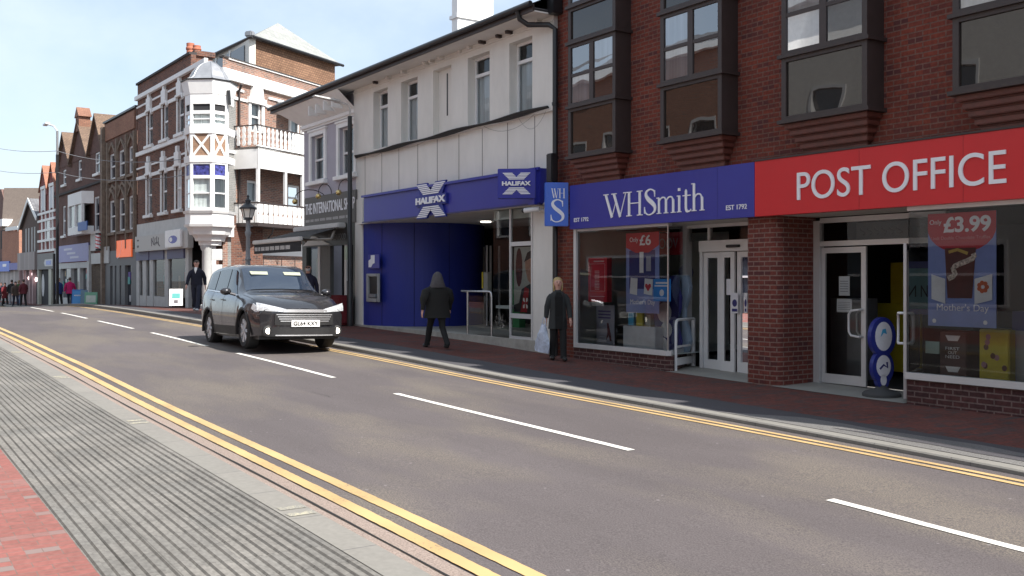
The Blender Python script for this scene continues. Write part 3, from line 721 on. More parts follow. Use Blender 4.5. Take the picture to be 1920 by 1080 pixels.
# right-hand shop window
mb = MB(A)
mb.box(-8.22, 6, -.06, .06, .31, .40); mb.box(-8.2, 6, -.05, .04, 2.60, 2.66); mb.plan([(-8.22, .05), (-8.22, -.05), (-8.55, -.85), (-8.62, -.85)], .31, .38)
mb.build('shop_window_frame', M['alu'], bA)
mb = MB(A); mb.quad((-8.19, 0, .4), (6, 0, .4), (6, 0, 2.6), (-8.19, 0, 2.6)); mb.quad((-8.2, 0, .4), (-8.6, -.85, .4), (-8.6, -.85, 2.6), (-8.2, 0, 2.6)); mb.build('window_pane', GL, bA)

# signs
LS = M['letter']
def box_thing(name, label, cat, fr, a, b, o0, o1, z0, z1, m, group=None, bevel=.004):
    c = fr.w(((a + b) / 2, o0, z0)); t = thing(name, label, cat, c, group)
    MB(fr).box(a, b, o0, o1, z0, z1).build('board', m, t, bevel=bevel); return t
t = box_thing('shop_sign', 'long blue WHSmith fascia sign with white serif lettering', 'shop sign', A, A.s(1068, .15), A.s(1414.5, .15), .005, .15, Z0, Z1, M['bluesign'])
MB(A).box(A.s(1345, .15) - .002, A.s(1345, .15) + .002, .1505, .1515, Z0 + .004, Z1 - .004).build('panel_seam', mat('seam_blue', (.01, .012, .10), .6, var=0), t)
serif_text('WHSmith', A, A.s(1133, .16), A.s(1322, .16), A.z(1160, 407, .16), A.z(1160, 362, .16), .152, .012, LS, t)
for a, b in ((1076, 1103), (1361, 1400)): text('EST 1792', A, A.s(a, .16), A.s(b, .16), 2.79, 2.87, .152, LS, t, depth=.008, bold=.01)
t = box_thing('shop_sign', 'long red POST OFFICE fascia sign with white capitals', 'shop sign', A, A.s(1415, .15), 5.8, .005, .152, Z0, Z1 + .003, M['redsign'])
for q in (1611, 1806): MB(A).box(A.s(q, .15) - .002, A.s(q, .15) + .002, .152, .1535, Z0 + .004, Z1 - .004).build('panel_seam', mat('seam_red', (.20, .01, .012), .6, var=0), t)
MB(A).box(A.s(1415, .15), 5.8, .005, .17, Z1 + .004, Z1 + .03).build('top_flashing', M['brown'], t)
text('POST OFFICE', A, A.s(1495, .16), A.s(1887, .16), 2.855, 3.275, .153, LS, t, depth=.02, bold=0)
# projecting blade sign
bl = Fr((-16.35, 11.0), (.12, .993)) if False else None
t = thing('projecting_sign', 'bright blue upright WHS blade sign hung out from the brick corner', 'shop sign', (-16.0, 11.9, 2.6))
bs = frame(62, (-15.98, 11.40)); a0, a1 = bs.s(1022), bs.s(1066)
zt, zbm = bs.z(1044, 342), bs.z(1044, 424)
MB(bs).box(a0, a1, -.12, 0, zbm, zt).build('panel', M['bladeblue'], t, bevel=.01)
MB(bs).box(a1, a1 + .12, -.07, -.05, zt - .25, zt - .2).box(a1, a1 + .12, -.07, -.05, zbm + .2, zbm + .25).build('bracket', M['black'], t)
w_ = a1 - a0; h_ = zt - zbm
mb = MB(bs); x = a0 + w_ * .28
serif('W', mb, a0 + w_ * .27, zt - h_ * .36, w_ * .26, h_ * .22, .001, .006); serif('H', mb, a0 + w_ * .58, zt - h_ * .36, w_ * .34, h_ * .22, .001, .006)
serif('S', mb, a0 + w_ * .22, zbm + h_ * .10, w_ * 1.05, h_ * .50, .001, .006); mb.build('lettering', LS, t)

# ------------------------------------------------------------------ white building with the blue bank front
bH = thing('bank_building', 'off-white rendered bank building with recessed upper windows and a deep blue curved entrance wall', 'building', (-21, 12, .3))
HL, HR = -25.95, -16.28
WINS = [(700, 727), (752, 783), (812, 846), (877, 918), (955, 998)]
wh = [(A.s(a, .1), A.s(b, .1), 5.2, 6.80) for a, b in WINS]
mb = MB(A); mb.wall(HL, HR, 5.12, 7.05, wh, .1, .26)
mb.wall(HL, HR, 3.93, 5.12, [], .03)
mb.quad((HL, .03, 5.12), (HR, .03, 5.12), (HR, .1, 5.12), (HL, .1, 5.12))
mb.quad((HR, .1, 5.12), (HR, -8, 5.12), (HR, -8, 7.05), (HR, .1, 7.05))
mb.build('wall', M['stucco'], bH)
mb = MB(A)
for px in (684.6, 716, 748, 783.4, 820, 860.6, 904.4, 951.9, 1002.8): x = A.s(px, .03); mb.box(x - .009, x + .009, .028, .034, 3.95, 5.1)
mb.build('panel_joint', mat('dark_joint', (.10, .09, .085), .9), bH)
mb = MB(A); mb.box(HL, HR, .1, .13, 6.94, 6.97); mb.build('string_moulding', M['stucco'], bH)
for k, (a, b, c, d) in enumerate(wh):
    if k == 2:
        MB(A).box(a, b, -.10, -.06, c, d).build('blind_panel', M['stucco'], bH); m_ = a + (b - a) * .45
        MB(A).box(m_, m_ + .06, -.06, -.055, c + .45, d - .12).build('dark_slot', M['black'], bH); continue
    f = MB(A); zt_ = d - .42
    f.box(a, a + .06, -.16, -.10, c, d); f.box(b - .06, b, -.16, -.10, c, d); f.box(a + .06, b - .06, -.16, -.10, c, c + .06)
    f.box(a + .06, b - .06, -.16, -.10, d - .06, d); f.box(a + .06, b - .06, -.16, -.08, zt_ - .035, zt_ + .035)
    w_ = f.build('window', M['upvc'], bH)
    MB(A).quad((a, -.19, c), (b, -.19, c), (b, -.19, zt_), (a, -.19, zt_)).build('curtain', M['curtain'], w_)
    MB(A).quad((a, -.20, zt_), (b, -.20, zt_), (b, -.20, d), (a, -.20, d)).build('dark_blind', M['dark'], w_)
    MB(A).quad((a + .06, -.13, c + .06), (b - .06, -.13, c + .06), (b - .06, -.13, d - .06), (a + .06, -.13, d - .06)).build('pane', GL, w_)
    MB(A).box(a, b, -.2, .13, c - .03, c + .01).build('sill', M['stucco'], bH)
# grimy cables along the band
CAB = mat('sagging_black_cable', (.035, .032, .03), .8)
random.seed(5)
for k in range(3):
    pts = [(x, .15 + .015 * k, 5.13 + .02 * k + .02 * math.sin(x * 2.2 + k) + (x + 21) * .008) for x in [HL + .25 + .3 * i for i in range(32)] if x < HR]
    MB(A).tube(pts, .022, 6).build('cable_run', CAB, bH, smooth=True)
for a, b, sag in ((-18.9, -16.9, .22), (-25, -24, .10), (-23, -21.6, .08), (-17.5, -16.5, .3)):
    pts = [(a + (b - a) * t, .14, 5.12 - sag * 4 * t * (1 - t) - (.5 * t if sag > .3 else 0)) for t in [i / 10 for i in range(11)]]
    MB(A).tube(pts, .004, 4).build('loose_wire', mat('grey_thin_wire', (.2, .19, .18), .7), bH)
# eaves and roof (runs on over the shop next door)
RF = thing('slate_roof', 'low slate roof with mossy verge and black gutter over the white bank building and the lilac shop', 'roof', (-24, 12, 7.0))
RL, RR = -31.25, -16.25
mb = MB(A); mb.plan([(RL, .62), (RR, .62), (RR, -8), (RL, -8)], 7.12, 7.13)
mb.add([(RL, .64, 7.22), (RR, .64, 7.22), (RR, -2.7, 8.78), (RL + 2.2, -2.7, 8.78), (RR, -6, 7.22), (RL, -6, 7.22)], [(0, 1, 2, 3), (3, 2, 4, 5), (0, 3, 5)])
mb.build('roof_slope', M['slate'], RF)
mb = MB(A); mb.add([(RL, .66, 7.235), (RL + 5.2, .66, 7.235), (RL + 4.5, -.1, 7.59), (RL + .5, -.1, 7.59)], [(0, 1, 2, 3)]); mb.build('mossy_tiles', M['moss'], RF)
mb = MB(A); mb.box(RL, RR, .60, .64, 7.06, 7.20); mb.build('fascia_board', M['brown'], RF)
mb = MB(A); mb.lathe((0, 0, 0), [(0, 0)], 3) if False else None
mb = MB(A); mb.tube([(RL, .70, 7.20), (RR, .70, 7.20)], .06, 10); mb.build('gutter', M['black'], RF, smooth=True)
mb = MB(A); mb.box(RL + .05, RR, .1, .60, 7.05, 7.08); mb.build('soffit', M['stucco'], RF)
for px in (695, 720, 748, 790, 800, 818, 850, 870, 895, 925, 945, 980, 998):
    x = A.s(px, .3); mb = MB(A); mb.prism([(x - .03, 6.98), (x + .05, 6.98), (x + .04, 7.05), (x - .05, 7.05)], .1, .16 + .1 * random.random()); mb.build('eaves_bracket', M['brown'] if px % 2 else M['stucco'], RF)
ch = thing('white_chimney', 'tall white painted chimney stack standing above the bank roof', 'chimney', (-22.5, 14.6, 7.3))
x0 = A.s(847, -2.2); x1 = A.s(858, -2.2)
MB(A).box(x0, x1, -3.4, -2.2, 7.2, 10.9).build('stack', M['white'], ch, bevel=.01)
MB(A).box(x0 - .05, x1 + .05, -3.45, -2.15, 9.05, 9.15).box(x0 - .09, x1 + .09, -3.5, -2.1, 10.5, 10.62).build('band', M['white'], ch)
for o in (-3.1, -2.5): MB(A).lathe(((x0 + x1) / 2, o, 10.9), [(.11, 0), (.10, .4), (.13, .42), (.13, .5)], 12).build('chimney_pot', mat('terracotta', (.42, .15, .09), .8), ch, smooth=True)
# pilasters
mb = MB(A); mb.box(HL, -25.45, -.3, .06, .2, 3.93); mb.build('pilaster', M['stucco'], bH)
mb = MB(A); mb.box(-17.15, -16.30, -.5, .06, 0, 3.93); mb.build('pilaster', M['stucco'], bH)
# black drainpipe between the white wall and the brick wall
dp = thing('drainpipe', 'black drainpipe running down the joint between the white wall and the red brick', 'drainpipe', (-16.2, 11.8, 0))
MB(A).tube([(-16.2, .12, .1), (-16.2, .12, 6.75), (-16.3, .2, 6.85), (-16.7, .45, 6.9), (-16.75, .62, 7.0), (-16.75, .68, 7.18)], .055, 10).build('pipe', M['black'], dp, smooth=True)
MB(A).box(-16.3, -16.08, .02, .26, 7.05, 7.4).build('hopper', M['black'], dp, bevel=.01)
for z in (1.2, 2.8, 4.1, 5.2): MB(A).lathe((-16.2, .12, z), [(.056, 0), (.07, 0), (.07, .06), (.056, .06)], 12).build('collar', M['black'], dp)
MB(A).box(-16.22, -16.02, .18, .34, 3.62, 4.2).build('alarm_box', M['black'], dp, bevel=.02)
# soffit, drum wall with cash machine, recess
MB(A).box(HL + .4, -16.4, -4.5, .2, 3.2, 3.24).box(-27, HL + .4, -4.5, -.3, 3.2, 3.24).build('entrance_soffit', M['stucco'], bH)
FLZ = .37
mb = MB(A); mb.quad((HL, .02, FLZ), (-17.15, .02, FLZ), (-17.15, -5, FLZ), (HL, -5, FLZ)); mb.build('entrance_floor', SL, bH)
mb = MB(A); k = []
for i in range(20):
    x = HL + (-16.28 - HL) * i / 19; o = .10 if x > -20.6 else .10
    k += [(x, .10, zb(x) - .1), (x, .10, FLZ + .004), (x, -.25, FLZ + .004)]
mb.add(k, [(3 * i + j, 3 * i + 1 + j, 3 * i + 4 + j, 3 * i + 3 + j) for i in range(19) for j in (0, 1)]); mb.build('plinth', mat('weathered_concrete', (.36, .345, .31), .9, var=.25, scale=3, bump=.3), bH)
dr = MB(A); cx, cy, rr_ = -25.2, -1.72, 1.75
P_ = [(-25.46, .03)] + [(cx + rr_ * math.sin(R(a)), cy + rr_ * math.cos(R(a))) for a in range(-2, 150, 4)]
for (a, o1), (b, o2) in zip(P_, P_[1:]): dr.quad((a, o1, FLZ), (b, o2, FLZ), (b, o2, 3.2), (a, o1, 3.2))
dr.build('curved_blue_wall', M['halblue'], bH, smooth=True)
mb = MB(A)
for a in (22, 54, 86):
    x, y = cx + (rr_ + .002) * math.sin(R(a)), cy + (rr_ + .002) * math.cos(R(a)); mb.box(x - .006, x + .006, y - .006, y + .006, FLZ, 3.2)
mb.build('panel_joint', mat('blue_joint', (.005, .008, .08), .6, var=0), bH)
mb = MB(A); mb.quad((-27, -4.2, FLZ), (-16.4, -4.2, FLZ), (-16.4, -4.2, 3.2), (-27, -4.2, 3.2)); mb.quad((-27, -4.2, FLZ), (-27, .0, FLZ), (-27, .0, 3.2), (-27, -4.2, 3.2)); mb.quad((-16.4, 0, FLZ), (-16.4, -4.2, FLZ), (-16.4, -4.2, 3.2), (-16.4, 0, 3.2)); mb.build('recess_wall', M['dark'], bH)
mb = MB(A); x0, x1 = A.s(862, -3.3), A.s(908, -3.3)
mb.quad((x0, -3.3, FLZ), (x1, -3.3, FLZ), (x1, -3.3, 3.2), (x0, -3.3, 3.2)); mb.build('dark_blue_door_panel', M['halblue'], bH)
for px, o in ((912, -2.6), (919, -2.9), (906, -3.2), (935, -3.2)):
    x = A.s(px, o); MB(A).box(x - .03, x + .03, o - .03, o, FLZ, 2.6).build('door_post', M['alu'], bH)
x = A.s(905, -1.8); MB(A).tube([(x, -1.8, 1.42), (x, -1.8, 1.85)], .025, 8).build('yellow_handle', mat('yellow_plastic', (.75, .60, .05), .4), bH, smooth=True)
x = A.s(915, -2.4); MB(A).box(x - .12, x + .14, -2.42, -2.3, 1.3, 1.85).build('notice_board', M['intwhite'], bH)
x = A.s(950, -2.4); MB(A).box(x - .25, x + .15, -2.9, -2.7, FLZ, 1.9).build('green_poster_stand', mat('green_poster', (.04, .22, .08), .6), bH)
x = A.s(951, -1.2); MB(A).box(x - .35, x + .35, -1.6, -1.1, .95, 1.02).build('pale_counter', M['intwhite'], bH)
x = A.s(911, -1.6); 
LMP = mat('ceiling_lamp', (1, .95, .85), emit=2.5, var=0)
x, _ = A.st(911, -2.0); MB(A).lathe((x, -2.0, 3.17), [(.14, 0), (.14, .03)], 16).build('ceiling_lamp', LMP, bH)
# cash machine
am = thing('cash_machine', 'grey cash machine with white and blue header set into the curved blue wall', 'cash machine', A.w((-25.0, .03, 1.0)))
am_a = A.s(686, .06); am_b = A.s(711, .06); zt, zb_ = A.z(699, 513, .06), A.z(699, 566, .06)
m_ = (am_a + am_b) / 2
f = MB(A); f.box(am_a + .08, am_a + .18, .02, .09, zb_, zt); f.box(am_b - .12, am_b - .02, .02, .07, zb_, zt); f.box(am_a + .18, am_b - .12, .02, .09, zt - .08, zt); f.box(am_a + .18, am_b - .12, .02, .09, zb_, zb_ + .1)
f.build('surround', mat('grey_plastic', (.33, .34, .35), .5), am, bevel=.01)
MB(A).box(am_a + .18, am_b - .12, .025, .035, zb_ + .1, zt - .08).build('screen_recess', M['black'], am)
MB(A).box(am_a + .22, am_b - .18, .035, .10, zb_ + .12, zb_ + .22).build('keypad', mat('steel_keypad', (.2, .21, .23), .4), am, bevel=.01)
zh0, zh1 = A.z(699, 503, .06), A.z(699, 477, .06)
MB(A).box(am_a + .12, am_b - .02, .03, .05, zh0, zh1).build('header_panel', M['bluesign'], am)
pw = zh1 - zh0; q = am_a + .16
MB(A).prism([(q, zh0 + .03), (q + .16, zh0 + .03), (q + .26, zh0 + .12), (q + .38, zh0 + .14), (q + .38, zh1 - .02), (q + .14, zh1 - .02), (q + .14, zh1 - .12), (q, zh1 - .17)], .051, .055).build('white_emblem', LS, am)
# fascia and logos
def x_logo(fr, a, b, z0, z1, out, parent, back=True, n=6):
    """X made of horizontal slats, with the name across the waist"""
    zm = (z0 + z1) / 2; th = (z1 - z0) * .115; w = b - a; lw = w * .34
    if back:
        MB(fr).prism([(a, z0 - .02), (a + lw + .03, z0 - .02), ((a + b) / 2, zm - th * 1.5), (b - lw - .03, z0 - .02), (b, z0 - .02), (b - w * .18, zm), (b, z1 + .02), (b - lw - .03, z1 + .02), ((a + b) / 2, zm + th * 1.5), (a + lw + .03, z1 + .02), (a, z1 + .02), (a + w * .18, zm)], out, out + .05).build('logo_backing', M['halblue'], parent)
        MB(fr).box(a - .03, b + .03, out, out + .06, zm - th * 1.35, zm + th * 1.35).build('name_backing', M['halblue'], parent, bevel=.008)
        out += .05
    mb = MB(fr); H = (z1 - z0) / 2 - th * 1.5
    for k in range(n):
        for sg in (1, -1):
            for side in (0, 1):
                t0, t1 = (k + .12) / n, (k + .78) / n
                def xx(t): return a + w * .25 * (1 - t), a + w * .25 * (1 - t) + lw * 1.0
                P = []
                for t in (t0, t1):
                    l_, r_ = xx(t); 
                    if side: l_, r_ = a + b - r_, a + b - l_
                    P.append((l_, r_, zm + sg * (th * 1.5 + H * t)))
                mb.prism([(P[0][0], P[0][2]), (P[0][1], P[0][2]), (P[1][1], P[1][2]), (P[1][0], P[1][2])], out + .0008 * side, out + .012 + .0008 * side)
    mb.build('striped_emblem', LS, parent)
    text('HALIFAX', fr, a - .0, b + .0, zm - th * .85, zm + th * .85, out + .012, LS, parent, depth=.02, bold=.045)
fs = thing('shop_sign', 'long blue HALIFAX fascia with striped white X emblem in the middle', 'shop sign', A.w((-21, .3, 3.2)))
fa, fb = A.s(682, .3), A.s(1012, .3)
MB(A).prism([(fa, 3.22), (fb, 3.22), (fb, 3.93), (fa, 3.93)], .05, .3).build('board', M['bluesign'], fs, bevel=.01)
MB(A).box(fa - .05, fb + .02, .3, .36, 3.90, 3.96).build('top_trim', M['bluesign'], fs)
MB(A).box(fa - .05, fb + .02, .3, .33, 3.20, 3.235).build('bottom_trim', mat('dark_blue_trim', (.02, .02, .12), .4), fs)
x_logo(A, A.s(781, .35), A.s(836, .35), A.z(808, 407, .35), A.z(808, 343, .35), .3, fs, n=6)
bs = frame(50, (-17.15, 10.85))
hs = thing('projecting_sign', 'square blue HALIFAX sign with striped X hung out from the bank pilaster', 'shop sign', (-16.9, 11.4, 3.4))
a0, a1 = bs.s(933), bs.s(1004); zz0, zz1 = bs.z(968, 372), bs.z(968, 316)
MB(bs).box(a0, a1, -.16, 0, zz0, zz1).build('panel', M['bluesign'], hs, bevel=.01)
x_logo(bs, a0 + .12 * (a1 - a0), a1 - .12 * (a1 - a0), zz0 + .08, zz1 - .08, .001, hs, back=False, n=5)
MB(A).box(A.s(1005, .2), A.s(1017, .2), .06, .4, 3.2, 3.95).build('wall_bracket', M['bluesign'], hs)
# glass screens of the entrance
g0, g1, g2 = A.s(925, .05), A.s(957, .05), A.s(1000, .05)
mb = MB(A); mb.quad((g0, .05, FLZ), (g1, .05, FLZ), (g1, .05, 3.2), (g0, .05, 3.2)); mb.build('glass_screen', GL, bH)
f = MB(A); zs = (FLZ, FLZ + .06, .80, .88, 2.42, 2.50, 3.2)
f.box(g1, g1 + .05, .03, .08, FLZ, 3.2); f.box(g2 - .03, g2, .03, .08, FLZ, 3.2)
for z_ in ((FLZ, .43), (.82, .92), (2.38, 2.47)): f.box(g1 + .05, g2 - .03, .03, .08, *z_)
f.build('screen_frame', M['alu'], bH)
mb = MB(A); mb.quad((g1 + .05, .05, .4), (g2 - .03, .05, .4), (g2 - .03, .05, 3.2), (g1 + .05, .05, 3.2)); mb.build('framed_pane', GL, bH)
mb = MB(A); mb.box(g0 - .06, g2, -.5, .0, 2.98, 3.19); mb.build('white_bulkhead', M['intwhite'], bH)
# poster of the man in a cap
po = thing('window_poster', 'tall poster of an elderly man in a dark cap behind the bank screen', 'poster', A.w(((g1 + g2) / 2, -.02, .9)))
pa_, pb_ = g1 + .05, g2 - .03; pz0, pz1 = .95, 2.36
MB(A).box(pa_, pb_, -.02, -.01, pz0, pz1).build('sheet', mat('poster_grey', (.42, .44, .42), .6, var=.1), po)
cx_, cz_ = pa_ + (pb_ - pa_) * .80, pz0 + 1.02
def disc(fr, c, z, rx, rz, o, m, parent, nm, n=20, a0=0, a1=360):
    return MB(fr).prism([(c + rx * math.cos(R(a0 + (a1 - a0) * i / n)), z + rz * math.sin(R(a0 + (a1 - a0) * i / n))) for i in range(n if a1 - a0 >= 360 else n + 1)], o, o + .001).build(nm, m, parent)
MB(A).prism([(pa_, pz0), (pb_, pz0), (pb_, pz0 + .55), (cx_, pz0 + .62), (pa_ + .3, pz0 + .5), (pa_ + .2, pz0 + .2), (pa_, pz0 + .15)], -.0095, -.0088).build('jacket', mat('printed_black', (.03, .03, .035), .6), po)
MB(A).prism([(pa_ + .25, pz0), (pa_ + .5, pz0), (pa_ + .58, pz0 + .5), (pa_ + .42, pz0 + .55)], -.0085, -.0078).build('scarf', mat('printed_red', (.35, .02, .03), .6), po)
MB(A).prism([(cx_ - .2, cz_ + .1), (cx_ - .19, cz_ - .1), (cx_ - .1, cz_ - .33), (cx_ + .05, cz_ - .42), (pb_, cz_ - .40), (pb_, cz_ + .2), (cx_ - .1, cz_ + .2)], -.0075, -.0068).build('face', mat('printed_face', (.42, .25, .19), .6, var=.2, scale=14), po)
MB(A).prism([(cx_ - .24, cz_ + .06), (cx_ - .12, cz_ + .26), (cx_, cz_ + .30), (pb_, cz_ + .28), (pb_, cz_ + .12), (cx_, cz_ + .14)], -.0065, -.0058).build('cap', mat('printed_black', (.03, .03, .035), .6), po)
disc(A, pa_ + .2, cz_ - .05, .13, .42, -.0085, mat('printed_maroon', (.10, .03, .03), .6, var=.5, scale=12), po, 'dark_figure')
text('It\'s a people thing', A, pa_ + .25, pb_ - .1, pz0 + .44, pz0 + .5, -.005, LS, po, depth=.001) if False else None
mb = MB(A); c_ = (pa_ + pb_) / 2 + .05
for sx_ in (-1, 1):
    for sz_ in (-1, 1): mb.prism([(c_ + sx_ * .02, pz0 + .2 + sz_ * .015), (c_ + sx_ * .09, pz0 + .2 + sz_ * .05), (c_ + sx_ * .09, pz0 + .2 + sz_ * .11), (c_ + sx_ * .03, pz0 + .2 + sz_ * .11)], -.005, -.0045)
mb.build('white_emblem', LS, po)
# handrail
hr = thing('handrail', 'brushed steel handrail on the step of the bank entrance', 'handrail', A.w((-19.5, .0, FLZ)))
ha, hb = A.s(842, .02), A.s(922, .02); zr_ = A.z(880, 546, .02)
MB(A).tube([(ha, -.5, zr_ - .02), (A.s(866, 0), 0, zr_), (hb - .08, .02, zr_), (hb - .02, .02, zr_ - .03), (hb, .02, zr_ - .12), (hb, .02, FLZ)], .024, 10).build('rail', M['steel'], hr, smooth=True)
MB(A).tube([(A.s(877, .02), .02, zr_), (A.s(877, .02), .02, FLZ)], .022, 10).build('post', M['steel'], hr, smooth=True)
MB(A).tube([(ha, -.5, zr_ - .02), (ha, -.5, FLZ)], .022, 10).build('post', M['steel'], hr, smooth=True)
MB(A).quad((A.s(877, .02) + .03, .02, FLZ + .1), (hb - .03, .02, FLZ + .1), (hb - .03, .02, zr_ - .1), (A.s(877, .02) + .03, .02, zr_ - .1)).build('glass_infill', GL, hr)
cc = thing('security_camera', 'small white security camera on the pale pilaster under the blue signs', 'camera', A.w((A.s(1005, .2), .1, 2.95)))
x = A.s(1005, .25); z = A.z(1005, 394, .25)
MB(A).tube([(x - .14, .45, z - .01), (x + .12, .25, z + .02)], .055, 10).build('camera_body', M['upvc'], cc, smooth=True)
MB(A).ball((x - .15, .46, z - .012), (.045, .045, .045)).build('lens', M['black'], cc, smooth=True)
MB(A).tube([(x + .1, .06, z + .0), (x + .08, .26, z + .02)], .03, 8).build('bracket', M['upvc'], cc, smooth=True)

# ------------------------------------------------------------------ lilac shop
bI = thing('corner_shop_building', 'lilac rendered shop building with white sash windows and a grey shopfront sign', 'building', (-28, 12, .4))
IL, IR = A.s(570), HL
iw = [(A.s(585), A.s(609), 4.72, 6.12), (A.s(637), A.s(665.5), 4.72, 6.12)]
mb = MB(A); mb.wall(IL, IR, 4.20, 7.05, iw, 0, .2)
mb.quad((IL, 0, 0), (IL - 3.5, -8, 0), (IL - 3.5, -8, 7.0), (IL, 0, 7.0)); mb.build('wall', M['lilac'], bI)
for a, b, c, d in iw:
    f = MB(A); f.box(a - .16, a, 0, .05, c, d + .14); f.box(b, b + .16, 0, .05, c, d + .14); f.box(a, b, 0, .05, d, d + .14); f.box(a - .2, b + .2, 0, .08, d + .14, d + .2)
    f.build('window_surround', M['white'], bI)
    MB(A).box(a - .22, b + .22, 0, .14, c - .14, c - .02).build('sill', M['white'], bI, bevel=.01)
    f = MB(A); zm = (c + d) / 2 - .05
    f.box(a, a + .07, -.18, -.10, c, d); f.box(b - .07, b, -.18, -.10, c, d); f.box(a + .07, b - .07, -.18, -.1, c, c + .07); f.box(a + .07, b - .07, -.18, -.1, d - .06, d); f.box(a + .07, b - .07, -.18, -.08, zm - .03, zm + .03)
    w_ = f.build('sash_window', M['upvc'], bI)
    MB(A).quad((a, -.22, c), (b, -.22, c), (b, -.22, d), (a, -.22, d)).build('blind_or_dark_room', mat('grey_curtain', (.16, .18, .19), .9, var=.3, scale=14, sx=(1, 1, .05)), w_)
    MB(A).quad((a + .07, -.14, c + .07), (b - .07, -.14, c + .07), (b - .07, -.14, d - .06), (a + .07, -.14, d - .06)).build('pane', GL, w_)
mb = MB(A); mb.box(IL - .08, IR, 0, .10, 6.42, 6.52); mb.box(IL - .05, IR, 0, .05, 6.36, 6.42); mb.build('cornice', M['white'], bI)
mb = MB(A); mb.add([(IL - .9, .6, 7.05), (IR, .6, 7.05), (IR, .02, 6.52), (IL - .02, .02, 6.52), (IL - 4.4, -8, 7.05), (IL - 3.6, -8, 6.52)], [(0, 1, 2, 3), (0, 3, 5, 4)]); mb.build('coved_eaves', M['white'], bI)
for px in (590, 603, 618, 634): x = A.s(px, .3); MB(A).prism([(x - .03, 6.62), (x + .03, 6.62), (x + .03, 6.9), (x - .03, 6.9)], .1, .5).build('eaves_bracket', M['white'], bI)
GREY = mat('warm_grey_board', (.115, .11, .10), .6, var=.06); DGREY = mat('grey_green_joinery', (.085, .095, .085), .5, var=.08)
# shopfront carcass
mb = MB(A); mb.box(IL, IL + .35, -.1, .06, .3, 3.3); mb.box(IR - .12, IR, -.1, .06, .3, 4.2); mb.box(IL + .35, IR - .12, -.1, .05, 2.66, 3.28); mb.build('shopfront_frame', DGREY, bI)
a, b = A.s(603), A.s(620); MB(A).box(a, b, -.1, .02, .3, 2.66).build('grey_panel', mat('grey_panel', (.16, .165, .16), .6), bI)
MB(A).box(A.s(648), A.s(652), -.1, .04, .3, 2.66).build('door_post', M['upvc'], bI)
MB(A).box(A.s(598), A.s(602), -.1, .04, .3, 2.66).build('window_post', M['upvc'], bI)
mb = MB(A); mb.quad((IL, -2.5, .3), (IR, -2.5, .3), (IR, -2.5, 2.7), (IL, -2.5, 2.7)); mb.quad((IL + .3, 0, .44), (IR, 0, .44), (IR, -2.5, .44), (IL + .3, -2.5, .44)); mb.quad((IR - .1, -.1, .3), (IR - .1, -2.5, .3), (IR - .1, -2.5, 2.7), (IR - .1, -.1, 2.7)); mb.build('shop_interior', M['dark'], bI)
MB(A).quad((IL + .35, -.03, .8), (A.s(598), -.03, .8), (A.s(598), -.03, 2.6), (IL + .35, -.03, 2.6)).build('window_pane', GL, bI)
MB(A).box(IL + .5, A.s(597), -.25, -.2, 1.1, 2.3).build('white_poster', M['intwhite'], bI)
MB(A).box(IL + .35, A.s(598), -.1, .0, .3, .8).build('stall_riser', DGREY, bI)
t = thing('shop_sign', 'grey THE INTERNATIONAL SHOP signboard with tall white condensed letters', 'shop sign', A.w((-28, .1, 3.3)))
sa, sb = A.s(571, .08), A.s(667, .08)
MB(A).box(sa, sb, .02, .08, 3.28, 4.22).build('board', GREY, t, bevel=.008)
text('THE INTERNATIONAL SHOP', A, sa + .08, sb - .06, 3.68, 4.02, .081, LS, t, depth=.008, bold=.01)
mb = MB(A); x = sa + .1
for wd in (.32, .26, .36, .4, .42, .4, .4, .36, .3):
    mb.box(x, x + wd, .081, .084, 3.44, 3.52); x += wd + .07
    if x > sb - .3: break
mb.build('small_lettering', mat('faded_grey_print', (.33, .32, .31), .6, var=.5, scale=40), t)
# globe lamps on swan necks
BR = mat('brass_globe', (.65, .50, .22), .25, metal=.8, var=.05)
for px, zz in ((553, 4.10), (597, 4.33), (635, 4.42)):
    o = 1.0 if px == 553 else .42
    x = A.s(px, o); z = A.z(px, {553: 378, 597: 368, 635: 361}[px], o)
    g = thing('globe_lamp', {553: 'brass globe lamp hanging before the white balcony, leftmost of the three over the shop sign', 597: 'brass globe lamp on a swan neck below the left lilac-wall window', 635: 'brass globe lamp on a swan neck beside the black lamp post'}[px], 'wall lamp', A.w((x, 0, z)), 'brass globe lamps over the grey shop sign')
    MB(A).ball((x, o, z), .085, 12, 8).build('globe', BR, g, smooth=True)
    MB(A).tube([(x, .0, z + .02)] + [(x, .0 + o * .5 * (1 - math.cos(R(k))), z + .1 + .28 * math.sin(R(k))) for k in range(0, 181, 20)] + [(x, o, z + .08)], .012, 6).build('swan_neck', M['black'], g, smooth=True)
# awning
aw = thing('shop_awning', 'black fabric awning with pale front bar pulled out over the lilac shop', 'awning', A.w((-28.5, 1, 2.9)))
AF = mat('black_awning_fabric', (.011, .011, .013), .8, var=.1); WB = mat('pale_grey_bar', (.55, .54, .52), .5)
ia, ib = IL - .1, A.s(645, .15); fo = 2.0
fz = A.z(520, 452, fo); fa_, fb_ = A.s(476, fo), A.s(565, fo)
hz0, hz1 = 3.16, 3.26
MB(A).box(ia, ib, .08, .34, hz0 - .02, hz1 + .04).build('cassette', WB, aw, bevel=.03)
MB(A).add([(ia, .3, hz0), (ib, .3, hz0), (fb_, fo, fz + .03), (fa_, fo, fz + .03)], [(0, 1, 2, 3)]).build('fabric', AF, aw)
MB(A).box(fa_, fb_, fo - .05, fo + .05, fz - .05, fz + .07).build('front_bar', WB, aw, bevel=.02)
MB(A).box(fa_ + .05, fb_ - .02, fo - .005, fo + .01, fz - .33, fz - .05).build('valance', AF, aw)
mb = MB(A); x = fa_ + .12
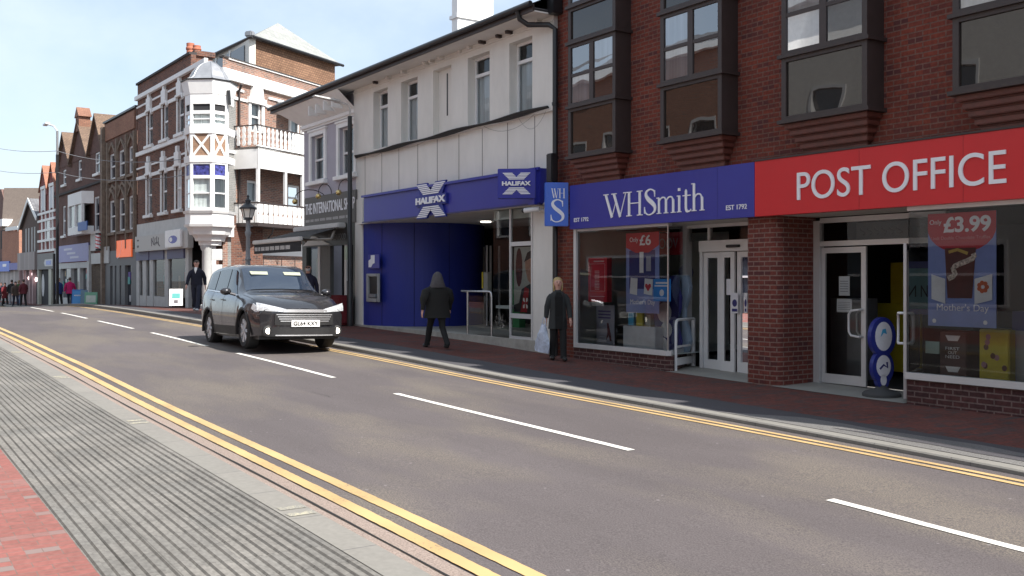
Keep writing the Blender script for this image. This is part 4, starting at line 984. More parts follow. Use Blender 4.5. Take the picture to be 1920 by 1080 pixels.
for wd in (.24, .16, .3, .3, .34, .34, .34, .34):
    mb.box(x, x + wd, fo + .011, fo + .014, fz - .25, fz - .14); x += wd + .07
    if x > fb_ - .35: break
mb.build('valance_print', mat('pale_worn_print', (.42, .41, .40), .6, var=.6, scale=45), aw)
for (p, q) in (((ib - .3, .3, hz0 - .05), (fb_ - .1, fo * .55, fz + .02)), ((fb_ - .1, fo * .55, fz + .02), (fb_ - 1.2, fo - .06, fz - .0)), ((ia + .3, .3, hz0 - .05), (fa_ + 1.6, fo * .5, fz + .02))):
    MB(A).tube([p, q], .035, 6).build('folding_arm', mat('taupe_arm', (.22, .19, .16), .5), aw, smooth=True)
t = thing('shop_sign', 'small black FROZEN FOOD panel under the awning of the lilac shop', 'shop sign', A.w((-26.8, .2, 2.8)))
MB(A).box(IL + .4, A.s(654, .1), .05, .10, 2.66, 3.12).build('board', M['black'], t)
text('FROZEN FOOD', A, A.s(616, .1), A.s(648, .1), 2.82, 3.0, .101, mat('grey_letter', (.22, .22, .22), .6, var=0), t, depth=.006, bold=.01)
MB(A).prism([(A.s(568, .12), 2.70), (A.s(619, .12), 2.70), (A.s(592, .12), 2.97), (A.s(585, .12), 2.99)], .10, .13).build('white_gable_plate', M['upvc'], t)
# modern lamp post in front of the joint between the two buildings
def z_on(x, y): return zp(x, y) if y > 9.05 else zr(x)
lp = thing('street_lamp', 'tall slim black street lamp with flat pale head in front of the lilac shop', 'street lamp', (A.s(656, .3), 11.7, z_on(-25.8, 11.7)))
x = A.s(656, .3); zt = A.z(656, 218, .3)
MB(A).tube([(x, .3, .2), (x, .3, 1.6), (x, .3, 1.62), (x, .3, zt)], [.085, .085, .07, .062], 12).build('post', M['black'], lp, smooth=True)
MB(A).tube([(x, .3, zt), (x, .3, zt + .22), (x - .05, .4, zt + .34), (x - .15, .7, zt + .40)], .03, 8).build('arm', WB, lp, smooth=True)
MB(A).add([(x - .12, .60, zt + .37), (x + .06, .60, zt + .37), (x + .02, 1.35, zt + .46), (x - .2, 1.35, zt + .46), (x - .12, .60, zt + .43), (x + .06, .60, zt + .43), (x, 1.35, zt + .50), (x - .18, 1.35, zt + .50)],
          [(0, 1, 2, 3), (4, 5, 6, 7), (0, 1, 5, 4), (1, 2, 6, 5), (2, 3, 7, 6), (3, 0, 4, 7)]).build('lamp_head', WB, lp, bevel=.01)
MB(A).box(x - .11, x - .03, .36, .42, A.z(647, 487, .4), A.z(647, 462, .4)).build('pale_label', mat('pale_green_label', (.5, .55, .42), .6), lp)

# ------------------------------------------------------------------ corner block: old brick with white dressings, corner turret and balconies
bC = thing('corner_building', 'old three-storey brick corner building with white window dressings and a tile-hung top floor', 'building', (-42, 12.5, .4))
W = M['white']
SL0, SL1 = C1.s(258), -.35
cols2 = [C1.s(p) for p in (282.5, 311, 340)]; cols1 = [C1.s(p) for p in (281, 309, 336)]
hl = [(s - .48, s + .34, 8.02, 9.60) for s in cols2] + [(s - .48, s + .34, 4.72, 6.58) for s in cols1]
PE = C1.s(358); mb = MB(C1); mb.wall(SL0, SL1, 4.30, 10.60, hl, 0, .16); mb.box(SL0, PE, -.22, 0, 10.60, 11.2); mb.quad((SL0, 0, 0), (SL0, -9, 0), (SL0, -9, 10.6), (SL0, 0, 10.6)); mb.build('street_wall', M['brickC'], bC)
for k, (a, b, c, d) in enumerate(hl):
    sm = (a + b) / 2
    f = MB(C1); zm = (c + d) / 2
    f.box(a, a + .1, -.15, -.06, c, d); f.box(b - .1, b, -.15, -.06, c, d); f.box(a + .1, b - .1, -.15, -.06, d - .1, d); f.box(a + .1, b - .1, -.15, -.06, c, c + .08); f.box(a + .1, b - .1, -.15, -.05, zm - .04, zm + .04)
    w_ = f.build('sash_window', M['upvc'], bC)
    MB(C1).quad((a, -.2, c), (b, -.2, c), (b, -.2, d), (a, -.2, d)).build('blind_or_dark_room', M['curtain'] if k % 2 else M['dark'], w_)  # alternate ones are a dark sheet, the room's shade put into its colour
    MB(C1).quad((a + .1, -.10, c), (b - .1, -.10, c), (b - .1, -.10, d), (a + .1, -.10, d)).build('pane', GL, w_)
    f = MB(C1); f.box(a - .10, a, -.02, .05, c, d - .15)
    f.prism([(a - .12, d - .12), (a + .02, d - .12), (a + .02, d + .02), (b - .02, d + .02), (b - .02, d - .12), (b + .12, d - .12), (b + .12, d + .10), (sm + .30, d + .12), (sm + .34, d + .62), (sm + .13, d + .66), (sm + .13, d + .90), (sm - .13, d + .90), (sm - .13, d + .66), (sm - .34, d + .62), (sm - .30, d + .12), (a - .12, d + .10)], .0, .12)
    f.build('white_window_head', W, bC)
    MB(C1).box(a - .22, b + .22, 0, .16, c - .16, c - .02).build('sill', W, bC, bevel=.01)
for z, zt in ((9.58, 9.70), (6.56, 6.68)):
    for i in range(4):
        ss = [SL0] + [h for s in (cols2 if z > 9 else cols1) for h in (s - .62, s + .48)] + [SL1]
        a, b = ss[2 * i], ss[2 * i + 1]
        if b > a: MB(C1).box(a, b, 0, .07, z - .06, zt - .02).build('band', W, bC); MB(C1).box(a, b, 0, .06, z + .46, z + .54).build('band', W, bC)
MB(C1).box(SL0, SL1, 0, .10, 7.66, 7.86).build('string_course', W, bC, bevel=.01)
MB(C1).box(SL0, SL1, 0, .16, 10.42, 10.62).build('string_course', W, bC, bevel=.01)
MB(C1).box(SL0 - .05, PE, -.25, .08, 11.2, 11.30).build('coping', mat('dark_coping', (.05, .045, .045), .9), bC)
# shopfront on the street side
PW = mat('grey_white_paint', (.50, .51, .50), .6, var=.1, scale=3)
MB(C1).box(SL0 + .1, SL1, -.1, .06, 3.70, 4.32).build('plain_board', PW, bC)
f = MB(C1)
for p0, p1 in ((258, 263), (270, 276), (283, 289.5), (311, 318), (350, 356)): f.box(C1.s(p0), C1.s(p1), -.1, .06, .1, 3.0)
for p0, p1 in ((263, 270), (276, 283), (289.5, 311)): f.box(C1.s(p0), C1.s(p1), -.1, .03, .1, .85)
f.build('shopfront_posts', PW, bC)
f = MB(C1)
for p0, p1 in ((260, 283), (285, 311), (318, 349)): f.box(C1.s(p0), C1.s(p1), -.05, .12, 2.55, 2.95)
f.build('roller_blind_boxes', mat('blue_grey_blind', (.13, .14, .24), .6), bC)
mb = MB(C1); mb.quad((SL0 + .2, -.02, .85), (-3, -.02, .85), (-3, -.02, 2.6), (SL0 + .2, -.02, 2.6)); mb.build('window_pane', GL, bC)
random.seed(11)
DC = [mat('display_teal', (.08, .35, .33), .6), mat('display_purple', (.10, .06, .28), .6), mat('display_white', (.6, .6, .6), .6), mat('display_red', (.4, .06, .05), .6), mat('display_cream', (.55, .45, .3), .6)]
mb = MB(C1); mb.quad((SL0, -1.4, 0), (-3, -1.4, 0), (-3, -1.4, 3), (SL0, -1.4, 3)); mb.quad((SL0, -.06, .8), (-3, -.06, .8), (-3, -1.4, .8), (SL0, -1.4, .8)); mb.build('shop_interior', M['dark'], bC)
def displays(fr, parent, s0, s1, o, z0, z1, n, seed=1):
    random.seed(seed)
    for k in range(n):
        s = random.uniform(s0, s1 - .3); w = random.uniform(.15, .5); z = random.uniform(z0, z1 - .3); h = random.uniform(.15, .6)
        MB(fr).box(s, min(s + w, s1), o - .03 - k * .012, o - k * .012, z, min(z + h, z1)).build('display_card', DC[k % 5], parent)
displays(C1, bC, C1.s(290), C1.s(311), -.3, 1.0, 2.4, 5, 3); displays(C1, bC, C1.s(320), C1.s(349), -.3, .9, 2.4, 5, 5); displays(C1, bC, C1.s(276), C1.s(283), -.3, .9, 2.4, 3, 7)
t = thing('shop_sign', 'pale grey corner shop sign with dark script mark at the corner building', 'shop sign', C1.w((-6, .3, 2.95)))
sgb = C1.s(352, .3); sga = C1.s(253, .3)
MB(C1).box(sga, sgb, .06, .30, 2.96, 3.70).build('board', mat('pale_sign', (.46, .45, .43), .5, var=.04), t, bevel=.01)
mb = MB(C1); DK = mat('charcoal_print', (.10, .09, .10), .6)
for px, w, z0, z1 in ((257, .32, 3.46, 3.54), (257, .32, 3.16, 3.26)): s = C1.s(px, .3); mb.box(s, s + w, .301, .305, z0, z1)
sq = C1.s(284, .3)
for k in range(5):
    ribbon(mb, [(sq + k * .28 + .03 * math.sin(a), 3.18 + .045 * a + .06 * (k % 2)) for a in range(9)], .09, .301, .306)
ribbon(mb, [(sq - .05, 3.5), (sq + .4, 3.24), (sq + .9, 3.34), (sq + 1.35, 3.14)], .05, .301, .308)
mb.build('script_mark', DK, t)
t = thing('projecting_sign', 'white box sign with a blue oval badge beside the pale corner shop sign', 'shop sign', C1.w((-4.5, .5, 3.0)))
s0, s1 = C1.s(309, .42), C1.s(338, .42)
MB(C1).box(s0, s1, .31, .42, 3.02, 3.78).build('box', mat('white_plastic', (.8, .8, .8), .4), t, bevel=.02)
OV = mat('blue_oval', (.03, .03, .35), .4)
q = C1.s(324, .42); disc(C1, q, 3.36, .62, .17, .421, OV, t, 'oval')
disc(C1, q - .3, 3.36, .22, .1, .423, LS, t, 'white_dot')
# chamfered corner: door recess, column, lit return wall
ctr = (-39.55, 12.0)
mb = MB(C1); mb.quad((-.6, -.02, .1), (-.6, -2.4, .1), (-.6, -2.4, 4.3), (-.6, -.02, 4.3)); mb.build('recess_wall', M['brickC'], bC)
MB(C1).box(-.80, -.42, -.35, .10, .1, 4.3).build('corner_pilaster', W, bC)
# side wall, sunlit
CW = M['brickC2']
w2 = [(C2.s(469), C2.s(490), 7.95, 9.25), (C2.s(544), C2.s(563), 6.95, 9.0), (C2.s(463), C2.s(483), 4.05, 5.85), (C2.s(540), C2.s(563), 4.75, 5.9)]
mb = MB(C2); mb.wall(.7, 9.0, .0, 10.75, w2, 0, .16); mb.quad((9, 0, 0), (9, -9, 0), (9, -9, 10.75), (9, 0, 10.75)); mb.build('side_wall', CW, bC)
mb = MB(C2); mb.wall(1.0, 1.5, .4, 9.7, [], .004, .0); mb.build('grey_brick_quoin', brick('grey_header_brick', (.17, .18, .18), (.22, .22, .22), (.3, .29, .27), bw=.11), bC)
for k, (a, b, c, d) in enumerate(w2):
    f = MB(C2); zm = (c + d) / 2
    f.box(a, a + .1, -.15, -.06, c, d); f.box(b - .1, b, -.15, -.06, c, d); f.box(a + .1, b - .1, -.15, -.06, d - .1, d); f.box(a + .1, b - .1, -.15, -.06, c, c + .08); f.box(a + .1, b - .1, -.15, -.05, zm - .04, zm + .04)
    w_ = f.build('sash_window', M['upvc'], bC)
    MB(C2).quad((a, -.2, c), (b, -.2, c), (b, -.2, d), (a, -.2, d)).build('blind_or_dark_room', M['curtain'] if k != 3 else M['dark'], w_)  # last one is a dark sheet coloured as the unlit room
    MB(C2).quad((a + .1, -.10, c), (b - .1, -.10, c), (b - .1, -.10, d), (a + .1, -.10, d)).build('pane', GL, w_)
    if k < 2:
        sm = (a + b) / 2; f = MB(C2); f.box(a - .14, a, -.02, .07, c, d - .1); f.box(b, b + .14, -.02, .07, c, d - .1)
        f.prism([(a - .2, d - .1), (b + .2, d - .1), (b + .2, d + .14), (sm + .4, d + .14), (sm + .32, d + .6), (sm + .14, d + .62), (sm + .14, d + .75), (sm - .14, d + .75), (sm - .14, d + .62), (sm - .32, d + .6), (sm - .4, d + .14), (a - .2, d + .14)], 0, .14)
        f.build('white_window_head', W, bC)
for z0, z1, o in ((9.86, 10.30, .15),): MB(C2).box(.6, 9.02, 0, o, z0, z1).build('white_frieze', W, bC)
def bands(z0, z1, cuts):
    S = [1.0] + cuts + [9.0]
    for a, b in zip(S[::2], S[1::2]): MB(C2).box(a, b, 0, .06, z0, z1).build('band', W, bC)
w0, w1_ = w2[0], w2[1]
bands(9.50, 9.60, [w0[0] - .45, w0[1] + .45, w1_[0] - .5, w1_[1] + .5]); bands(9.12, 9.24, [w0[0] - .22, w0[1] + .22, w1_[0] - .3, w1_[1] + .3])
bands(7.62, 7.82, [1.6, 9.0]); bands(6.86, 6.98, [1.6, 9.0]); bands(10.72, 10.78, [1.0, 1.01])
MB(C2).box(.7, 9.02, -.2, .06, 10.75, 10.82).build('coping', mat('dark_coping', (.05, .045, .045), .9), bC)
MB(C2).box(.75, 1.35, -.5, .2, 3.2, 4.35).build('white_block', W, bC) if False else None
MB(C2).tube([(1.62, .08, .3), (1.62, .08, 9.5), (1.5, .3, 9.75)], .05, 8).build('drainpipe', M['brown'], bC, smooth=True)
# tile-hung top storey with slate roof
TS0, TS1, TO = C2.s(467, -1.2), C2.s(628, -1.2), -1.2
mb = MB(C2); mb.quad((TS0, TO, 10.2), (TS1, TO, 10.2), (TS1, TO, C2.z(628, 122, TO)), (TS0, TO, 12.35)); mb.build('tile_hung_wall', M['hung'], bC)
zc = 12.35
TC2 = C2.w((TS0, TO, 0)); LD = 6.5
fr_d = Fr((TC2[0] - C1.d[0] * LD, TC2[1] - C1.d[1] * LD), C1.d)
MB(fr_d).box(0, LD, -.3, 0, 10.2, 12.35).build('dormer_wall', M['panel'], bC)
def toC2(p):
    dx, dy = p[0] - C2.O[0], p[1] - C2.O[1]; return (dx * C2.d[0] + dy * C2.d[1], dx * C2.n[0] + dy * C2.n[1])
for k in range(3):
    a = LD - .35 - 1.9 * (k + 1); MB(fr_d).box(a, a + 1.75, .01, .05, 10.9, 12.1).build('dormer_window', darkglass('dark_window', (.03, .035, .05), refl=.1), bC)
    MB(fr_d).box(a - .12, a, .01, .08, 10.8, 12.2).build('dormer_post', W, bC)
def C2p(s, o, z): return (s, o, z)
mb = MB(C2); e = .3
A1, B1 = (TS0 - e * .4, TO + e, zc), (TS1 + e, TO + e, C2.z(628, 122, TO))
zc2 = B1[2]; ds_, do_ = toC2(fr_d.w((0, .3, 0))); Cc, Dd = (TS1 + e, TO - 7, zc2), (ds_, do_, zc)
apx = (C2.s(521, -3.9), -3.9, C2.z(521, 43, -3.9))
mb.add([A1, B1, Cc, Dd, apx], [(0, 1, 4), (1, 2, 4), (2, 3, 4), (3, 0, 4)]); mb.build('slate_roof', M['slate_l'], bC)
mb = MB(C2); mb.tube([A1, B1], .07, 6); mb.tube([A1, Dd], .07, 6); mb.build('gutter', M['black'], bC)
mb = MB(C2); mb.box(A1[0] - .1, A1[0] + .2, A1[1] - .4, A1[1], zc, zc + .25); mb.build('lead_finial', M['lead'], bC, bevel=.05)
# flat roof and chimney behind the parapet
mb = MB(); P = [C1.w((SL0, -.1, 10.1)), C1.w((SL1, -.1, 10.1)), C2.w((9, -.1, 10.1)), C1.w((SL0, -9, 10.1))]; mb.add(P, [(0, 1, 2, 3)]); mb.build('flat_roof', M['lead'], bC)
s_ = C1.s(364, -.5)
MB(C1).box(s_ - .75, s_ + .6, -1.1, -.4, 10.2, 11.45).box(s_ - .85, s_ + .7, -1.2, -.3, 11.28, 11.5).build('chimney_stack', M['brickC'], bC)
TC = mat('terracotta', (.42, .15, .09), .8)
for px, h in ((357, .78), (369, .50)):
    s = C1.s(px, -.75); MB(C1).lathe((s, -.75, 11.45), [(.2, 0), (.17, h * .6), (.2, h * .65), (.2, h * .75), (.17, h * .8), (.18, h)], 12).build('chimney_pot', TC, bC, smooth=True)
s = C1.s(395, -3); MB(C1).lathe((s, -3, 11.0), [(.2, 0), (.17, .6), (.2, .65)], 12).build('chimney_pot', TC, bC, smooth=True)
# turret
tu = thing('corner_turret', 'white octagonal bay turret with grey lead dome on the corner of the brick building', 'turret', (-39.6, 12, 2.8))
cN = R(-38); cx, cy = -40.12, 12.08
def dirv(a): return (math.cos(a), math.sin(a))
aM = cN; n_ = dirv(aM); tM = (-n_[1], n_[0])
dM, hw, sw = .96, .45, .68
k0 = (cx + n_[0] * dM - tM[0] * hw, cy + n_[1] * dM - tM[1] * hw); k1 = (cx + n_[0] * dM + tM[0] * hw, cy + n_[1] * dM + tM[1] * hw)
aR = aM + R(52); nR = dirv(aR); tR = (-nR[1], nR[0]); k2 = (k1[0] + tR[0] * sw, k1[1] + tR[1] * sw)
aL = aM - R(50); nL = dirv(aL); tL = (-nL[1], nL[0]); km = (k0[0] - tL[0] * sw, k0[1] - tL[1] * sw)
aR2 = aR + R(40); tR2 = (-dirv(aR2)[1], dirv(aR2)[0]); k3 = (k2[0] + tR2[0] * .8, k2[1] + tR2[1] * .8)
kl = (km[0] - .1, km[1] + 1.0)
oct_ = [kl, km, k0, k1, k2, k3]
def off(poly, e):
    return [(cx + (x - cx) * e, cy + (y - cy) * e) for x, y in poly]
def slab(name, e0, e1, z0, z1, m=None, par=None):
    mb = MB(); n = len(oct_); a, b = off(oct_, e0), off(oct_, e1)
    mb.add([(*p, z0) for p in a] + [(*p, z1) for p in b], [tuple(range(n)), tuple(range(2 * n - 1, n - 1, -1))] + [(i, (i + 1) % n, n + (i + 1) % n, n + i) for i in range(n)])
    return mb.build(name, m or W, par or tu)
ZT = {k: CZ + (HY - y) / 48.6 for k, y in dict(eave=140, cor=166, w1t=184, w1b=224, s1=232, xt=240, xb=288, st=300, sb=322, w2t=328, w2b=383, s2=391, s2b=396, pb=417, c1=424, c2=432, c3=438, c4=444, c5=457).items()}
slab('cornice', 1.02, 1.14, ZT['cor'], ZT['eave']); slab('gutter', 1.17, 1.19, ZT['eave'], ZT['eave'] + .05, M['black'])
slab('frieze', 1.0, 1.0, ZT['w1t'] + .05, ZT['cor'])
faces = [(km, k0), (k0, k1), (k1, k2)]
for (p, q) in faces:
    L = math.hypot(q[0] - p[0], q[1] - p[1]); fr = Fr(p, ((q[0] - p[0]) / L, (q[1] - p[1]) / L))
    for kk, (zt, zb_, up) in enumerate(((ZT['w1t'] + .05, ZT['s1'] + .05, .34), (ZT['st'] + .05, ZT['s2'], .52))):
        f = MB(fr); g = .10
        f.box(0, g, -.1, 0, zb_, zt); f.box(L - g, L, -.1, 0, zb_, zt); f.box(g, L - g, -.1, 0, zt - .08, zt); f.box(g, L - g, -.1, 0, zb_, zb_ + .12)
        f.box(g, L - g, -.1, -.0, zt - up - .13, zt - up); zm = (zb_ + .12 + zt - up - .13) / 2; f.box(g, L - g, -.1, -.02, zm - .025, zm + .025)
        w_ = f.build('bay_window', W, tu)
        MB(fr).quad((g, -.12, zb_), (L - g, -.12, zb_), (L - g, -.12, zt - up - .1), (g, -.12, zt - up - .1)).build('curtain', mat('white_curtain', (.70, .71, .70), .9, var=.3, scale=16, sx=(1, 1, .05)), w_)
        if kk: MB(fr).box(g, L - g, -.06, -.04, zt - up, zt - .08).build('blue_patterned_pane', mat('blue_stained_glass', (.05, .055, .22), .3, var=.9, scale=9), w_)
        else: MB(fr).box(g, L - g, -.06, -.05, zt - up, zt - .08).build('top_light', M['dark'], w_)
        MB(fr).quad((g, -.05, zb_ + .12), (L - g, -.05, zb_ + .12), (L - g, -.05, zt - up - .13), (g, -.05, zt - up - .13)).build('pane', GL, w_)
    f = MB(fr); z0, z1 = ZT['xb'] + .04, ZT['xt'] - .04
    MB(fr).box(0, L, -.1, -.03, z0 - .05, z1 + .05).build('brick_panel', brick('orange_infill_brick', (.33, .20, .13), (.27, .165, .11), (.26, .18, .13), dirt=.2), tu)
    f.box(0, .09, -.03, .0, z0, z1); f.box(L - .09, L, -.03, .0, z0, z1)
    ribbon(f, [(.08, z0), (L - .08, z1)], .09, -.03, -.004); ribbon(f, [(.08, z1), (L - .08, z0)], .09, -.03, -.002); f.build('cross_timbers', W, tu)
slab('back_wall', .78, .78, ZT['s2b'], ZT['cor'], W)
slab('band', 1.03, 1.05, ZT['xt'] - .05, ZT['s1'] + .06); slab('band', 1.03, 1.05, ZT['st'] + .04, ZT['xb'] + .06)
slab('sill_band', 1.05, 1.10, ZT['s2b'], ZT['s2']); slab('apron', 1.0, 1.0, ZT['pb'], ZT['s2b'])
slab('corbel', 1.03, 1.06, ZT['pb'] - .10, ZT['pb']); slab('corbel', .84, .95, ZT['c2'], ZT['pb'] - .10); slab('corbel', .82, .86, ZT['c2'] - .1, ZT['c2']); slab('corbel', .62, .72, ZT['c4'], ZT['c2'] - .1)
slab('corbel', .60, .63, ZT['c4'] - .1, ZT['c4']); slab('corbel', .46, .48, ZT['c5'], ZT['c4'] - .1)
MB().lathe((cx + .12, cy - .18, .4), [(.26, 0), (.26, .2), (.2, .25), (.19, ZT['c5'] - .65), (.26, ZT['c5'] - .5), (.26, ZT['c5'] - .4)], 16).build('column', mat('grey_white_paint', (.5, .51, .5), .6), tu, smooth=True)
# lead dome: concave-convex profile over the same plan
mb = MB(); prof = [(1.14, 0), (.95, .07), (.82, .24), (.72, .50), (.56, .78), (.32, 1.0), (.12, 1.10), (.02, 1.16)]; n = len(oct_); pts = []
zb0 = ZT['eave'] + .05
for e, h in prof: pts += [(*p, zb0 + h * .78) for p in off(oct_, e)]
mb.add(pts, [(i * n + j, i * n + (j + 1) % n, (i + 1) * n + (j + 1) % n, (i + 1) * n + j) for i in range(len(prof) - 1) for j in range(n)])
mb.build('lead_dome', M['lead'], tu)
for v in (k0, k1, k2, km):
    MB().tube([(cx + (v[0] - cx) * e, cy + (v[1] - cy) * e, zb0 + h * .78) for e, h in prof], .025, 6).build('lead_roll', M['lead'], tu, smooth=True)
MB().tube([(k2[0] + .1, k2[1], ZT['cor'] + .2), (k2[0] + .1, k2[1] + .05, ZT['w1t'])], .07, 8).build('hopper', M['black'], tu)
# balconies on the side wall
bo = 1.25
def balusters(fr, par, a, b, o, z0, z1, n, m, axis='s', st=None):
    for i in range(n):
        t = a + (b - a) * (i + .5) / n; h = z1 - z0; w = abs(b - a) / n * .62 / 2
        P = [(-w * .55, 0), (-w, .12 * h), (-w * .6, .3 * h), (-w, .45 * h), (-w * .6, .6 * h), (-w, .78 * h), (-w * .4, h)]
        poly = [(t + x, z0 + y) for x, y in P] + [(t - x, z0 + y) for x, y in reversed(P)]
        if axis == 's': MB(fr).prism(poly, o - .03, o).build('baluster', m, par)
ub = thing('upper_balcony', 'upper white balcony with cut-out balusters on the sunlit side of the brick corner building', 'balcony', C2.w((3, .6, 6.1)))
ua, ue = C2.s(484, bo), 8.6; EF = Fr(C2.w((ua, 0, 0))[:2], C2.n)
MB(C2).box(ua, ue, bo - .04, bo, C2.z(484, 315, bo), C2.z(484, 274, bo)).build('deep_fascia', W, ub)
MB(C2).quad((ua, 0, C2.z(484, 315, bo)), (ua, bo, C2.z(484, 315, bo)), (ua, bo, C2.z(484, 274, bo)), (ua, 0, C2.z(484, 274, bo))).build('end_fascia', W, ub)
zf = C2.z(484, 274, bo); zh = C2.z(484, 235, bo)
MB(C2).box(ua, ue, 0, bo, zf - .1, zf).build('deck', mat('brown_deck', (.12, .08, .06), .8), ub)
MB(C2).box(ua - .05, ue, bo - .06, bo + .04, zf, zf + .06).build('bottom_rail', W, ub)
balusters(C2, ub, ua, ua + 2.5, bo, zf + .06, zh, 9, W); balusters(EF, ub, .1, bo, .03, zf + .06, zh, 4, W)
MB(C2).box(ua + 2.5, ua + 3.0, bo - .04, bo, zf + .06, zh).build('solid_panel', W, ub)
balusters(C2, ub, ua + 3.15, ue, bo, zf + .06, zh, 12, W)
MB(C2).box(ua - .02, ue, bo - .05, bo + .01, zh, zh + .05).build('top_rail', M['brown'], ub)
MB(C2).box(ua - .02, ua + .04, 0, bo, zh, zh + .05).build('top_rail', M['brown'], ub)
MB(C2).box(ua + 3.02, ua + 3.12, bo - .1, bo, zf, zf + 2.35).build('post', W, ub)
MB(C2).add([(4.2, 0, 9.5), (5.6, 0, 9.5), (5.6, 1.0, 9.0), (3.9, 1.0, 9.0), (4.2, 0, 9.4), (5.6, 0, 9.4), (5.6, 1.0, 8.92), (3.9, 1.0, 8.92)], [(0, 1, 2, 3), (7, 6, 5, 4), (2, 3, 7, 6), (0, 3, 7, 4), (1, 2, 6, 5)]).build('porch_roof', M['slate_l'], ub)
lb = thing('lower_balcony', 'lower white balcony with vertical board balustrade behind the old street lamp', 'balcony', C2.w((3, .6, 3.9)))
za, zb2, zl = C2.z(484, 417, bo), C2.z(484, 379, bo), C2.z(484, 316, bo)
MB(C2).box(ua, ue, 0, bo, za - .15, za).build('deck', M['brown'], lb)
n = 22
for i in range(n):
    a = ua + (ue - ua) * i / n; b = ua + (ue - ua) * (i + 1) / n
    MB(C2).prism([(a + .03, za), (b - .03, za), (b - .03, za + .28), (b - .07, za + .36), (b - .03, za + .44), (b - .03, zb2 - .06), (a + .03, zb2 - .06), (a + .03, za + .44), (a + .07, za + .36), (a + .03, za + .28)], bo - .03, bo).build('balustrade_board', W, lb)
MB(C2).box(ua, ue, bo - .07, bo + .02, zb2 - .04, zb2 + .02).build('top_rail', M['brown'], lb)
for i in range(6):
    a = bo * i / 6; b = bo * (i + 1) / 6; MB(EF).box(a + .03, b - .03, -.03, 0, za, zb2 - .04).build('balustrade_board', W, lb)
MB(C2).box(ua - .02, ua + .04, 0, bo, zb2 - .04, zb2 + .02).build('top_rail', M['brown'], lb)
for s in (ua + .07, C2.s(537, bo), C2.s(569, bo)): MB(C2).box(s - .06, s + .06, bo - .12, bo - .01, zb2, zl + .02).build('post', W, lb)
for s in (ua + 1, ua + 2.6): MB(C2).tube([(s, 0, za - .9)] + [(s, bo * math.sin(R(a)), za - .15 - .75 * math.cos(R(a))) for a in range(10, 91, 20)], .03, 6).build('curved_bracket', M['black'], lb, smooth=True)
MB(C2).box(ua + .2, 8.9, .0, .08, za - 1.3, za - .75).build('white_band', W, lb)
MB(C2).box(.75, 1.15, -.1, .2, C2.z(440, 445), C2.z(440, 405)).build('white_block', W, lb)
# railings against the foot of the side wall
ra = thing('wall_railing', 'thin rusty hoop railing along the sunlit orange brick wall', 'railing', C2.w((4, 1.5, .5)))
for p0, p1 in ((494, 528), (553, 580)):
    a, b = C2.s(p0, 1.5), C2.s(p1, 1.5); z = C2.z(p0, 484, 1.5)
    MB(C2).tube([(a, 1.5, .3), (a, 1.5, z), (b, 1.5, z), (b, 1.5, .3)], .02, 6).build('hoop', M['brown'], ra)
# white board signs by the corner door
for k, (y0, y1) in enumerate(((467, 488), (496, 530))):
    c = Fr((-38.6, 11.9), dirv(aM + R(90))); a, b = c.s(397), c.s(416)
    t = thing('notice_board', ('upper' if k == 0 else 'lower') + ' white board on the corner beneath the white turret', 'notice board', c.w((a, 0, c.z(405, y1))), 'white boards under the turret')
    MB(c).box(a, b, -.06, 0, c.z(405, y1), c.z(405, y0)).build('board', W, t, bevel=.01)
MB(C2).box(.85, .95, .0, .1, .3, 3.2).build('dark_post', M['black'], tu) if False else None

# ------------------------------------------------------------------ terrace farther up the street
def sashes(fr, par, rects, wmat=None, dep=.12, nm='sash_window', frame_w=.09):
    for k, (a, b, c, d) in enumerate(rects):
        f = MB(fr); zm = (c + d) / 2; g = frame_w
        f.box(a, a + g, -dep, -.04, c, d); f.box(b - g, b, -dep, -.04, c, d); f.box(a + g, b - g, -dep, -.04, d - g, d); f.box(a + g, b - g, -dep, -.04, c, c + g); f.box(a + g, b - g, -dep, -.05, zm - .04, zm + .04)
        w_ = f.build(nm, wmat or M['upvc'], par)
        MB(fr).quad((a + g, -dep + .02, c), (b - g, -dep + .02, c), (b - g, -dep + .02, d), (a + g, -dep + .02, d)).build('pane', darkglass('dark_window', (.03, .035, .05), refl=.1), w_)
bG = thing('gothic_brick_building', 'dark brick building with pointed arched windows and a plain brick parapet', 'building', C1.w((-14.4, 0, .2)))
g0, g1 = C1.s(196), C1.s(257); gz = 10.15
cols = [C1.s(p) for p in (213, 231, 250)]
rc = [(s - .85, s + .35, 6.98, 8.35) for s in cols] + [(s - .85, s + .35, 4.15, 5.85) for s in cols]
mb = MB(C1); mb.wall(g0, g1, 3.0, gz, rc, 0, .2); mb.quad((g0, 0, 0), (g0, -8, 0), (g0, -8, gz), (g0, 0, gz)); mb.quad((g1, 0, 9), (g1, -8, 9), (g1, -8, gz), (g1, 0, gz)); mb.build('wall', brick('soot_brown_brick', (.17, .085, .06), (.12, .06, .045), (.11, .085, .07), dirt=.35), bG)
MB(C1).box(g0, g1, -.2, .1, gz, gz + .1).build('coping', M['black'], bG)
MB(C1).box(g0 + .4, g1 - .3, 0, .06, 9.15, gz - .1).build('parapet_panel', brick('parapet_brick', (.32, .16, .10), (.26, .12, .08), (.2, .14, .11)), bG)
sashes(C1, bG, rc)
STN = mat('weathered_stone', (.20, .155, .12), .9, var=.35, scale=4)
for s in cols:
    for z in (8.35, 5.85):
        P = [(s - 1.05 + .1 * 0, z - .35), (s - 1.0, z), (s - .25, z + .55), (s + .5, z), (s + .55, z - .35)]; f = MB(C1); ribbon(f, P, .14, 0, .08); f.build('arch_moulding', STN, bG)
    f = MB(C1); f.box(s - 1.1, s + .6, 0, .14, 3.98, 4.12); f.box(s - 1.1, s + .6, 0, .12, 6.8, 6.94); f.build('sill', STN, bG)
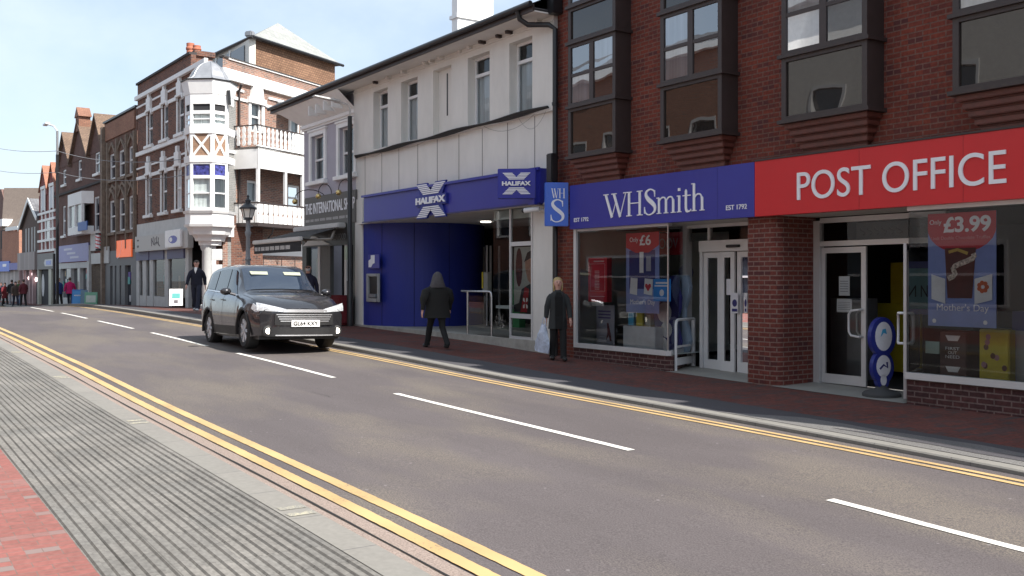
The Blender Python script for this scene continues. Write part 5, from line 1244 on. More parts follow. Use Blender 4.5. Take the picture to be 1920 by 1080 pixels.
for p in (205, 222, 240, 255): s = C1.s(p); f = MB(C1); f.box(s - .09, s + .09, 0, .14, 3.2, 9.0); f.build('colonnette', STN, bG)
f = MB(C1); f.box(g0, g0 + .35, 0, .22, .2, gz - .2); f.build('edge_pier', STN, bG)
mb = MB(C1); ribbon(mb, [(g0 + .4 + i * (g1 - g0 - .6) / 12, 6.42 + (.22 if i % 2 else 0)) for i in range(13)], .16, 0, .06); mb.build('zigzag_band', STN, bG)
# orange-signed grey shopfront below it
SG = mat('mid_grey_shopfront', (.15, .155, .16), .6, var=.06)
mb = MB(C1); mb.box(g0, g1, -.15, .05, 2.35, 3.15)
for p0, p1 in ((198, 208), (213, 217), (220, 226), (229, 236), (248, 258)): mb.box(C1.s(p0), C1.s(p1), -.15, .05, .1, 2.35)
mb.build('grey_shopfront', SG, bG)
mb = MB(C1); mb.quad((g0, -.1, .1), (g1, -.1, .1), (g1, -.1, 2.4), (g0, -.1, 2.4)); mb.build('shop_window', darkglass('dark_window', (.03, .035, .05), refl=.1), bG)
displays(C1, bG, C1.s(237), C1.s(246), -.04, .5, 2.2, 4, 21)
t = thing('shop_sign', 'bright orange square sign panel on the grey shopfront', 'shop sign', C1.w((-13, .2, 3)))
OR = mat('glowing_orange', (.90, .15, .03), .4, emit=.25)  # faint glow added to the colour to keep the panel bright in shade
a, b = C1.s(218, .12), C1.s(246, .12)
MB(C1).box(a, b, .06, .12, C1.z(232, 482, .12), C1.z(232, 450, .12)).build('panel', OR, t); q = a + .2
mb = MB(C1); zq = C1.z(220, 452, .12); ribbon(mb, [(q + .9 * math.cos(R(k)), zq - .9 * math.sin(R(k))) for k in range(0, 91, 10)], .03, .121, .125); mb.build('white_curve', LS, t)
MB(C1).box(g0 + .2, C1.s(204, .1), .06, .12, 2.5, 3.4).build('white_panel', PW, t)
# triple gabled brick building
bT = thing('gabled_brick_building', 'brown brick building with three steep tiled gables and a white oriel', 'building', C1.w((-24, 0, .1)))
t0, t1 = C1.s(105), C1.s(196); ez = 8.6
gab = [(C1.s(110), C1.s(121.5), C1.s(133.5), 8.8, 10.77), (C1.s(134), C1.s(149.5), C1.s(167), 8.85, 11.0), (C1.s(168.5), C1.s(182.5), C1.s(195.5), 8.9, 10.76)]
BT = brick('gable_brown_brick', (.16, .08, .065), (.12, .06, .05), (.11, .085, .075), dirt=.3)
BT1 = BT
wr = [(C1.s(118), C1.s(124), 7.65, 8.6), (C1.s(146.5), C1.s(153), 7.65, 8.79), (C1.s(178), C1.s(187), 7.6, 8.79), (C1.s(117.5), C1.s(123), 4.4, 6.3), (C1.s(176.5), C1.s(186), 4.35, 6.3)]
mb = MB(C1); mb.wall(t0, t1, 3.2, 8.8, wr, 0, .18); mb.build('wall', BT, bT); sashes(C1, bT, wr)
for a, b, c, d in wr: MB(C1).box(a - .15, b + .15, 0, .12, c - .14, c).build('sill', W, bT)
mb = MB(C1); mb.add([(t0, -.3, 8.7), (t1, -.3, 8.7), (t1, -3.4, 10.9), (t0, -3.4, 10.9), (t1, -7, 8.7), (t0, -7, 8.7)], [(0, 1, 2, 3), (3, 2, 4, 5)]); mb.build('main_roof', M['tile'], bT)
for a, m_, b, e_, p_ in gab:
    mb = MB(C1); mb.prism([(a, 8.79), (b, 8.79), (b, e_), (m_, p_), (a, e_)], -.2, .02); mb.build('gable_wall', BT1, bT)
    mb = MB(C1)
    mb.add([(a - .15, .2, e_ - .25), (m_, .2, p_ + .05), (m_, -4, p_ + .05), (a - .15, -4, e_ - .25), (a - .15, .2, e_ - .05), (m_, .2, p_ + .22), (m_, -4, p_ + .22), (a - .15, -4, e_ - .05)], [(0, 1, 2, 3), (4, 5, 6, 7), (0, 1, 5, 4), (0, 3, 7, 4)])
    mb.add([(b + .15, .2, e_ - .25), (m_, .2, p_ + .05), (m_, -4, p_ + .05), (b + .15, -4, e_ - .25), (b + .15, .2, e_ - .05), (m_, .2, p_ + .22), (m_, -4, p_ + .22), (b + .15, -4, e_ - .05)], [(0, 1, 2, 3), (4, 5, 6, 7), (0, 1, 5, 4), (0, 3, 7, 4)])
    mb.build('gable_roof', M['tile'], bT)
m_ = gab[1][1]; MB(C1).box(m_ - .4, m_ + .5, -.5, .15, 10.5, 11.35).add([(m_ - .55, .2, 11.35), (m_ + .65, .2, 11.35), (m_ + .65, -.55, 11.35), (m_ - .55, -.55, 11.35), (m_ + .05, .2, 11.95), (m_ + .05, -.55, 11.95)], [(0, 1, 4), (2, 3, 5), (1, 2, 5, 4), (3, 0, 4, 5)]).build('gable_chimney', brick('gable_chimney_brick', (.3, .15, .1), (.25, .12, .08), (.15, .1, .08)), bT)
MB(C1).box(t0, t1, 0, .12, 7.0, 7.12).build('string_course', mat('dark_coping', (.05, .045, .045), .9), bT)
a, b = C1.s(127, .6), C1.s(155, .6); z0, z1 = C1.z(140, 440, .6), C1.z(140, 362, .6)
orw = MB(C1).plan([(a, .6), (b - .3, .6), (b, 0), (a - .6, 0)], z0, z0 + .45).plan([(a, .6), (b - .3, .6), (b, 0), (a - .6, 0)], z1 - .7, z1).build('white_oriel', W, bT)
f = MB(C1)
for s in (a, (a + b) / 2 - .2, b - .42): f.box(s, s + .14, .46, .6, z0 + .45, z1 - .7)
f.build('oriel_posts', W, bT)
MB(C1).box(a + .05, b - .35, .40, .5, z0 + .45, z1 - .7).build('oriel_glass', darkglass('pale_window', (.30, .33, .34), refl=.1), bT)
mb = MB(C1); mb.box(C1.s(146, .65), C1.s(163, .65), .61, .66, z0 + .15, z0 + .65); mb.build('blue_board', mat('agent_blue', (.03, .10, .33), .5), bT)
# its shopfront: pale blue-violet sign, big windows, barber doorway
mb = MB(C1); mb.box(t0, t0 + .6, -.2, .1, .0, 3.5); mb.box(C1.s(166), C1.s(170), -.2, .1, 0, 3.6); mb.box(C1.s(112), C1.s(166), -.2, .04, 2.3, 2.65)
for p in (113, 133, 150, 165): s = C1.s(p); mb.box(s, s + .2, -.2, .05, .3, 2.3)
mb.box(C1.s(112), C1.s(166), -.2, .03, -.1, .45); mb.build('white_shopfront', PW, bT)
mb = MB(C1); mb.quad((t0, -.15, 0), (C1.s(168), -.15, 0), (C1.s(168), -.15, 2.4), (t0, -.15, 2.4)); mb.build('shop_window', darkglass('dark_window', (.03, .035, .05), refl=.1), bT)
displays(C1, bT, C1.s(115), C1.s(149), -.08, .5, 2.2, 7, 31); displays(C1, bT, C1.s(153), C1.s(164), -.08, .5, 2.2, 4, 33)
mb = MB(C1); mb.box(C1.s(170), t1, -.2, -.05, -.1, 2.6); mb.build('brick_shop_wall', brick('dark_yellow_brick', (.13, .10, .07), (.10, .075, .05), (.07, .055, .05)), bT)
t = thing('shop_sign', 'pale violet-blue shop sign under the white oriel of the gabled building', 'shop sign', C1.w((-26.5, .2, 2.7)))
MB(C1).box(C1.s(110, .1), C1.s(166, .1), .05, .12, 2.7, 3.75).build('board', mat('pale_violet', (.26, .26, .48), .5, var=.1), t)
mb = MB(C1); a = C1.s(120, .12)
for k in range(3): mb.box(a + k * .9, a + k * .9 + 2.4, .121, .126, 3.42 - k * .26, 3.55 - k * .26)
mb.build('faded_print', mat('pale_print', (.55, .55, .65), .6, var=.3, scale=30), t)
t = thing('shop_sign', 'small pale barber sign with red and white pole at the narrow brick doorway', 'shop sign', C1.w((-19.5, .2, 2.7)))
MB(C1).box(C1.s(170, .1), C1.s(195, .1), .0, .08, 2.5, 3.1).box(C1.s(168, .1), C1.s(194, .1), .0, .06, 3.25, 4.3).build('board', PW, t)
s = C1.s(184, .4); MB(C1).lathe((s, .4, 3.3), [(.12, 0), (.12, .75)], 10).build('barber_pole', LS, t, smooth=True)
for k in range(4): MB(C1).tube([(s + .13 * math.cos(R(a)), .4 + .13 * math.sin(R(a)), 3.33 + k * .19 + .1 * a / 180) for a in range(0, 361, 45)], .028, 5).build('red_stripe', M['redsign'], t)
MB(C1).lathe((s, .4, 3.2), [(.14, 0), (.14, .1)], 10).lathe((s, .4, 4.05), [(.14, 0), (.14, .1)], 10).build('pole_caps', M['black'], t)
# red and white half-timbered building
bR_ = thing('red_and_white_building', 'narrow red brick building with white bands and two sharp orange gables', 'building', C1.w((-35, 0, -.1)))
r0, r1 = C1.s(73), C1.s(105)
RBK = brick('dark_red_brick', (.26, .06, .055), (.2, .05, .045), (.2, .12, .1), dirt=.2)
MB(C1).box(r0, r1, -6, 0, 2.3, 7.5).build('wall', RBK, bR_)
for a, b, pk in ((C1.s(76), C1.s(90.5), 9.4), (C1.s(92), C1.s(106), 9.35)):
    m_ = (a + b) / 2; MB(C1).prism([(a, 7.4), (b, 7.4), (b, 7.8), (m_, pk), (a, 7.8)], -.6, .05).build('gable_wall', RBK, bR_)
    MB(C1).add([(b + .1, .15, 7.7), (m_, .15, pk + .1), (m_, -4, pk + .1), (b + .1, -4, 7.7)], [(0, 1, 2, 3)]).add([(a - .1, .15, 7.7), (m_, .15, pk + .1), (m_, -4, pk + .1), (a - .1, -4, 7.7)], [(0, 1, 2, 3)]).build('gable_roof', brick('orange_gable_tile', (.40, .19, .125), (.33, .155, .105), (.2, .1, .07), bw=.17, rh=.11, ms=.01), bR_)
    f = MB(C1); f.box(m_ - .75, m_ - .45, .05, .1, 6.3, 7.9); f.box(m_ + .45, m_ + .75, .05, .1, 6.3, 7.9); f.box(m_ - .8, m_ + .8, .05, .12, 7.85, 8.05); f.build('white_strips', W, bR_)
    MB(C1).box(m_ - .45, m_ + .45, .03, .06, 6.4, 7.8).build('upper_window', M['curtain'], bR_)
f = MB(C1)
for z in (3.5, 4.2, 4.9, 5.6, 6.1): f.box(r0 - .05, r1, 0, .1, z, z + .16)
for p in (80, 87, 95, 100): s = C1.s(p); f.box(s - .12, s + .12, 0, .08, 3.5, 6.1)
f.build('white_dressings', W, bR_)
MB(C1).box(C1.s(88), C1.s(95), .0, .03, 4.3, 5.6).build('bay_glass', darkglass('pale_window', (.30, .33, .34), refl=.1), bR_)
MB(C1).box(r0, r1, -.2, .12, 2.3, 3.4).build('grey_shop_board', mat('drab_sign', (.18, .175, .17), .6, var=.1), bR_)
f = MB(C1); f.box(r0, r0 + .4, -.2, .1, -.5, 2.3); f.box(C1.s(94), C1.s(99), -.2, .1, -.5, 2.3); f.build('shop_posts', mat('cream_post', (.48, .48, .40), .6), bR_)
MB(C1).box(r0 + .4, r1, -.3, -.1, -.5, 2.3).build('shop_window', M['dark'], bR_)
disc(C1, C1.s(78), 1.2, .5, .8, -.09, mat('display_white', (.6, .6, .6), .6), bR_, 'white_oval_poster')
# low gabled building and the big brown gable behind
bL = thing('low_gabled_building', 'low dark building with one small pale-edged gable and a striped shop canopy', 'building', C1.w((-41, 0, -.1)))
l0, l1 = C1.s(41), C1.s(73); m_ = (C1.s(57))
MB(C1).box(l0, l1, -6, 0, 2.3, 5.5).prism([(l0, 5.5), (l1, 5.5), (l1, 5.8), (m_ + .3, 7.45), (l0, 5.55)], -.4, .0).build('wall', mat('dark_brown_render', (.10, .07, .06), .9, var=.15), bL)
MB(C1).add([(m_ + .3, .2, 7.55), (m_ + .3, -5, 7.55), (l1 + .3, -5, 5.9), (l1 + .3, .2, 5.9)], [(0, 1, 2, 3)]).add([(m_ + .3, .2, 7.55), (m_ + .3, -5, 7.55), (l0 - .3, -5, 5.4), (l0 - .3, .2, 5.4)], [(0, 1, 2, 3)]).build('roof', M['slate'], bL)
mb = MB(C1); ribbon(mb, [(l0 - .3, 5.4), (m_ + .3, 7.45), (l1 + .3, 5.9)], .28, .2, .26); mb.build('barge_board', W, bL)
f = MB(C1); 
for p in (50, 55, 61, 66): s = C1.s(p); f.box(s - .12, s + .12, 0, .05, 3.4, 5.4)
f.build('window_posts', PW, bL)
CN = mat('striped_canopy', (.30, .26, .25), .7, var=.5, scale=2.2, sx=(2, 2, .02))
MB(C1).box(C1.s(34, .2), C1.s(66, .2), 0, .25, 2.3, 3.6).build('striped_board', CN, bL)
f = MB(C1)
for p in (37, 45, 50, 56, 62): s = C1.s(p); f.box(s - .1, s + .1, -.2, .05, -.6, 2.3)
f.build('pink_posts', mat('pink_posts', (.45, .33, .33), .6), bL)
MB(C1).box(l0 - 1, l1, -.6, -.3, -.6, 2.3).build('shop_window', M['dark'], bL)
for p, h in ((44, 2.0), (50, 1.7), (58, 2.0), (64, 1.6), (48, 1.95)): s = C1.s(p); MB(C1).ball((s, -.15, h), (.2, .1, .16)).build('shop_light', mat('shop_light', (1, .75, .75), emit=2.2, var=0), bL)
Fb = frame(8, (-104, 9.5)); bB = thing('brown_gable_building', 'large plain brown brick building with steep tiled roof at the far left', 'building', Fb.w((0, 0, -.3)))
b0, b1, b2 = Fb.s(-40), Fb.s(16), Fb.s(48); be, bp_ = Fb.z(40, 408), Fb.z(4, 354)
DB = brick('dull_brown_brick', (.20, .12, .10), (.17, .10, .085), (.15, .11, .1), dirt=.1)
MB(Fb).prism([(b0, -.5), (b1, -.5), (b1, Fb.z(16, 404)), (Fb.s(2), bp_), (b0, bp_)], -12, 0).build('gable_wall', DB, bB)
MB(Fb).box(b1, b2, -12, .5, 2.5, be - 1.0).build('side_wing', M['brickE'], bB)
MB(Fb).add([(b1 + .2, .6, be - .9), (b2, .6, be - .9), (b2, -3, bp_ - .2), (Fb.s(3), -.2, bp_ + .1)], [(0, 1, 2, 3)]).build('tiled_roof', mat('brown_tile_far', (.19, .15, .125), .9, var=.15), bB)
MB(Fb).box(b1 - .1, b1 + .9, -.1, .7, be - .6, be + .0).box(b1 + 1.4, b2, .45, .62, be - 1.05, be - .75).build('white_trim', W, bB)
for p in (4, 8, 12): s = Fb.s(p); MB(Fb).box(s - .3, s + .3, .0, .05, Fb.z(8, 466), Fb.z(8, 432)).build('slit_window', M['dark'], bB)
MB(Fb).box(Fb.s(27.5, .5), Fb.s(31, .5), .5, .6, Fb.z(29, 433, .5), Fb.z(29, 427, .5)).build('alarm_box', mat('pale_orange_box', (.7, .4, .3), .6), bB)
t = thing('shop_sign', 'blue and white shop sign on the far left building', 'shop sign', Fb.w((b0, .6, 2)))
MB(Fb).box(b0, Fb.s(17, .6), .52, .6, Fb.z(5, 509, .6), Fb.z(5, 490, .6)).build('blue_board', M['bladeblue'], t)
MB(Fb).box(Fb.s(17, .6), Fb.s(34, .6), .52, .6, Fb.z(25, 506, .6), Fb.z(25, 493, .6)).build('navy_board', M['bluesign'], t)
MB(Fb).box(Fb.s(5, .6), Fb.s(12, .6), .601, .61, Fb.z(8, 500, .6), Fb.z(8, 495, .6)).build('white_mark', LS, t)
MB(Fb).box(b0, b2 + 2, -12, .3, -.5, 2.5).build('ground_floor', mat('pale_shopfront', (.36, .33, .32), .7, var=.5, scale=1.5, sx=(1.5, 1.5, .1)), bB)

# ------------------------------------------------------------------ far lamp column with cables, Victorian lamp, finger sign
fl = thing('street_lamp', 'tall slender lamp column with a pale head against the sky at the far left', 'street lamp', C1.w((C1.s(107.5, 1.6), 1.6, -.15)))
s = C1.s(107.5, 1.6); zt = C1.z(107.5, 246, 1.6); zm = C1.z(107.5, 290, 1.6)
MB(C1).tube([(s, 1.6, -.2), (s, 1.6, zm)], .085, 8).build('post', M['black'], fl, smooth=True); MB(C1).tube([(s, 1.6, zm), (s, 1.6, zt)], .065, 8).build('upper_post', mat('grey_metal', (.2, .2, .21), .5), fl, smooth=True)
MB(C1).tube([(s, 1.6, zt), (s - .25, 1.75, zt + .32), (s - .5, 2.0, zt + .42)], .05, 6).build('arm', M['alu'], fl, smooth=True)
MB(C1).box(s - 1.35, s - .45, 1.9, 2.15, zt + .42, zt + .54).build('lamp_head', M['upvc'], fl, bevel=.03)
for k, (ya, yb, yc) in enumerate(((268, 283, 298), (311, 323, 328))):
    p0 = Vector(C1.w((C1.s(-60, 3), 3, C1.z(-60, ya - 6, 3)))); p1 = Vector(C1.w((C1.s(107.5, 1.6), 1.6, C1.z(107.5, yb, 1.6)))); sx_ = C1.s(348, .1); p2 = Vector(C1.w((sx_, .12, C1.z(348, yc, .1))))
    w_ = thing('overhead_cable', ('upper' if k == 0 else 'lower') + ' thin cable slung across the far end of the street', 'cable', tuple(p1), 'cables slung across the street')
    for q, (a, b) in enumerate(((p0, p1), (p1, p2))):
        MB().tube([tuple(a.lerp(b, i / 12) - Vector((0, 0, .35 * 4 * (i / 12) * (1 - i / 12)))) for i in range(13)], .016, 4).build('cable_span', mat('grey_cable', (.22, .22, .23), .7), w_)
vl = thing('victorian_street_lamp', 'old-fashioned grey lamp post with black lantern before the white balconies', 'street lamp', (-33.0, 10.9, .45))
def at(px, py, t): r = ray(px); return (r[0] * t, r[1] * t, CZ + (HY - py) / FOC * t)
T_ = 33.6; B_ = at(465, 600, T_); k_ = T_ / FOC
vx, vy = B_[0], B_[1]
def vz(py): return CZ + (HY - py) * k_
GM = mat('grey_painted_iron', (.24, .25, .26), .5, var=.1)
MB().lathe((vx, vy, 0), [(.16, .4), (.16, .8), (.10, .9), (.085, vz(494)), (.075, vz(490)), (.11, vz(486)), (.075, vz(482)), (.065, vz(445)), (.09, vz(441)), (.11, vz(436)), (.075, vz(432)), (.07, vz(417)), (.09, vz(414)), (.04, vz(411))], 14).build('post', GM, vl, smooth=True)
MB().tube([(vx - .02, vy, vz(424)), (vx + .12, vy + .12, vz(424))], .02, 6).build('ladder_bar', GM, vl)
zb_, zt_, zc_ = vz(409), vz(391), vz(381)
def frus(r0, z0, r1, z1, nm, m, n=6):
    mb = MB(); mb.lathe((vx, vy, 0), [(r0, z0), (r1, z1)], n); return mb.build(nm, m, vl)
frus(.14, zb_, .235, zt_, 'lantern_glass', mat('milky_lantern_glass', (.9, .88, .8), .3, var=.05))
for k in range(6):
    a = 2 * math.pi * k / 6; MB().tube([(vx + .145 * math.cos(a), vy + .145 * math.sin(a), zb_), (vx + .245 * math.cos(a), vy + .245 * math.sin(a), zt_)], .013, 5).build('lantern_bar', M['black'], vl)
frus(.16, zb_ - .06, .15, zb_ + .02, 'lantern_base', M['black']); MB().lathe((vx, vy, 0), [(.30, zt_ - .02), (.29, zt_ + .03), (.10, zc_), (.09, zc_ + .06), (.11, zc_ + .09), (.05, zc_ + .14), (.03, zc_ + .2), (.05, zc_ + .24), (.0, zc_ + .3)], 12).build('lantern_roof', M['black'], vl, smooth=True)
fsn = thing('direction_sign', 'pale finger-post direction sign on a black post at the far left', 'sign', C1.w((C1.s(101, 1.5), 1.5, -.3)))
s0, s1 = C1.s(83, 1.5), C1.s(99, 1.5); z0, z1 = C1.z(92, 499, 1.5), C1.z(92, 486, 1.5)
MB(C1).prism([(s0, (z0 + z1) / 2), (s0 + .3, z0), (s1, z0), (s1, z1), (s0 + .3, z1)], 1.48, 1.52).build('finger_board', mat('pale_blue_grey', (.5, .53, .56), .5), fsn)
MB(C1).box(s0 + .7, s1 - .5, 1.521, 1.53, (z0 + z1) / 2 - .12, (z0 + z1) / 2 + .12).build('blue_mark', M['bladeblue'], fsn)
MB(C1).tube([(C1.s(101.5, 1.5), 1.5, -.4), (C1.s(101.5, 1.5), 1.5, z1 + .3)], .07, 8).build('post', M['black'], fsn, smooth=True)

# ------------------------------------------------------------------ buildings across the street, behind the camera (seen as reflections in the shop windows)
O_ = Fr((0, -4.2), (-1, 0))                  # faces the shops; s runs away up the street
def opp(name, label, s0, s1, h, m, rects, trim=True, gable=False):
    t = thing(name, label, 'building', (-(s0 + s1) / 2, -4.2, 0))
    mb = MB(O_); mb.wall(s0, s1, -.3, h, rects, 0, .15); mb.quad((s0, 0, 0), (s0, -8, 0), (s0, -8, h), (s0, 0, h)); mb.quad((s1, 0, 0), (s1, -8, 0), (s1, -8, h), (s1, 0, h)); mb.build('wall', m, t)
    for a, b, c, d in rects:
        f = MB(O_); f.box(a, a + .1, -.12, .03, c, d); f.box(b - .1, b, -.12, .03, c, d); f.box(a + .1, b - .1, -.12, .03, c, c + .1); f.box(a + .1, b - .1, -.12, .03, d - .12, d); f.box(a + .1, b - .1, -.12, -.02, (c + d) / 2 - .04, (c + d) / 2 + .04)
        w_ = f.build('window', M['upvc'], t); MB(O_).box(a + .1, b - .1, -.13, -.10, c + .1, d - .12).build('pane', darkglass('dark_window', (.03, .035, .05), refl=.1), w_)
    if trim: MB(O_).box(s0 - .1, s1 + .1, 0, .35, h - .3, h).build('cornice', W, t)
    if gable: MB(O_).prism([(s0, h), (s1, h), ((s0 + s1) / 2, h + 3)], -6, .1).build('gable', m, t)
    else: MB(O_).add([(s0, .3, h), (s1, .3, h), (s1, -4, h + 1.8), (s0, -4, h + 1.8)], [(0, 1, 2, 3)]).build('roof', M['slate'], t)
opp('opposite_building', 'white fronted building with a cornice across the street, reflected in the oriel windows', 15, 25.5, 11.5, mat('white_render', (.68, .66, .62), .8), [(16.5 + 2.4 * k, 17.8 + 2.4 * k, z, z + 1.9) for k in range(4) for z in (4.0, 6.3)] + [(16, 24.5, .8, 2.8)])
opp('opposite_building', 'brown brick building across the street, reflected in the dark lower panels', 25.6, 37, 10.8, M['brickE'], [(27 + 2.7 * k, 28.4 + 2.7 * k, z, z + 1.9) for k in range(4) for z in (3.8, 6.0)] + [(26.5, 36, .8, 2.7)])
opp('opposite_building', 'pale gabled building across the street, reflected in the right-hand shop window', 4, 14.8, 7.4, mat('cream_render', (.60, .56, .48), .85), [(5 + 3.1 * k, 7 + 3.1 * k, 3.9, 5.4) for k in range(3)] + [(5, 13.8, .7, 2.7)], gable=True)
opp('opposite_building', 'long dark brick building far up the opposite side, reflected in the upper windows', 37.1, 60, 11, M['brickC'], [(39 + 3.0 * k, 40.5 + 3 * k, z, z + 2) for k in range(7) for z in (3.8, 6.3)])
opp('opposite_building', 'low dark building nearest the camera on the opposite side, seen only in reflection', -12, 3.8, 8.0, M['brickC'], [(-10 + 3.0 * k, -8.5 + 3 * k, 3.6, 5.2) for k in range(4)])

# ------------------------------------------------------------------ the car
car = thing('suv_car', 'dark grey sports utility car driving towards the camera with front lamps lit', 'car', (0, 0, 0)); car['_w'] = (0, 0, 0)
PAINT = mat('dark_grey_metallic_paint', (.036, .036, .041), .30, metal=.5, var=.03, coat=1.0)
TRIM = mat('black_plastic_trim', (.016, .016, .017), .55, var=.1); CHROME = mat('chrome', (.8, .8, .82), .25, metal=.7, var=0)
CGL = darkglass('car_glass', (.02, .03, .05), refl=.10, wav=0)
Ttab = [(-2.33, 1.10), (-2.27, 1.22), (-2.15, 1.42), (-2.0, 1.56), (-1.7, 1.635), (-1.0, 1.675), (-.4, 1.68), (.05, 1.655), (.25, 1.60), (.9, 1.17), (1.02, 1.115), (1.3, 1.08), (1.7, 1.02), (2.0, .95), (2.2, .87), (2.33, .78)]
Btab = [(-2.33, 1.06), (-1.8, 1.12), (-1, 1.08), (0, 1.03), (.9, .99), (1.5, .93), (2.0, .84), (2.2, .78), (2.33, .72)]
Wtab = [(-2.33, .80), (-2.1, .87), (-1.6, .90), (0, .90), (1.4, .90), (1.9, .88), (2.2, .84), (2.33, .80)]
def arch(x):
    z = .25
    for c in (-1.33, 1.33):
        d = abs(x - c)
        if d < .40: z = max(z, .35 + math.sqrt(.40 ** 2 - d * d))
    if x > 1.75: z = max(z, .24 + .06 * (x - 1.75))
    return z
def sec(x):
    T, B, Wd = smooth_interp(Ttab, x), smooth_interp(Btab, x), smooth_interp(Wtab, x); zs = arch(x)
    f = min(1, max(0, (T - B - .12) / .5)); f = f * f * (3 - 2 * f)
    gy = Wd * .84 + (.665 - Wd * .84) * f; gz = B + .02 + (T - .055 - B - .02) * (f if f > 0 else 0) + (1 - f) * (T - B) * .45
    z1 = max(.42, zs + .02); z2 = max(.66, zs + .05); z3 = max(B - .10, z2 + .03)
    return [(Wd * .95, zs), (Wd * .985, z1), (Wd * (1.0 if z2 < .7 else 1.01), z2), (Wd * .975, z3), (Wd * .93, B), (Wd * .90 + (.0) * f, B + .025), (gy, gz), (gy * .86, gz + (T - gz) * .62), (gy * .5, T - .008), (0, T)]
def nose(x, y):
    k = min(1, max(0, (x - 1.55) / .7)); k2 = min(1, max(0, (-x - 1.7) / .6))
    return x - .30 * abs(y / .9) ** 3.2 * k * k * (3 - 2 * k) + .18 * abs(y / .9) ** 3 * k2
def surf(x, v):
    P = sec(x); i = min(int(v), 8); t = v - i; y = P[i][0] + (P[i + 1][0] - P[i][0]) * t; z = P[i][1] + (P[i + 1][1] - P[i][1]) * t
    return y, z
xs_ = sorted(set([-2.33 + i * .0583 for i in range(81)]) | {-1.33 + d for d in (-.4, -.39, .39, .4)} | {1.33 + d for d in (-.4, -.39, .39, .4)})
mb = MB(); pts = []
for x in xs_:
    P = sec(x); row = [(y, z) for y, z in P] + [(-y, z) for y, z in reversed(P[:-1])]
    pts += [(nose(x, y), y, z) for y, z in row]
n = 19; m_ = len(xs_)
mb.add(pts, [(i * n + j, i * n + j + 1, (i + 1) * n + j + 1, (i + 1) * n + j) for i in range(m_ - 1) for j in range(n - 1)])
# front and rear caps as grids between the two side profiles
for xe, top in ((2.33, True), (-2.33, False)):
    P = sec(xe); NC = 16; g = []
    for k, (yy, zz) in enumerate(P):
        for j in range(NC + 1):
            y = yy * (1 - 2 * j / NC); zc_ = zz if k < 9 else zz
            lean = -.10 * max(0, (zz - .55)) / .3 if top else .0
            g.append((nose(xe, y) + (.02 if k in (2, 3) else 0) * (1 - abs(1 - 2 * j / NC) ** 4), y, zz))
    mb.add(g, [(i * (NC + 1) + j, i * (NC + 1) + j + 1, (i + 1) * (NC + 1) + j + 1, (i + 1) * (NC + 1) + j) for i in range(9) for j in range(NC)])
body = mb.build('body', PAINT, car, smooth=True)
bmx = bmesh.new(); bmx.from_mesh(body.data); bmesh.ops.remove_doubles(bmx, verts=bmx.verts, dist=.002); bmesh.ops.recalc_face_normals(bmx, faces=bmx.faces); bmx.to_mesh(body.data); bmx.free()
def patch(name, x0, x1, v0, v1, m, sides=(1, -1), nx=8, nv=4, off_=.008, slant=(0, 0)):
    """a piece lying on the body surface between two stations and two section parameters"""
    for sg in sides:
        mb = MB(); g = []
        for i in range(nx + 1):
            for j in range(nv + 1):
                tv = j / nv; v = v0 + (v1 - v0) * tv
                x = (x0 + slant[0] * tv) + ((x1 + slant[1] * tv) - (x0 + slant[0] * tv)) * i / nx
                y, z = surf(x, v); g.append((nose(x, y), sg * (y + off_ * .8), z + off_ * .5))
        mb.add(g, [(i * (nv + 1) + j, i * (nv + 1) + j + 1, (i + 1) * (nv + 1) + j + 1, (i + 1) * (nv + 1) + j) for i in range(nx) for j in range(nv)])
        mb.build(name, m, car, smooth=True)
# side glass (front door, rear door, quarter), windscreen, rear glass
patch('side_window', -.12, .66, 5.08, 5.9, CGL, slant=(0, -.42)); patch('side_window', -1.02, -.2, 5.08, 5.9, CGL); patch('quarter_window', -1.75, -1.12, 5.08, 5.88, CGL, slant=(.05, 0))
for sg in (1,):
    mb = MB(); g = []; NX, NV = 10, 14
    for i in range(NX + 1):
        x = .25 + (.93 - .25) * i / NX
        P = sec(x); edge = P[6][0] * .95
        for j in range(NV + 1):
            y = edge * (1 - 2 * j / NV); ya = abs(y)
            q = [P[9], P[8], P[7], P[6]]; z = P[9][1]
            for (y0, z0), (y1, z1) in zip(q, q[1:]):
                if ya <= y1 + 1e-6: z = z0 + (z1 - z0) * (ya - y0) / max(1e-6, y1 - y0); break
            g.append((x + .006, y, z + .009))
    mb.add(g, [(i * (NV + 1) + j, i * (NV + 1) + j + 1, (i + 1) * (NV + 1) + j + 1, (i + 1) * (NV + 1) + j) for i in range(NX) for j in range(NV)])
    ws = mb.build('windscreen', CGL, car, smooth=True)
for y in (.34, -.34):
    g = []
    MB().add([(.45, y - .18, 1.512), (.45, y + .18, 1.512), (.54, y + .17, 1.448), (.54, y - .17, 1.448)], [(0, 1, 2, 3)]).build('sun_visor', mat('pale_visor', (.36, .38, .30), .6, var=.1), ws)
patch('side_cladding', -.92, .92, 0, 1.0, TRIM, off_=.012); patch('bonnet_gap', 1.0, 2.12, 5.35, 5.42, M['black'], off_=.006, nv=1); patch('chrome_strip', -1.7, .85, 4.92, 5.04, CHROME, off_=.012, nv=1)
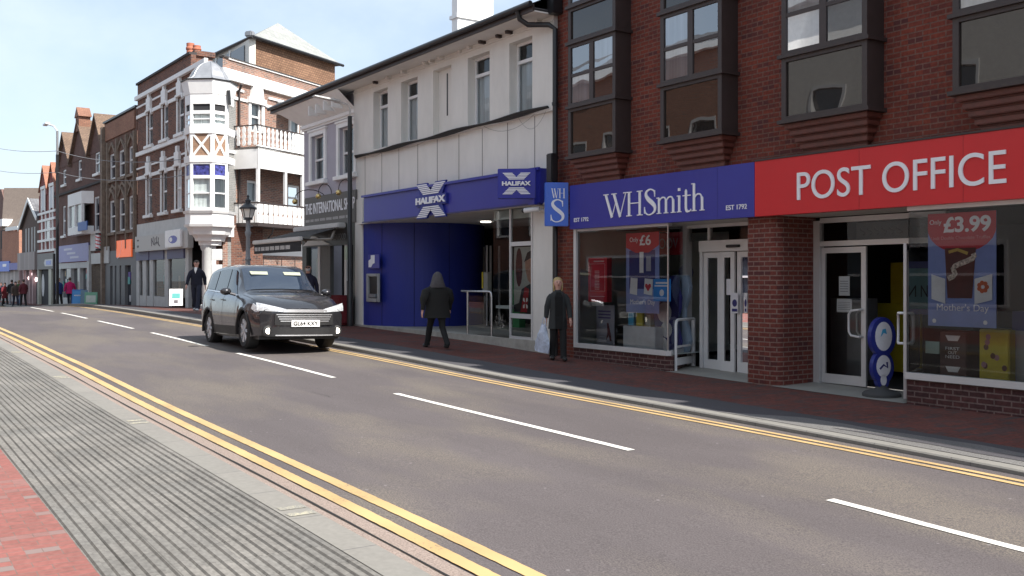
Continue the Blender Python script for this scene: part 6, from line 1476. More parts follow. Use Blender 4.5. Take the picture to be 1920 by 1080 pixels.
for sg in (1, -1):
    for c in (-1.33, 1.33):
        mb = MB(); arcp = [(c + .42 * math.cos(R(a)), sg * .885, .35 + .42 * math.sin(R(a))) for a in range(-12, 193, 12)]; mb.tube(arcp, .028, 6); mb.build('wheel_arch_trim', TRIM, car, smooth=True)
        MB().box(c - .42, c + .42, sg * .40, sg * .62, .2, .85).build('wheel_well', M['black'], car)
        t_ = MB(); yo = sg * .86; s_ = -sg
        t_.lathe((c, yo, .35), [(.22, s_ * .0), (.30, s_ * -.015), (.345, s_ * .02), (.352, s_ * .06), (.352, s_ * .18), (.34, s_ * .22), (.2, s_ * .23)], 28, axis='y', cap=False)
        wh = t_.build('wheel', mat('tyre_rubber', (.02, .02, .021), .8, var=.1), car, smooth=True)
        rm = MB(); rm.lathe((c, yo, .35), [(.235, s_ * .0), (.222, s_ * .01), (.215, s_ * .07)], 28, axis='y', cap=False); rm.lathe((c, yo, .35), [(.045, s_ * -.012), (.05, s_ * .04)], 14, axis='y')
        for k in range(7):
            a = 2 * math.pi * k / 7
            for da in (-.10, .10):
                p0 = (c + .035 * math.cos(a), yo + s_ * .02, .35 + .035 * math.sin(a)); p1 = (c + .225 * math.cos(a + da), yo + s_ * .012, .35 + .225 * math.sin(a + da)); rm.tube([p0, p1], .019, 5)
        rm.build('rim', mat('alloy_rim', (.62, .62, .64), .4, metal=.4, var=0), wh, smooth=True)
        MB().lathe((c, yo, .35), [(.0, s_ * .075), (.215, s_ * .07)], 24, axis='y').build('brake_disc', M['dark'], wh)
    # mirror, door handles, shut lines
    MB().ball((.62, sg * 1.03, 1.10), (.10, .11, .075), 12, 8).tube([(.66, sg * .84, 1.03), (.62, sg * .98, 1.07)], .03, 6).build('wing_mirror', PAINT, car, smooth=True)
    for x in (-.15, -1.0): MB().box(x - .09, x + .09, sg * .885, sg * .915, .93, .955).build('door_handle', PAINT, car, bevel=.008)
    for x in (.80, -.17, -1.06):
        mb = MB(); g = []
        for j in range(9):
            v = 1.0 + 3.9 * j / 8; y, z = surf(x, v); g += [(x - .006, sg * (y + .004), z), (x + .006, sg * (y + .004), z)]
        mb.add(g, [(2 * j, 2 * j + 1, 2 * j + 3, 2 * j + 2) for j in range(8)]); mb.build('shut_line', M['black'], car)
# front end: lamps, grille, bumper, plate
def fpt(y, z, out=0): return (nose(2.33, y) + out + .02, y, z)
def strip(name, ys, z0, z1, m, out=.01, thick=.0, parent=None):
    mb = MB(); g = []
    for y in ys:
        a = z0(y) if callable(z0) else z0; b = z1(y) if callable(z1) else z1
        g += [fpt(y, a, out), fpt(y, b, out - .0), fpt(y, b, -.02), fpt(y, a, -.02)]
    k = len(ys); F = []
    for i in range(k - 1): F += [(4 * i + j, 4 * i + (j + 1) % 4, 4 * i + 4 + (j + 1) % 4, 4 * i + 4 + j) for j in range(4)]
    F += [(0, 1, 2, 3), (4 * k - 4, 4 * k - 3, 4 * k - 2, 4 * k - 1)]
    mb.add(g, F); return mb.build(name, m, parent or car)
yr = lambda a, b, n_: [a + (b - a) * i / n_ for i in range(n_ + 1)]
HL_ = mat('headlamp_glass', (.58, .60, .63), .2, metal=.3, var=.35, scale=30)
for sg in (1, -1):
    mb = MB(); g = []
    for i in range(9):
        t = i / 8; y = .36 + .47 * t; zc_ = .735 + .075 * t; h = .030 + .045 * t; xf = nose(2.33, y) - .06 * t
        ysf = min(y, .81)
        for z, xo in ((zc_ - h, .045), (zc_, .04), (zc_ + h, .0)): g.append((xf + xo, sg * (ysf + .03 * (t > .9)), z))
    mb.add(g, [(i * 3 + j, i * 3 + j + 1, i * 3 + 4 + j, i * 3 + 3 + j) for i in range(8) for j in range(2)])
    mb.build('headlight', HL_, car, smooth=True, solid=.01)
    patch('headlight_wrap', 1.92, 2.28, 3.1, 4.3, HL_, sides=(sg,), off_=.012)
    MB().lathe((nose(2.33, .66) - .005, sg * .66, .36), [(.0, .045), (.055, .04), (.06, .0)], 16, axis='x').build('fog_lamp', mat('lit_lamp', (1, .93, .82), emit=2.2, var=0), car, smooth=True)
    MB().lathe((nose(2.33, .66) - .02, sg * .66, .36), [(.11, .0), (.10, .035), (.065, .045)], 16, axis='x').build('fog_lamp_surround', TRIM, car, smooth=True)
strip('bonnet_chrome_bar', yr(-.42, .42, 12), .705, .76, CHROME, out=.02)
strip('grille_panel', yr(-.56, .56, 12), lambda y: .46 + .02 * abs(y), .69, TRIM, out=.006)
for z in (.535, .575, .615, .655): strip('grille_bar', yr(-.46 - (z - .53) * .6, .46 + (z - .53) * .6, 10), z, z + .014, CHROME, out=.014)
strip('bumper_insert', yr(-.72, .72, 12), .26, .42, TRIM, out=.012); strip('lower_chrome_strip', yr(-.55, .55, 10), .27, .29, CHROME, out=.02)
strip('number_plate', yr(-.27, .27, 4), .44, .56, mat('white_plate', (.85, .85, .83), .4, var=0), out=.035)
pf = Fr((2.33 + .02 + .036, 0), (0, 1)); text('GL64 KXY', pf, -.235, .235, .462, .54, 0.0, M['black'], car, name='plate_lettering', depth=.004, bold=.02)
MB().box(-2.1, 2.05, -.78, .78, .20, .34).build('underbody', M['black'], car)
for y in (.3, -.3): MB().ball((-.1, y, 1.2), (.12, .2, .26), 10, 8).build('seat', M['black'], car, smooth=True)
car.location = (-21.7, 7.82, .155); car.rotation_euler = (R(-1.2), R(-1.2), R(-3)); car.scale = (1.1, 1.1, 1.1)

# ------------------------------------------------------------------ people
def skin_mesh(name, V, E, Rr, m, parent, root=0, sub=1, smooth=True):
    me = bpy.data.meshes.new(name); me.from_pydata(V, E, []); ob = bpy.data.objects.new(name, me); COL.objects.link(ob)
    ob.modifiers.new('skin', 'SKIN')
    for i, r in enumerate(Rr): me.skin_vertices[0].data[i].radius = r if isinstance(r, tuple) else (r, r)
    me.skin_vertices[0].data[root].use_root = True
    ss = ob.modifiers.new('sub', 'SUBSURF'); ss.levels = sub; ss.render_levels = sub
    dg = bpy.context.evaluated_depsgraph_get(); m2 = bpy.data.meshes.new_from_object(ob.evaluated_get(dg))
    ob.modifiers.clear(); ob.data = m2; bpy.data.meshes.remove(me); m2.name = name
    m2.materials.clear(); m2.materials.append(m)
    m2.polygons.foreach_set('use_smooth', [True] * len(m2.polygons))
    ob.parent = parent; ob['_w'] = (0, 0, 0); return ob
def cloth(name, col): return mat(name, col, .9, var=.22, scale=9, bump=.5, bscale=14)
def person(label, loc, face, h=1.75, top=None, bottom=None, stride=.25, swing=.2, hem=.80, hair=('short', (.05, .03, .02)), shoes=(.02, .02, .02), bulk=1.0, extra=None, group=None, mask=False, hood=False, skirt=None, turn=0, det=1, arms=None, collar=None):
    p = thing('person', label, 'person', (0, 0, 0), group); p['_w'] = (0, 0, 0); k = bulk
    st = stride
    # joints, facing +x, left = +y; L leg forward
    hipL, hipR = (0, .095, .93), (0, -.095, .93)
    kL, aL, tL_ = (st * .55 + .02, .10, .50), (st, .10, .085), (st + .17, .12, .035)
    kR, aR, tR_ = (-st * .25 + .04, -.10, .50), (-st * .95, -.10, .085 + .25 * abs(st) * .4), (-st * .95 + .16, -.12, .03)
    shL, shR = (0, .160 * k, 1.395), (0, -.160 * k, 1.395)
    if arms is None: arms = ((-swing * .5, -swing * .8 + .05), (swing * .5 + .02, swing + .06))
    eL, wL = (arms[0][0], .235 * k, 1.15), (arms[0][1], .255 * k, .90)
    eR, wR = (arms[1][0], -.235 * k, 1.15), (arms[1][1], -.255 * k, .90)
    # body: one continuous skin surface with head, hands and feet
    V = [(0, 0, .95), (0, 0, 1.15), (0, 0, 1.34), (.0, 0, 1.46), (.01, 0, 1.53), (.03, 0, 1.60), (.03, 0, 1.68), (.02, 0, 1.735)]
    E = [(0, 1), (1, 2), (2, 3), (3, 4), (4, 5), (5, 6), (6, 7)]; Rr = [(.15, .11), (.13, .10), (.12, .09), (.075, .07), (.056, .056), (.070, .085), (.078, .098), (.05, .065)]
    def chain(start, P, rs):
        q = start
        for c, r in zip(P, rs): V.append(c); Rr.append(r); E.append((q, len(V) - 1)); q = len(V) - 1
        return q
    for sh, el, wr_, s_ in ((shL, eL, wL, 1), (shR, eR, wR, -1)):
        d = Vector(wr_) - Vector(el); d.normalize(); palm = Vector(wr_) + d * .06; kn = Vector(wr_) + d * .10
        q = chain(2, [sh, el, wr_, tuple(palm), tuple(kn)], [.040, .042, .030, (.036, .022), (.036, .016)])
        if det:
            for f, (fo_, ln) in enumerate(((-.030, .065), (-.010, .078), (.011, .072), (.030, .055))):
                b = kn + Vector((fo_, 0, 0)); chain(q, [tuple(b + d * .012), tuple(b + d * ln * .6 + Vector((.004, -s_ * .006, 0))), tuple(b + d * ln + Vector((.008, -s_ * .018, 0)))], [.0095, .0085, .007])
            tb = palm + Vector((.035, 0, .01)); chain(q - 1, [tuple(tb), tuple(tb + d * .035 + Vector((.02, 0, 0)))], [.011, .009])
    for hp, kn, an, to in ((hipL, kL, aL, tL_), (hipR, kR, aR, tR_)): chain(0, [hp, kn, an, to], [.085, .055, .038, (.035, .028)])
    skin_mesh('body', V, E, Rr, M['skin'], p, sub=2 if det else 1)
    # trousers: seat and two tapering legs
    bm_ = bottom or cloth('black_trousers', (.012, .012, .013))
    def ell(mb, rings, n=16):
        pts = [(c[0] + rx * math.cos(2 * math.pi * j / n), c[1] + ry * math.sin(2 * math.pi * j / n), c[2]) for c, rx, ry in rings for j in range(n)]
        mb.add(pts, [(i * n + j, i * n + (j + 1) % n, (i + 1) * n + (j + 1) % n, (i + 1) * n + j) for i in range(len(rings) - 1) for j in range(n)] + [tuple(range(n)), tuple((len(rings) - 1) * n + j for j in range(n))])
    tr = MB(); ell(tr, [((0, 0, .80), .11, .15), ((0, 0, .88), .125, .165 * k), ((0, 0, .98), .125, .16 * k), ((0, 0, 1.05), .11, .14 * k)])
    for hp, kn, an, sg in ((hipL, kL, aL, 1), (hipR, kR, aR, -1)):
        H, K, N = Vector(hp), Vector(kn), Vector(an)
        R_ = [(H + Vector((0, 0, .0)), .115, .088 * k), (H.lerp(K, .3), .112, .090 * k), (H.lerp(K, .65), .095, .080), (K, .080, .072), (K.lerp(N, .3), .080, .072), (K.lerp(N, .7), .072, .066), (N + Vector((.012, 0, .02)), .078, .066), (N + Vector((.015, 0, -.03)), .085, .068)]
        ell(tr, R_)
    tr.build('trousers', bm_, p, smooth=True)
    for an, to in ((aL, tL_), (aR, tR_)):
        sh = MB(); sh.ball(((an[0] + to[0]) / 2 + .01, (an[1] + to[1]) / 2, (an[2] + to[2]) / 2 - .01), (.145, .052, .05), 12, 8); sh.build('shoe', mat('shoe_%02d%02d' % (int(shoes[0] * 99), int(shoes[2] * 99)), shoes, .5), p, smooth=True)
    # jacket or jumper: torso and two sleeves
    ct = MB(); fl_ = .03 if hem < .85 else 0
    ell(ct, [((0, 0, hem), .15 + fl_, (.185 + fl_) * k), ((0, 0, .95), .145, .19 * k), ((0, 0, 1.10), .135, .178 * k), ((.0, 0, 1.25), .138, .185 * k), ((0, 0, 1.34), .128, .190 * k), ((0, 0, 1.40), .115, .180 * k), ((0, 0, 1.435), .10, .155 * k), ((0, 0, 1.465), .085, .115 * k), ((0, 0, 1.49), .07, .08), ((.005, 0, 1.51), .062, .068)], 20)
    for sh, el, wr_, sg in ((shL, eL, wL, 1), (shR, eR, wR, -1)):
        S_, L_e, W_ = Vector(sh), Vector(el), Vector(wr_)
        ct.tube([tuple(S_ + Vector((0, -sg * .07, .0))), tuple(S_ + Vector((0, -sg * .012, -.022))), tuple(S_.lerp(L_e, .3)), tuple(S_.lerp(L_e, .7)), tuple(L_e), tuple(L_e.lerp(W_, .5)), tuple(L_e.lerp(W_, .96))], [.045, .068, .072 * k, .066 * k, .062 * k, .056, .050], 12)
    ct.build('coat' if hem < .85 else 'jumper', top, p, smooth=True)
    if skirt: MB().lathe((0, 0, 0), [(.17, 1.0), (.2, .8), (.24, .45)], 16).build('skirt', skirt, p, smooth=True)
    # face and hair
    hd = Vector((.035, 0, 1.655)); 
    rot = turn
    if det:
        MB().tube([(.118, 0, 1.685), (.140, 0, 1.645), (.118, 0, 1.632)], [.012, .018, .01], 6).build('nose', M['skin'], p, smooth=True)
        for y in (.034, -.034): MB().ball((.108, y, 1.680), (.012, .014, .009), 8, 6).build('eye', mat('eye', (.05, .035, .03), .3, var=0), p, smooth=True)
        if mask: MB().ball((.075, 0, 1.618), (.066, .068, .052), 14, 8).build('face_mask', mat('white_mask', (.7, .72, .75), .8), p, smooth=True); MB().box(.09, .125, -.065, .065, 1.668, 1.70).build('sunglasses', M['black'], p, bevel=.008)
        else: MB().ball((.112, 0, 1.605), (.012, .026, .007), 10, 6).build('mouth', mat('lips', (.35, .10, .09), .5), p, smooth=True)
        for y in (.083, -.083): MB().ball((.02, y, 1.655), (.022, .012, .032), 8, 6).build('ear', M['skin'], p, smooth=True)
    kind, hc = hair
    hm = mat('hair_%02d%02d' % (int(hc[0] * 99), int(hc[2] * 99)), hc, .6, var=.35, scale=60, bump=.6, bscale=60)
    if hood:
        hb = MB(); ell(hb, [((-.01, 0, 1.43), .135, .20), ((-.015, 0, 1.50), .145, .175), ((-.01, 0, 1.58), .135, .145), ((-.005, 0, 1.66), .128, .125), ((-.005, 0, 1.73), .105, .10), ((-.01, 0, 1.78), .065, .06), ((-.015, 0, 1.80), .02, .02)], 16); hb.build('hood', hood, p, smooth=True)
    elif kind == 'short': MB().ball((.005, 0, 1.695), (.098, .088, .078), 14, 10).ball((-.03, 0, 1.66), (.075, .086, .075), 12, 8).build('hair', hm, p, smooth=True)
    elif kind == 'long':
        hb = MB(); hb.ball((-.022, 0, 1.708), (.098, .098, .078), 16, 10); hb.lathe((-.005, 0, 0), [(.09, 1.72), (.108, 1.66), (.108, 1.58), (.102, 1.51), (.085, 1.47)], 16, a0=72, a1=288); hb.build('hair', hm, p, smooth=True, solid=.02)
    if collar: MB().prism([(0, 0)] * 3, 0, 0) if False else MB().add([(.125, .05, 1.44), (.125, -.05, 1.44), (.145, 0, 1.30), (.075, .05, 1.52), (.075, -.05, 1.52)], [(0, 1, 2), (0, 3, 4, 1)]).build('white_shirt_front', collar, p)
    if extra: extra(p)
    sc = h / 1.76; p.scale = (sc, sc, sc); p.location = loc; p.rotation_euler = (0, 0, R(face)); return p
def stand(px, y):
    x = g_at(px, y); return (x, y, z_on(x, y))
BLK = cloth('black_wool', (.016, .016, .017)); CHA = cloth('charcoal_coat', (.030, .033, .034)); NAVY = cloth('navy_knit', (.012, .014, .028)); JEAN = cloth('dark_jeans', (.022, .026, .045))
person('hooded person in black padded coat walking away past the blue bank wall', stand(820, 10.35), 172, 1.60, top=cloth('black_padded_coat', (.014, .014, .013)), stride=.40, swing=.16, hem=.72, bulk=1.56, hood=cloth('grey_hood', (.075, .07, .075)))
def bag(p): pass
wm = person('blonde person in long charcoal coat and black trousers walking towards the camera', stand(1046, 11.35), -28, 1.59, top=CHA, stride=.16, swing=.10, hem=.68, hair=('long', (.46, .34, .15)), bulk=.98, arms=((.04, .12), (-.02, -.03)), turn=0)
MB().add([(.095, .05, 1.46), (.095, -.05, 1.46), (.138, -.085, 1.36), (.148, -.08, 1.2), (.155, -.08, .95), (.19, -.08, .69), (.19, .08, .69), (.155, .08, .95), (.148, .08, 1.2), (.138, .085, 1.36)], [(0, 1, 2, 9), (9, 2, 3, 8), (8, 3, 4, 7), (7, 4, 5, 6)]).build('black_top', cloth('black_top', (.006, .006, .006)), wm)
bgx = thing('shopping_bag', 'crumpled pale blue plastic shopping bag hanging from the hand of the blonde person', 'bag', (0, 0, 0)); bgx['_w'] = (0, 0, 0)
V = []; F = []; random.seed(4); NR_, NS = 9, 14
for i in range(NR_):
    t = i / (NR_ - 1); w = .05 + .115 * min(1, t * 1.5); d = .02 + .045 * math.sin(math.pi * min(1, t + .15) * .8)
    for j in range(NS):
        a = 2 * math.pi * j / NS; V.append((w * math.cos(a) * (1 + random.uniform(-.12, .12)), d * math.sin(a) * (1 + random.uniform(-.3, .3)), -.55 * t + random.uniform(-.012, .012)))
for i in range(NR_ - 1):
    for j in range(NS): F.append((i * NS + j, i * NS + (j + 1) % NS, (i + 1) * NS + (j + 1) % NS, (i + 1) * NS + j))
F.append(tuple(range((NR_ - 1) * NS, NR_ * NS)))
MB().add(V, F).build('sack', mat('pale_blue_plastic', (.55, .62, .75), .4, var=.3, scale=12), bgx, smooth=True)
MB().tube([(-.04, 0, -.02), (-.03, 0, .10), (.0, 0, .14), (.03, 0, .10), (.04, 0, -.02)], .008, 6).build('handle_loop', mat('pale_blue_plastic', (.55, .62, .75), .4, var=.3, scale=12), bgx, smooth=True)
ang = R(-28); lx, ly = -.03, -.30; sc_ = 1.59 / 1.76
wl_ = wm.location; bgx.location = (wl_[0] + (lx * math.cos(ang) - ly * math.sin(ang)) * sc_, wl_[1] + (lx * math.sin(ang) + ly * math.cos(ang)) * sc_, wl_[2] + .70); bgx.rotation_euler = (R(4), R(8), R(20))
person('man in navy V-neck jumper and dark jeans walking by the corner shop', (-35.35, 10.15, .52), -32, 1.80, top=NAVY, bottom=JEAN, stride=.24, swing=.16, hem=.90, hair=('short', (.05, .035, .025)), shoes=(.45, .45, .45), collar=M['white'], bulk=1.08)
pm = stand(578, 10.9); person('bald person in sunglasses and white face mask behind the dark car', (pm[0], pm[1], pm[2]), -30, 1.72, top=cloth('dark_blue_coat', (.03, .03, .06)), stride=.15, hair=('none', (.2, .2, .2)), mask=True)
far = [(131, 10.5, 160, 1.68, cloth('bright_pink_coat', (.50, .015, .13)), JEAN, 'person in bright pink coat seen from behind near the blue board', .78, (.08, .04, .03)),
       (110, 10.2, 20, 1.70, cloth('royal_blue_coat', (.03, .06, .22)), BLK, 'person in royal blue coat beside the one in pink', .78, (.25, .2, .15)),
       (9, 8.9, 20, 1.66, cloth('crimson_long_coat', (.14, .015, .02)), BLK, 'person in long crimson skirt at the far left edge', .60, (.06, .04, .03)),
       (2, 8.9, 30, 1.68, cloth('slate_coat', (.05, .055, .08)), BLK, 'person in slate coat cut by the left edge of the picture', .75, (.08, .05, .04)),
       (22, 9.2, 170, 1.74, BLK, cloth('pale_grey_trousers', (.30, .30, .33)), 'person in black jacket and pale grey trousers in the far crowd', .82, (.05, .04, .03)),
       (35, 9.6, 160, 1.70, cloth('dark_green_coat', (.05, .09, .03)), cloth('pale_blue_jeans', (.12, .16, .25)), 'person in green coat and pale jeans in the far crowd', .80, (.3, .22, .12)),
       (44, 9.3, 190, 1.72, cloth('maroon_coat', (.12, .02, .03)), BLK, 'person in maroon coat in the far crowd', .80, (.04, .03, .02)),
       (29, 9.0, 10, 1.72, cloth('brown_coat', (.07, .05, .04)), JEAN, 'person in brown coat half hidden in the far crowd', .80, (.06, .04, .03))]
for px, y, fc, h, tp, bt, lb_, hem_, hc in far:
    x, yy, _ = stand(px, y); person(lb_, (x, yy, z_on(x, yy) + .0), fc, h, top=tp, bottom=bt, stride=.2, swing=.15, hem=hem_, hair=('short', hc), det=0, bulk=1.1, group='people at the far end of the street' if px < 60 else None)

# ------------------------------------------------------------------ boards and street clutter
def a_board(px, o, y0, y1, w, m, label, mark=None, fr=C1, face=72):
    s_ = fr.s(px, o); z0, z1 = fr.z(px, y1, o), fr.z(px, y0, o); wp = fr.w((s_, o, z0)); t = thing('sandwich_board', label, 'sandwich board', wp)
    F2 = frame(face, wp[:2]); h = z1 - z0
    for sg in (1, -1):
        mb = MB(F2); mb.add([(-w / 2, sg * .26, z0), (w / 2, sg * .26, z0), (w / 2, sg * .03, z1), (-w / 2, sg * .03, z1)], [(0, 1, 2, 3)]); mb.build('panel', m, t, solid=.02)
    if mark:
        def pt(u, v): return ((u - .5) * w, .26 - .23 * v + .03, z0 + h * v)
        for (u0, u1, v0, v1, mm) in mark: MB(F2).add([pt(u0, v0), pt(u1, v0), pt(u1, v1), pt(u0, v1)], [(0, 1, 2, 3)]).build('printed_patch', mm, t)
    return t
LB = mat('poster_cyan', (.05, .35, .6), .5); GN = mat('poster_green', (.15, .38, .25), .5)
a_board(330.5, .9, 542, 573, .52, M['white'], 'white sandwich board with blue-green lettering at the corner shop', [(.2, .8, .45, .75, mat('display_teal', (.08, .35, .33), .6)), (.35, .65, .15, .35, DK)])
a_board(146, 1.0, 543, 573, .58, mat('board_blue', (.03, .18, .5), .5), 'bright blue sandwich board beside the person in pink', [(.1, .9, .1, .9, mat('board_blue_light', (.06, .28, .62), .5)), (.2, .8, .6, .68, LS)])
a_board(158, .9, 544, 573, .35, mat('board_grey_blue', (.12, .22, .3), .5), 'narrow grey-blue sandwich board between the blue and the green ones')
a_board(171, 1.1, 548, 577, .62, GN, 'green-framed sandwich board with white sheet beside the brick doorway', [(.12, .88, .35, .8, mat('pale_green_sheet', (.5, .58, .52), .6)), (.12, .88, .08, .3, mat('poster_green_deep', (.12, .40, .22), .5))])
x = A.s(640, .35); rc_ = thing('red_goods_crate', 'dark red covered goods rack outside the lilac shop door', 'crate', A.w((x, .4, .35)))
MB(A).box(x - .35, x + .42, .15, .6, zb(x) + .02, 1.2).build('cover', cloth('dark_red_cloth', (.13, .010, .015)), rc_, bevel=.06)

# ------------------------------------------------------------------ window displays
NV_ = mat('navy_print', (.03, .03, .16), .5); PER = mat('periwinkle_print', (.20, .26, .55), .55, var=.08); RD = mat('poster_red', (.48, .02, .04), .5); WH = mat('poster_white', (.72, .72, .75), .6)
def pos(px, o): return A.s(px, o)
def hanging(name, label, cat, o, px0, px1, y0, y1, m, grp=None, th=.01):
    a, b = A.s(px0, o), A.s(px1, o); pm_ = (px0 + px1) / 2; z0, z1 = A.z(pm_, y1, o), A.z(pm_, y0, o)
    t = thing(name, label, cat, A.w(((a + b) / 2, o, z0)), grp); MB(A).box(a, b, o - th, o, z0, z1).build('sheet', m, t, bevel=.002); return t, a, b, z0, z1
t, a, b, z0, z1 = hanging('notice_board', 'red opening-times board with pale printing in the left shop window', 'notice board', -.12, 1103, 1138, 483, 566, RD, th=.12)
mb = MB(A); w, h = b - a, z1 - z0
for k in range(13): mb.box(a + w * .36, a + w * .60, -.119, -.116, z0 + h * (.28 + .034 * k), z0 + h * (.294 + .034 * k))
mb.box(a + w * .1, a + w * .9, -.119, -.116, z0 + h * .12, z0 + h * .128); mb.box(a + w * .1, a + w * .9, -.119, -.116, z0 + h * .24, z0 + h * .247); mb.box(a + w * .3, a + w * .85, -.119, -.116, z0 + h * .90, z0 + h * .93)
mb.box(a + w * .1, a + w * .9, -.119, -.116, z0 + h * .855, z0 + h * .862); mb.box(a + w * .1, a + w * .112, -.119, -.116, z0 + h * .24, z0 + h * .86); mb.box(a + w * .888, a + w * .9, -.119, -.116, z0 + h * .24, z0 + h * .86)
mb.build('printing', mat('pink_print', (.62, .40, .42), .6, var=.3, scale=50), t)
t, a, b, z0, z1 = hanging('hanging_poster', 'tall violet Mother\'s Day poster with red top reading Only £6 in the left window', 'poster', -.25, 1174, 1236, 436, 587, PER)
w, h = b - a, z1 - z0; F_ = -.249
MB(A).prism([(a, z1), (b, z1), (b, z1 - h * .16), (b - w * .3, z1 - h * .25), (a + w * .3, z1 - h * .25), (a, z1 - h * .18)], F_, F_ + .002).build('red_top', RD, t)
MB(A).box(a + w * .1, b - w * .12, F_, F_ + .0015, z0 + h * .30, z1 - h * .22).build('dark_field', NV_, t)
text('Only', A, a + w * .12, a + w * .38, z1 - h * .13, z1 - h * .055, F_ + .003, LS, t, depth=.002); text('£6', A, a + w * .42, a + w * .76, z1 - h * .16, z1 - h * .03, F_ + .003, LS, t, depth=.002, bold=.02)
MB(A).box(a + w * .42, a + w * .54, F_ + .002, F_ + .004, z0 + h * .50, z0 + h * .76).build('white_bottle', WH, t); MB(A).box(a + w * .62, a + w * .76, F_ + .002, F_ + .004, z0 + h * .52, z0 + h * .70).build('white_bottle', mat('print_grey', (.35, .35, .42), .6), t)
for u0, u1, v0, v1 in ((.12, .34, .22, .43), (.55, .80, .22, .42)): MB(A).prism([(a + w * u0, z0 + h * (v0 + .02)), (a + w * u1, z0 + h * v0), (a + w * (u1 + .02), z0 + h * v1), (a + w * (u0 + .03), z0 + h * (v1 + .01))], F_ + .002, F_ + .005).build('greeting_card', WH, t)
hcx, hcz = a + w * .68, z0 + h * .32
MB(A).prism([(hcx, hcz - h * .05), (hcx + w * .09, hcz + h * .01), (hcx + w * .08, hcz + h * .04), (hcx + w * .03, hcz + h * .045), (hcx, hcz + h * .025), (hcx - w * .03, hcz + h * .045), (hcx - w * .08, hcz + h * .04), (hcx - w * .09, hcz + h * .01)], F_ + .005, F_ + .007).build('red_heart', RD, t)
text("Mother's Day", A, a + w * .14, b - w * .12, z0 + h * .09, z0 + h * .17, F_ + .003, LS, t, depth=.002)
t, a, b, z0, z1 = hanging('hanging_poster', 'deep red panel with pale letters hung behind the Only £6 poster', 'poster', -.9, 1234, 1282, 436, 478, RD)
text('OOV', A, a + .03, b - .15, z0 + .12, z0 + .32, -.899, mat('dusty_letter', (.40, .30, .32), .6), t, depth=.003)
t, a, b, z0, z1 = hanging('window_notice', 'bright blue face-covering notice on the glass of the left shop window', 'notice', -.03, 1225, 1257, 523, 565, mat('notice_blue', (.02, .22, .62), .5))
w, h = b - a, z1 - z0; disc(A, a + w * .5, z0 + h * .38, w * .13, h * .15, -.029, WH, t, 'face_symbol'); MB(A).box(a + w * .15, b - w * .15, -.029, -.027, z0 + h * .78, z0 + h * .86).build('printed_line', WH, t); MB(A).box(a + w * .08, b - w * .08, -.029, -.027, z0 + h * .66, z0 + h * .72).build('printed_line', WH, t)
t, a, b, z0, z1 = hanging('window_poster', 'pale lilac standing poster with a walking figure at the foot of the left window', 'poster', -.45, 1118, 1152, 572, 646, mat('pale_lilac_print', (.36, .37, .46), .6))
w, h = b - a, z1 - z0; MB(A).prism([(a + w * .55, z0 + h * .1), (a + w * .62, z0 + h * .3), (a + w * .6, z0 + h * .55), (a + w * .68, z0 + h * .55), (a + w * .8, z0 + h * .3), (a + w * .85, z0 + h * .1), (a + w * .75, z0 + h * .1), (a + w * .7, z0 + h * .25)], -.449, -.447).build('printed_figure', mat('printed_maroon2', (.14, .05, .06), .6), t)
for k in range(3): MB(A).box(a + w * .12, b - w * .2, -.449, -.447, z0 + h * (.66 + .08 * k), z0 + h * (.70 + .08 * k)).build('printed_line', mat('violet_print', (.13, .10, .26), .6), t)
# white display box with books
t = thing('display_box', 'white display box in the left shop window with books on top', 'display box', A.w((-13.9, -.4, .33))); a, b = A.s(1168, -.35), A.s(1228, -.35)
MB(A).box(a, b, -.85, -.35, .33, .33 + (A.z(1200, 612, -.35) - .33)).build('box', mat('white_card', (.62, .64, .70), .6), t, bevel=.01); zt_ = A.z(1200, 612, -.35)
for px, w, h, m in ((1183, .16, .24, LB), (1199, .18, .32, mat('book_yellow', (.55, .48, .06), .6)), (1215, .12, .22, mat('book_grey', (.3, .32, .3), .6))):
    s = A.s(px, -.5); bk = thing('display_book', {1183: 'blue', 1199: 'yellow', 1215: 'grey'}[px] + ' book standing on the white display box in the left window', 'book', A.w((s, -.5, zt_)), 'books on the window display box'); MB(A).box(s - w / 2, s + w / 2, -.55, -.5, zt_, zt_ + h).build('cover', m, bk)
# dark blue column of white discs
t = thing('display_stand', 'navy display column with large white discs beside the shop door glass', 'display stand', A.w((-13.3, -.6, .33)))
c0 = A.s(1248, -.5)
MB(A).prism([(c0 - .34, .33)] + [(c0 - .34 + .05 * math.sin(k * 1.5), .33 + k * .2) for k in range(1, 8)] + [(c0 + .28 + .05 * math.sin(k * 1.7), .33 + k * .2) for k in range(7, -1, -1)], -.62, -.55).build('board', NV_, t)
for px, py, rr in ((1245, 586, .19), (1249, 618, .15), (1241, 649, .17), (1262, 520, .0)):
    if rr: s = A.s(px, -.54); disc(A, s, A.z(px, py, -.54), rr, rr * 1.0, -.549, mat('disc_white', (.55, .57, .62), .6), t, 'white_disc', n=24)
c1 = A.s(1270, -.7); MB(A).prism([(c1 - .15, .33)] + [(c1 - .15, 1.75)] + [(c1 + .22 + .08 * math.sin(k * 1.35), .33 + k * .2) for k in range(7, -1, -1)], -.80, -.72).build('wavy_board', mat('pale_blue_card', (.28, .36, .46), .6), t)
s = A.s(1286, -1.1); MB(A).ball((s, -1.1, A.z(1286, 511, -1.1)), (.18, .1, .16)).build('blue_bauble', NV_, t, smooth=True)
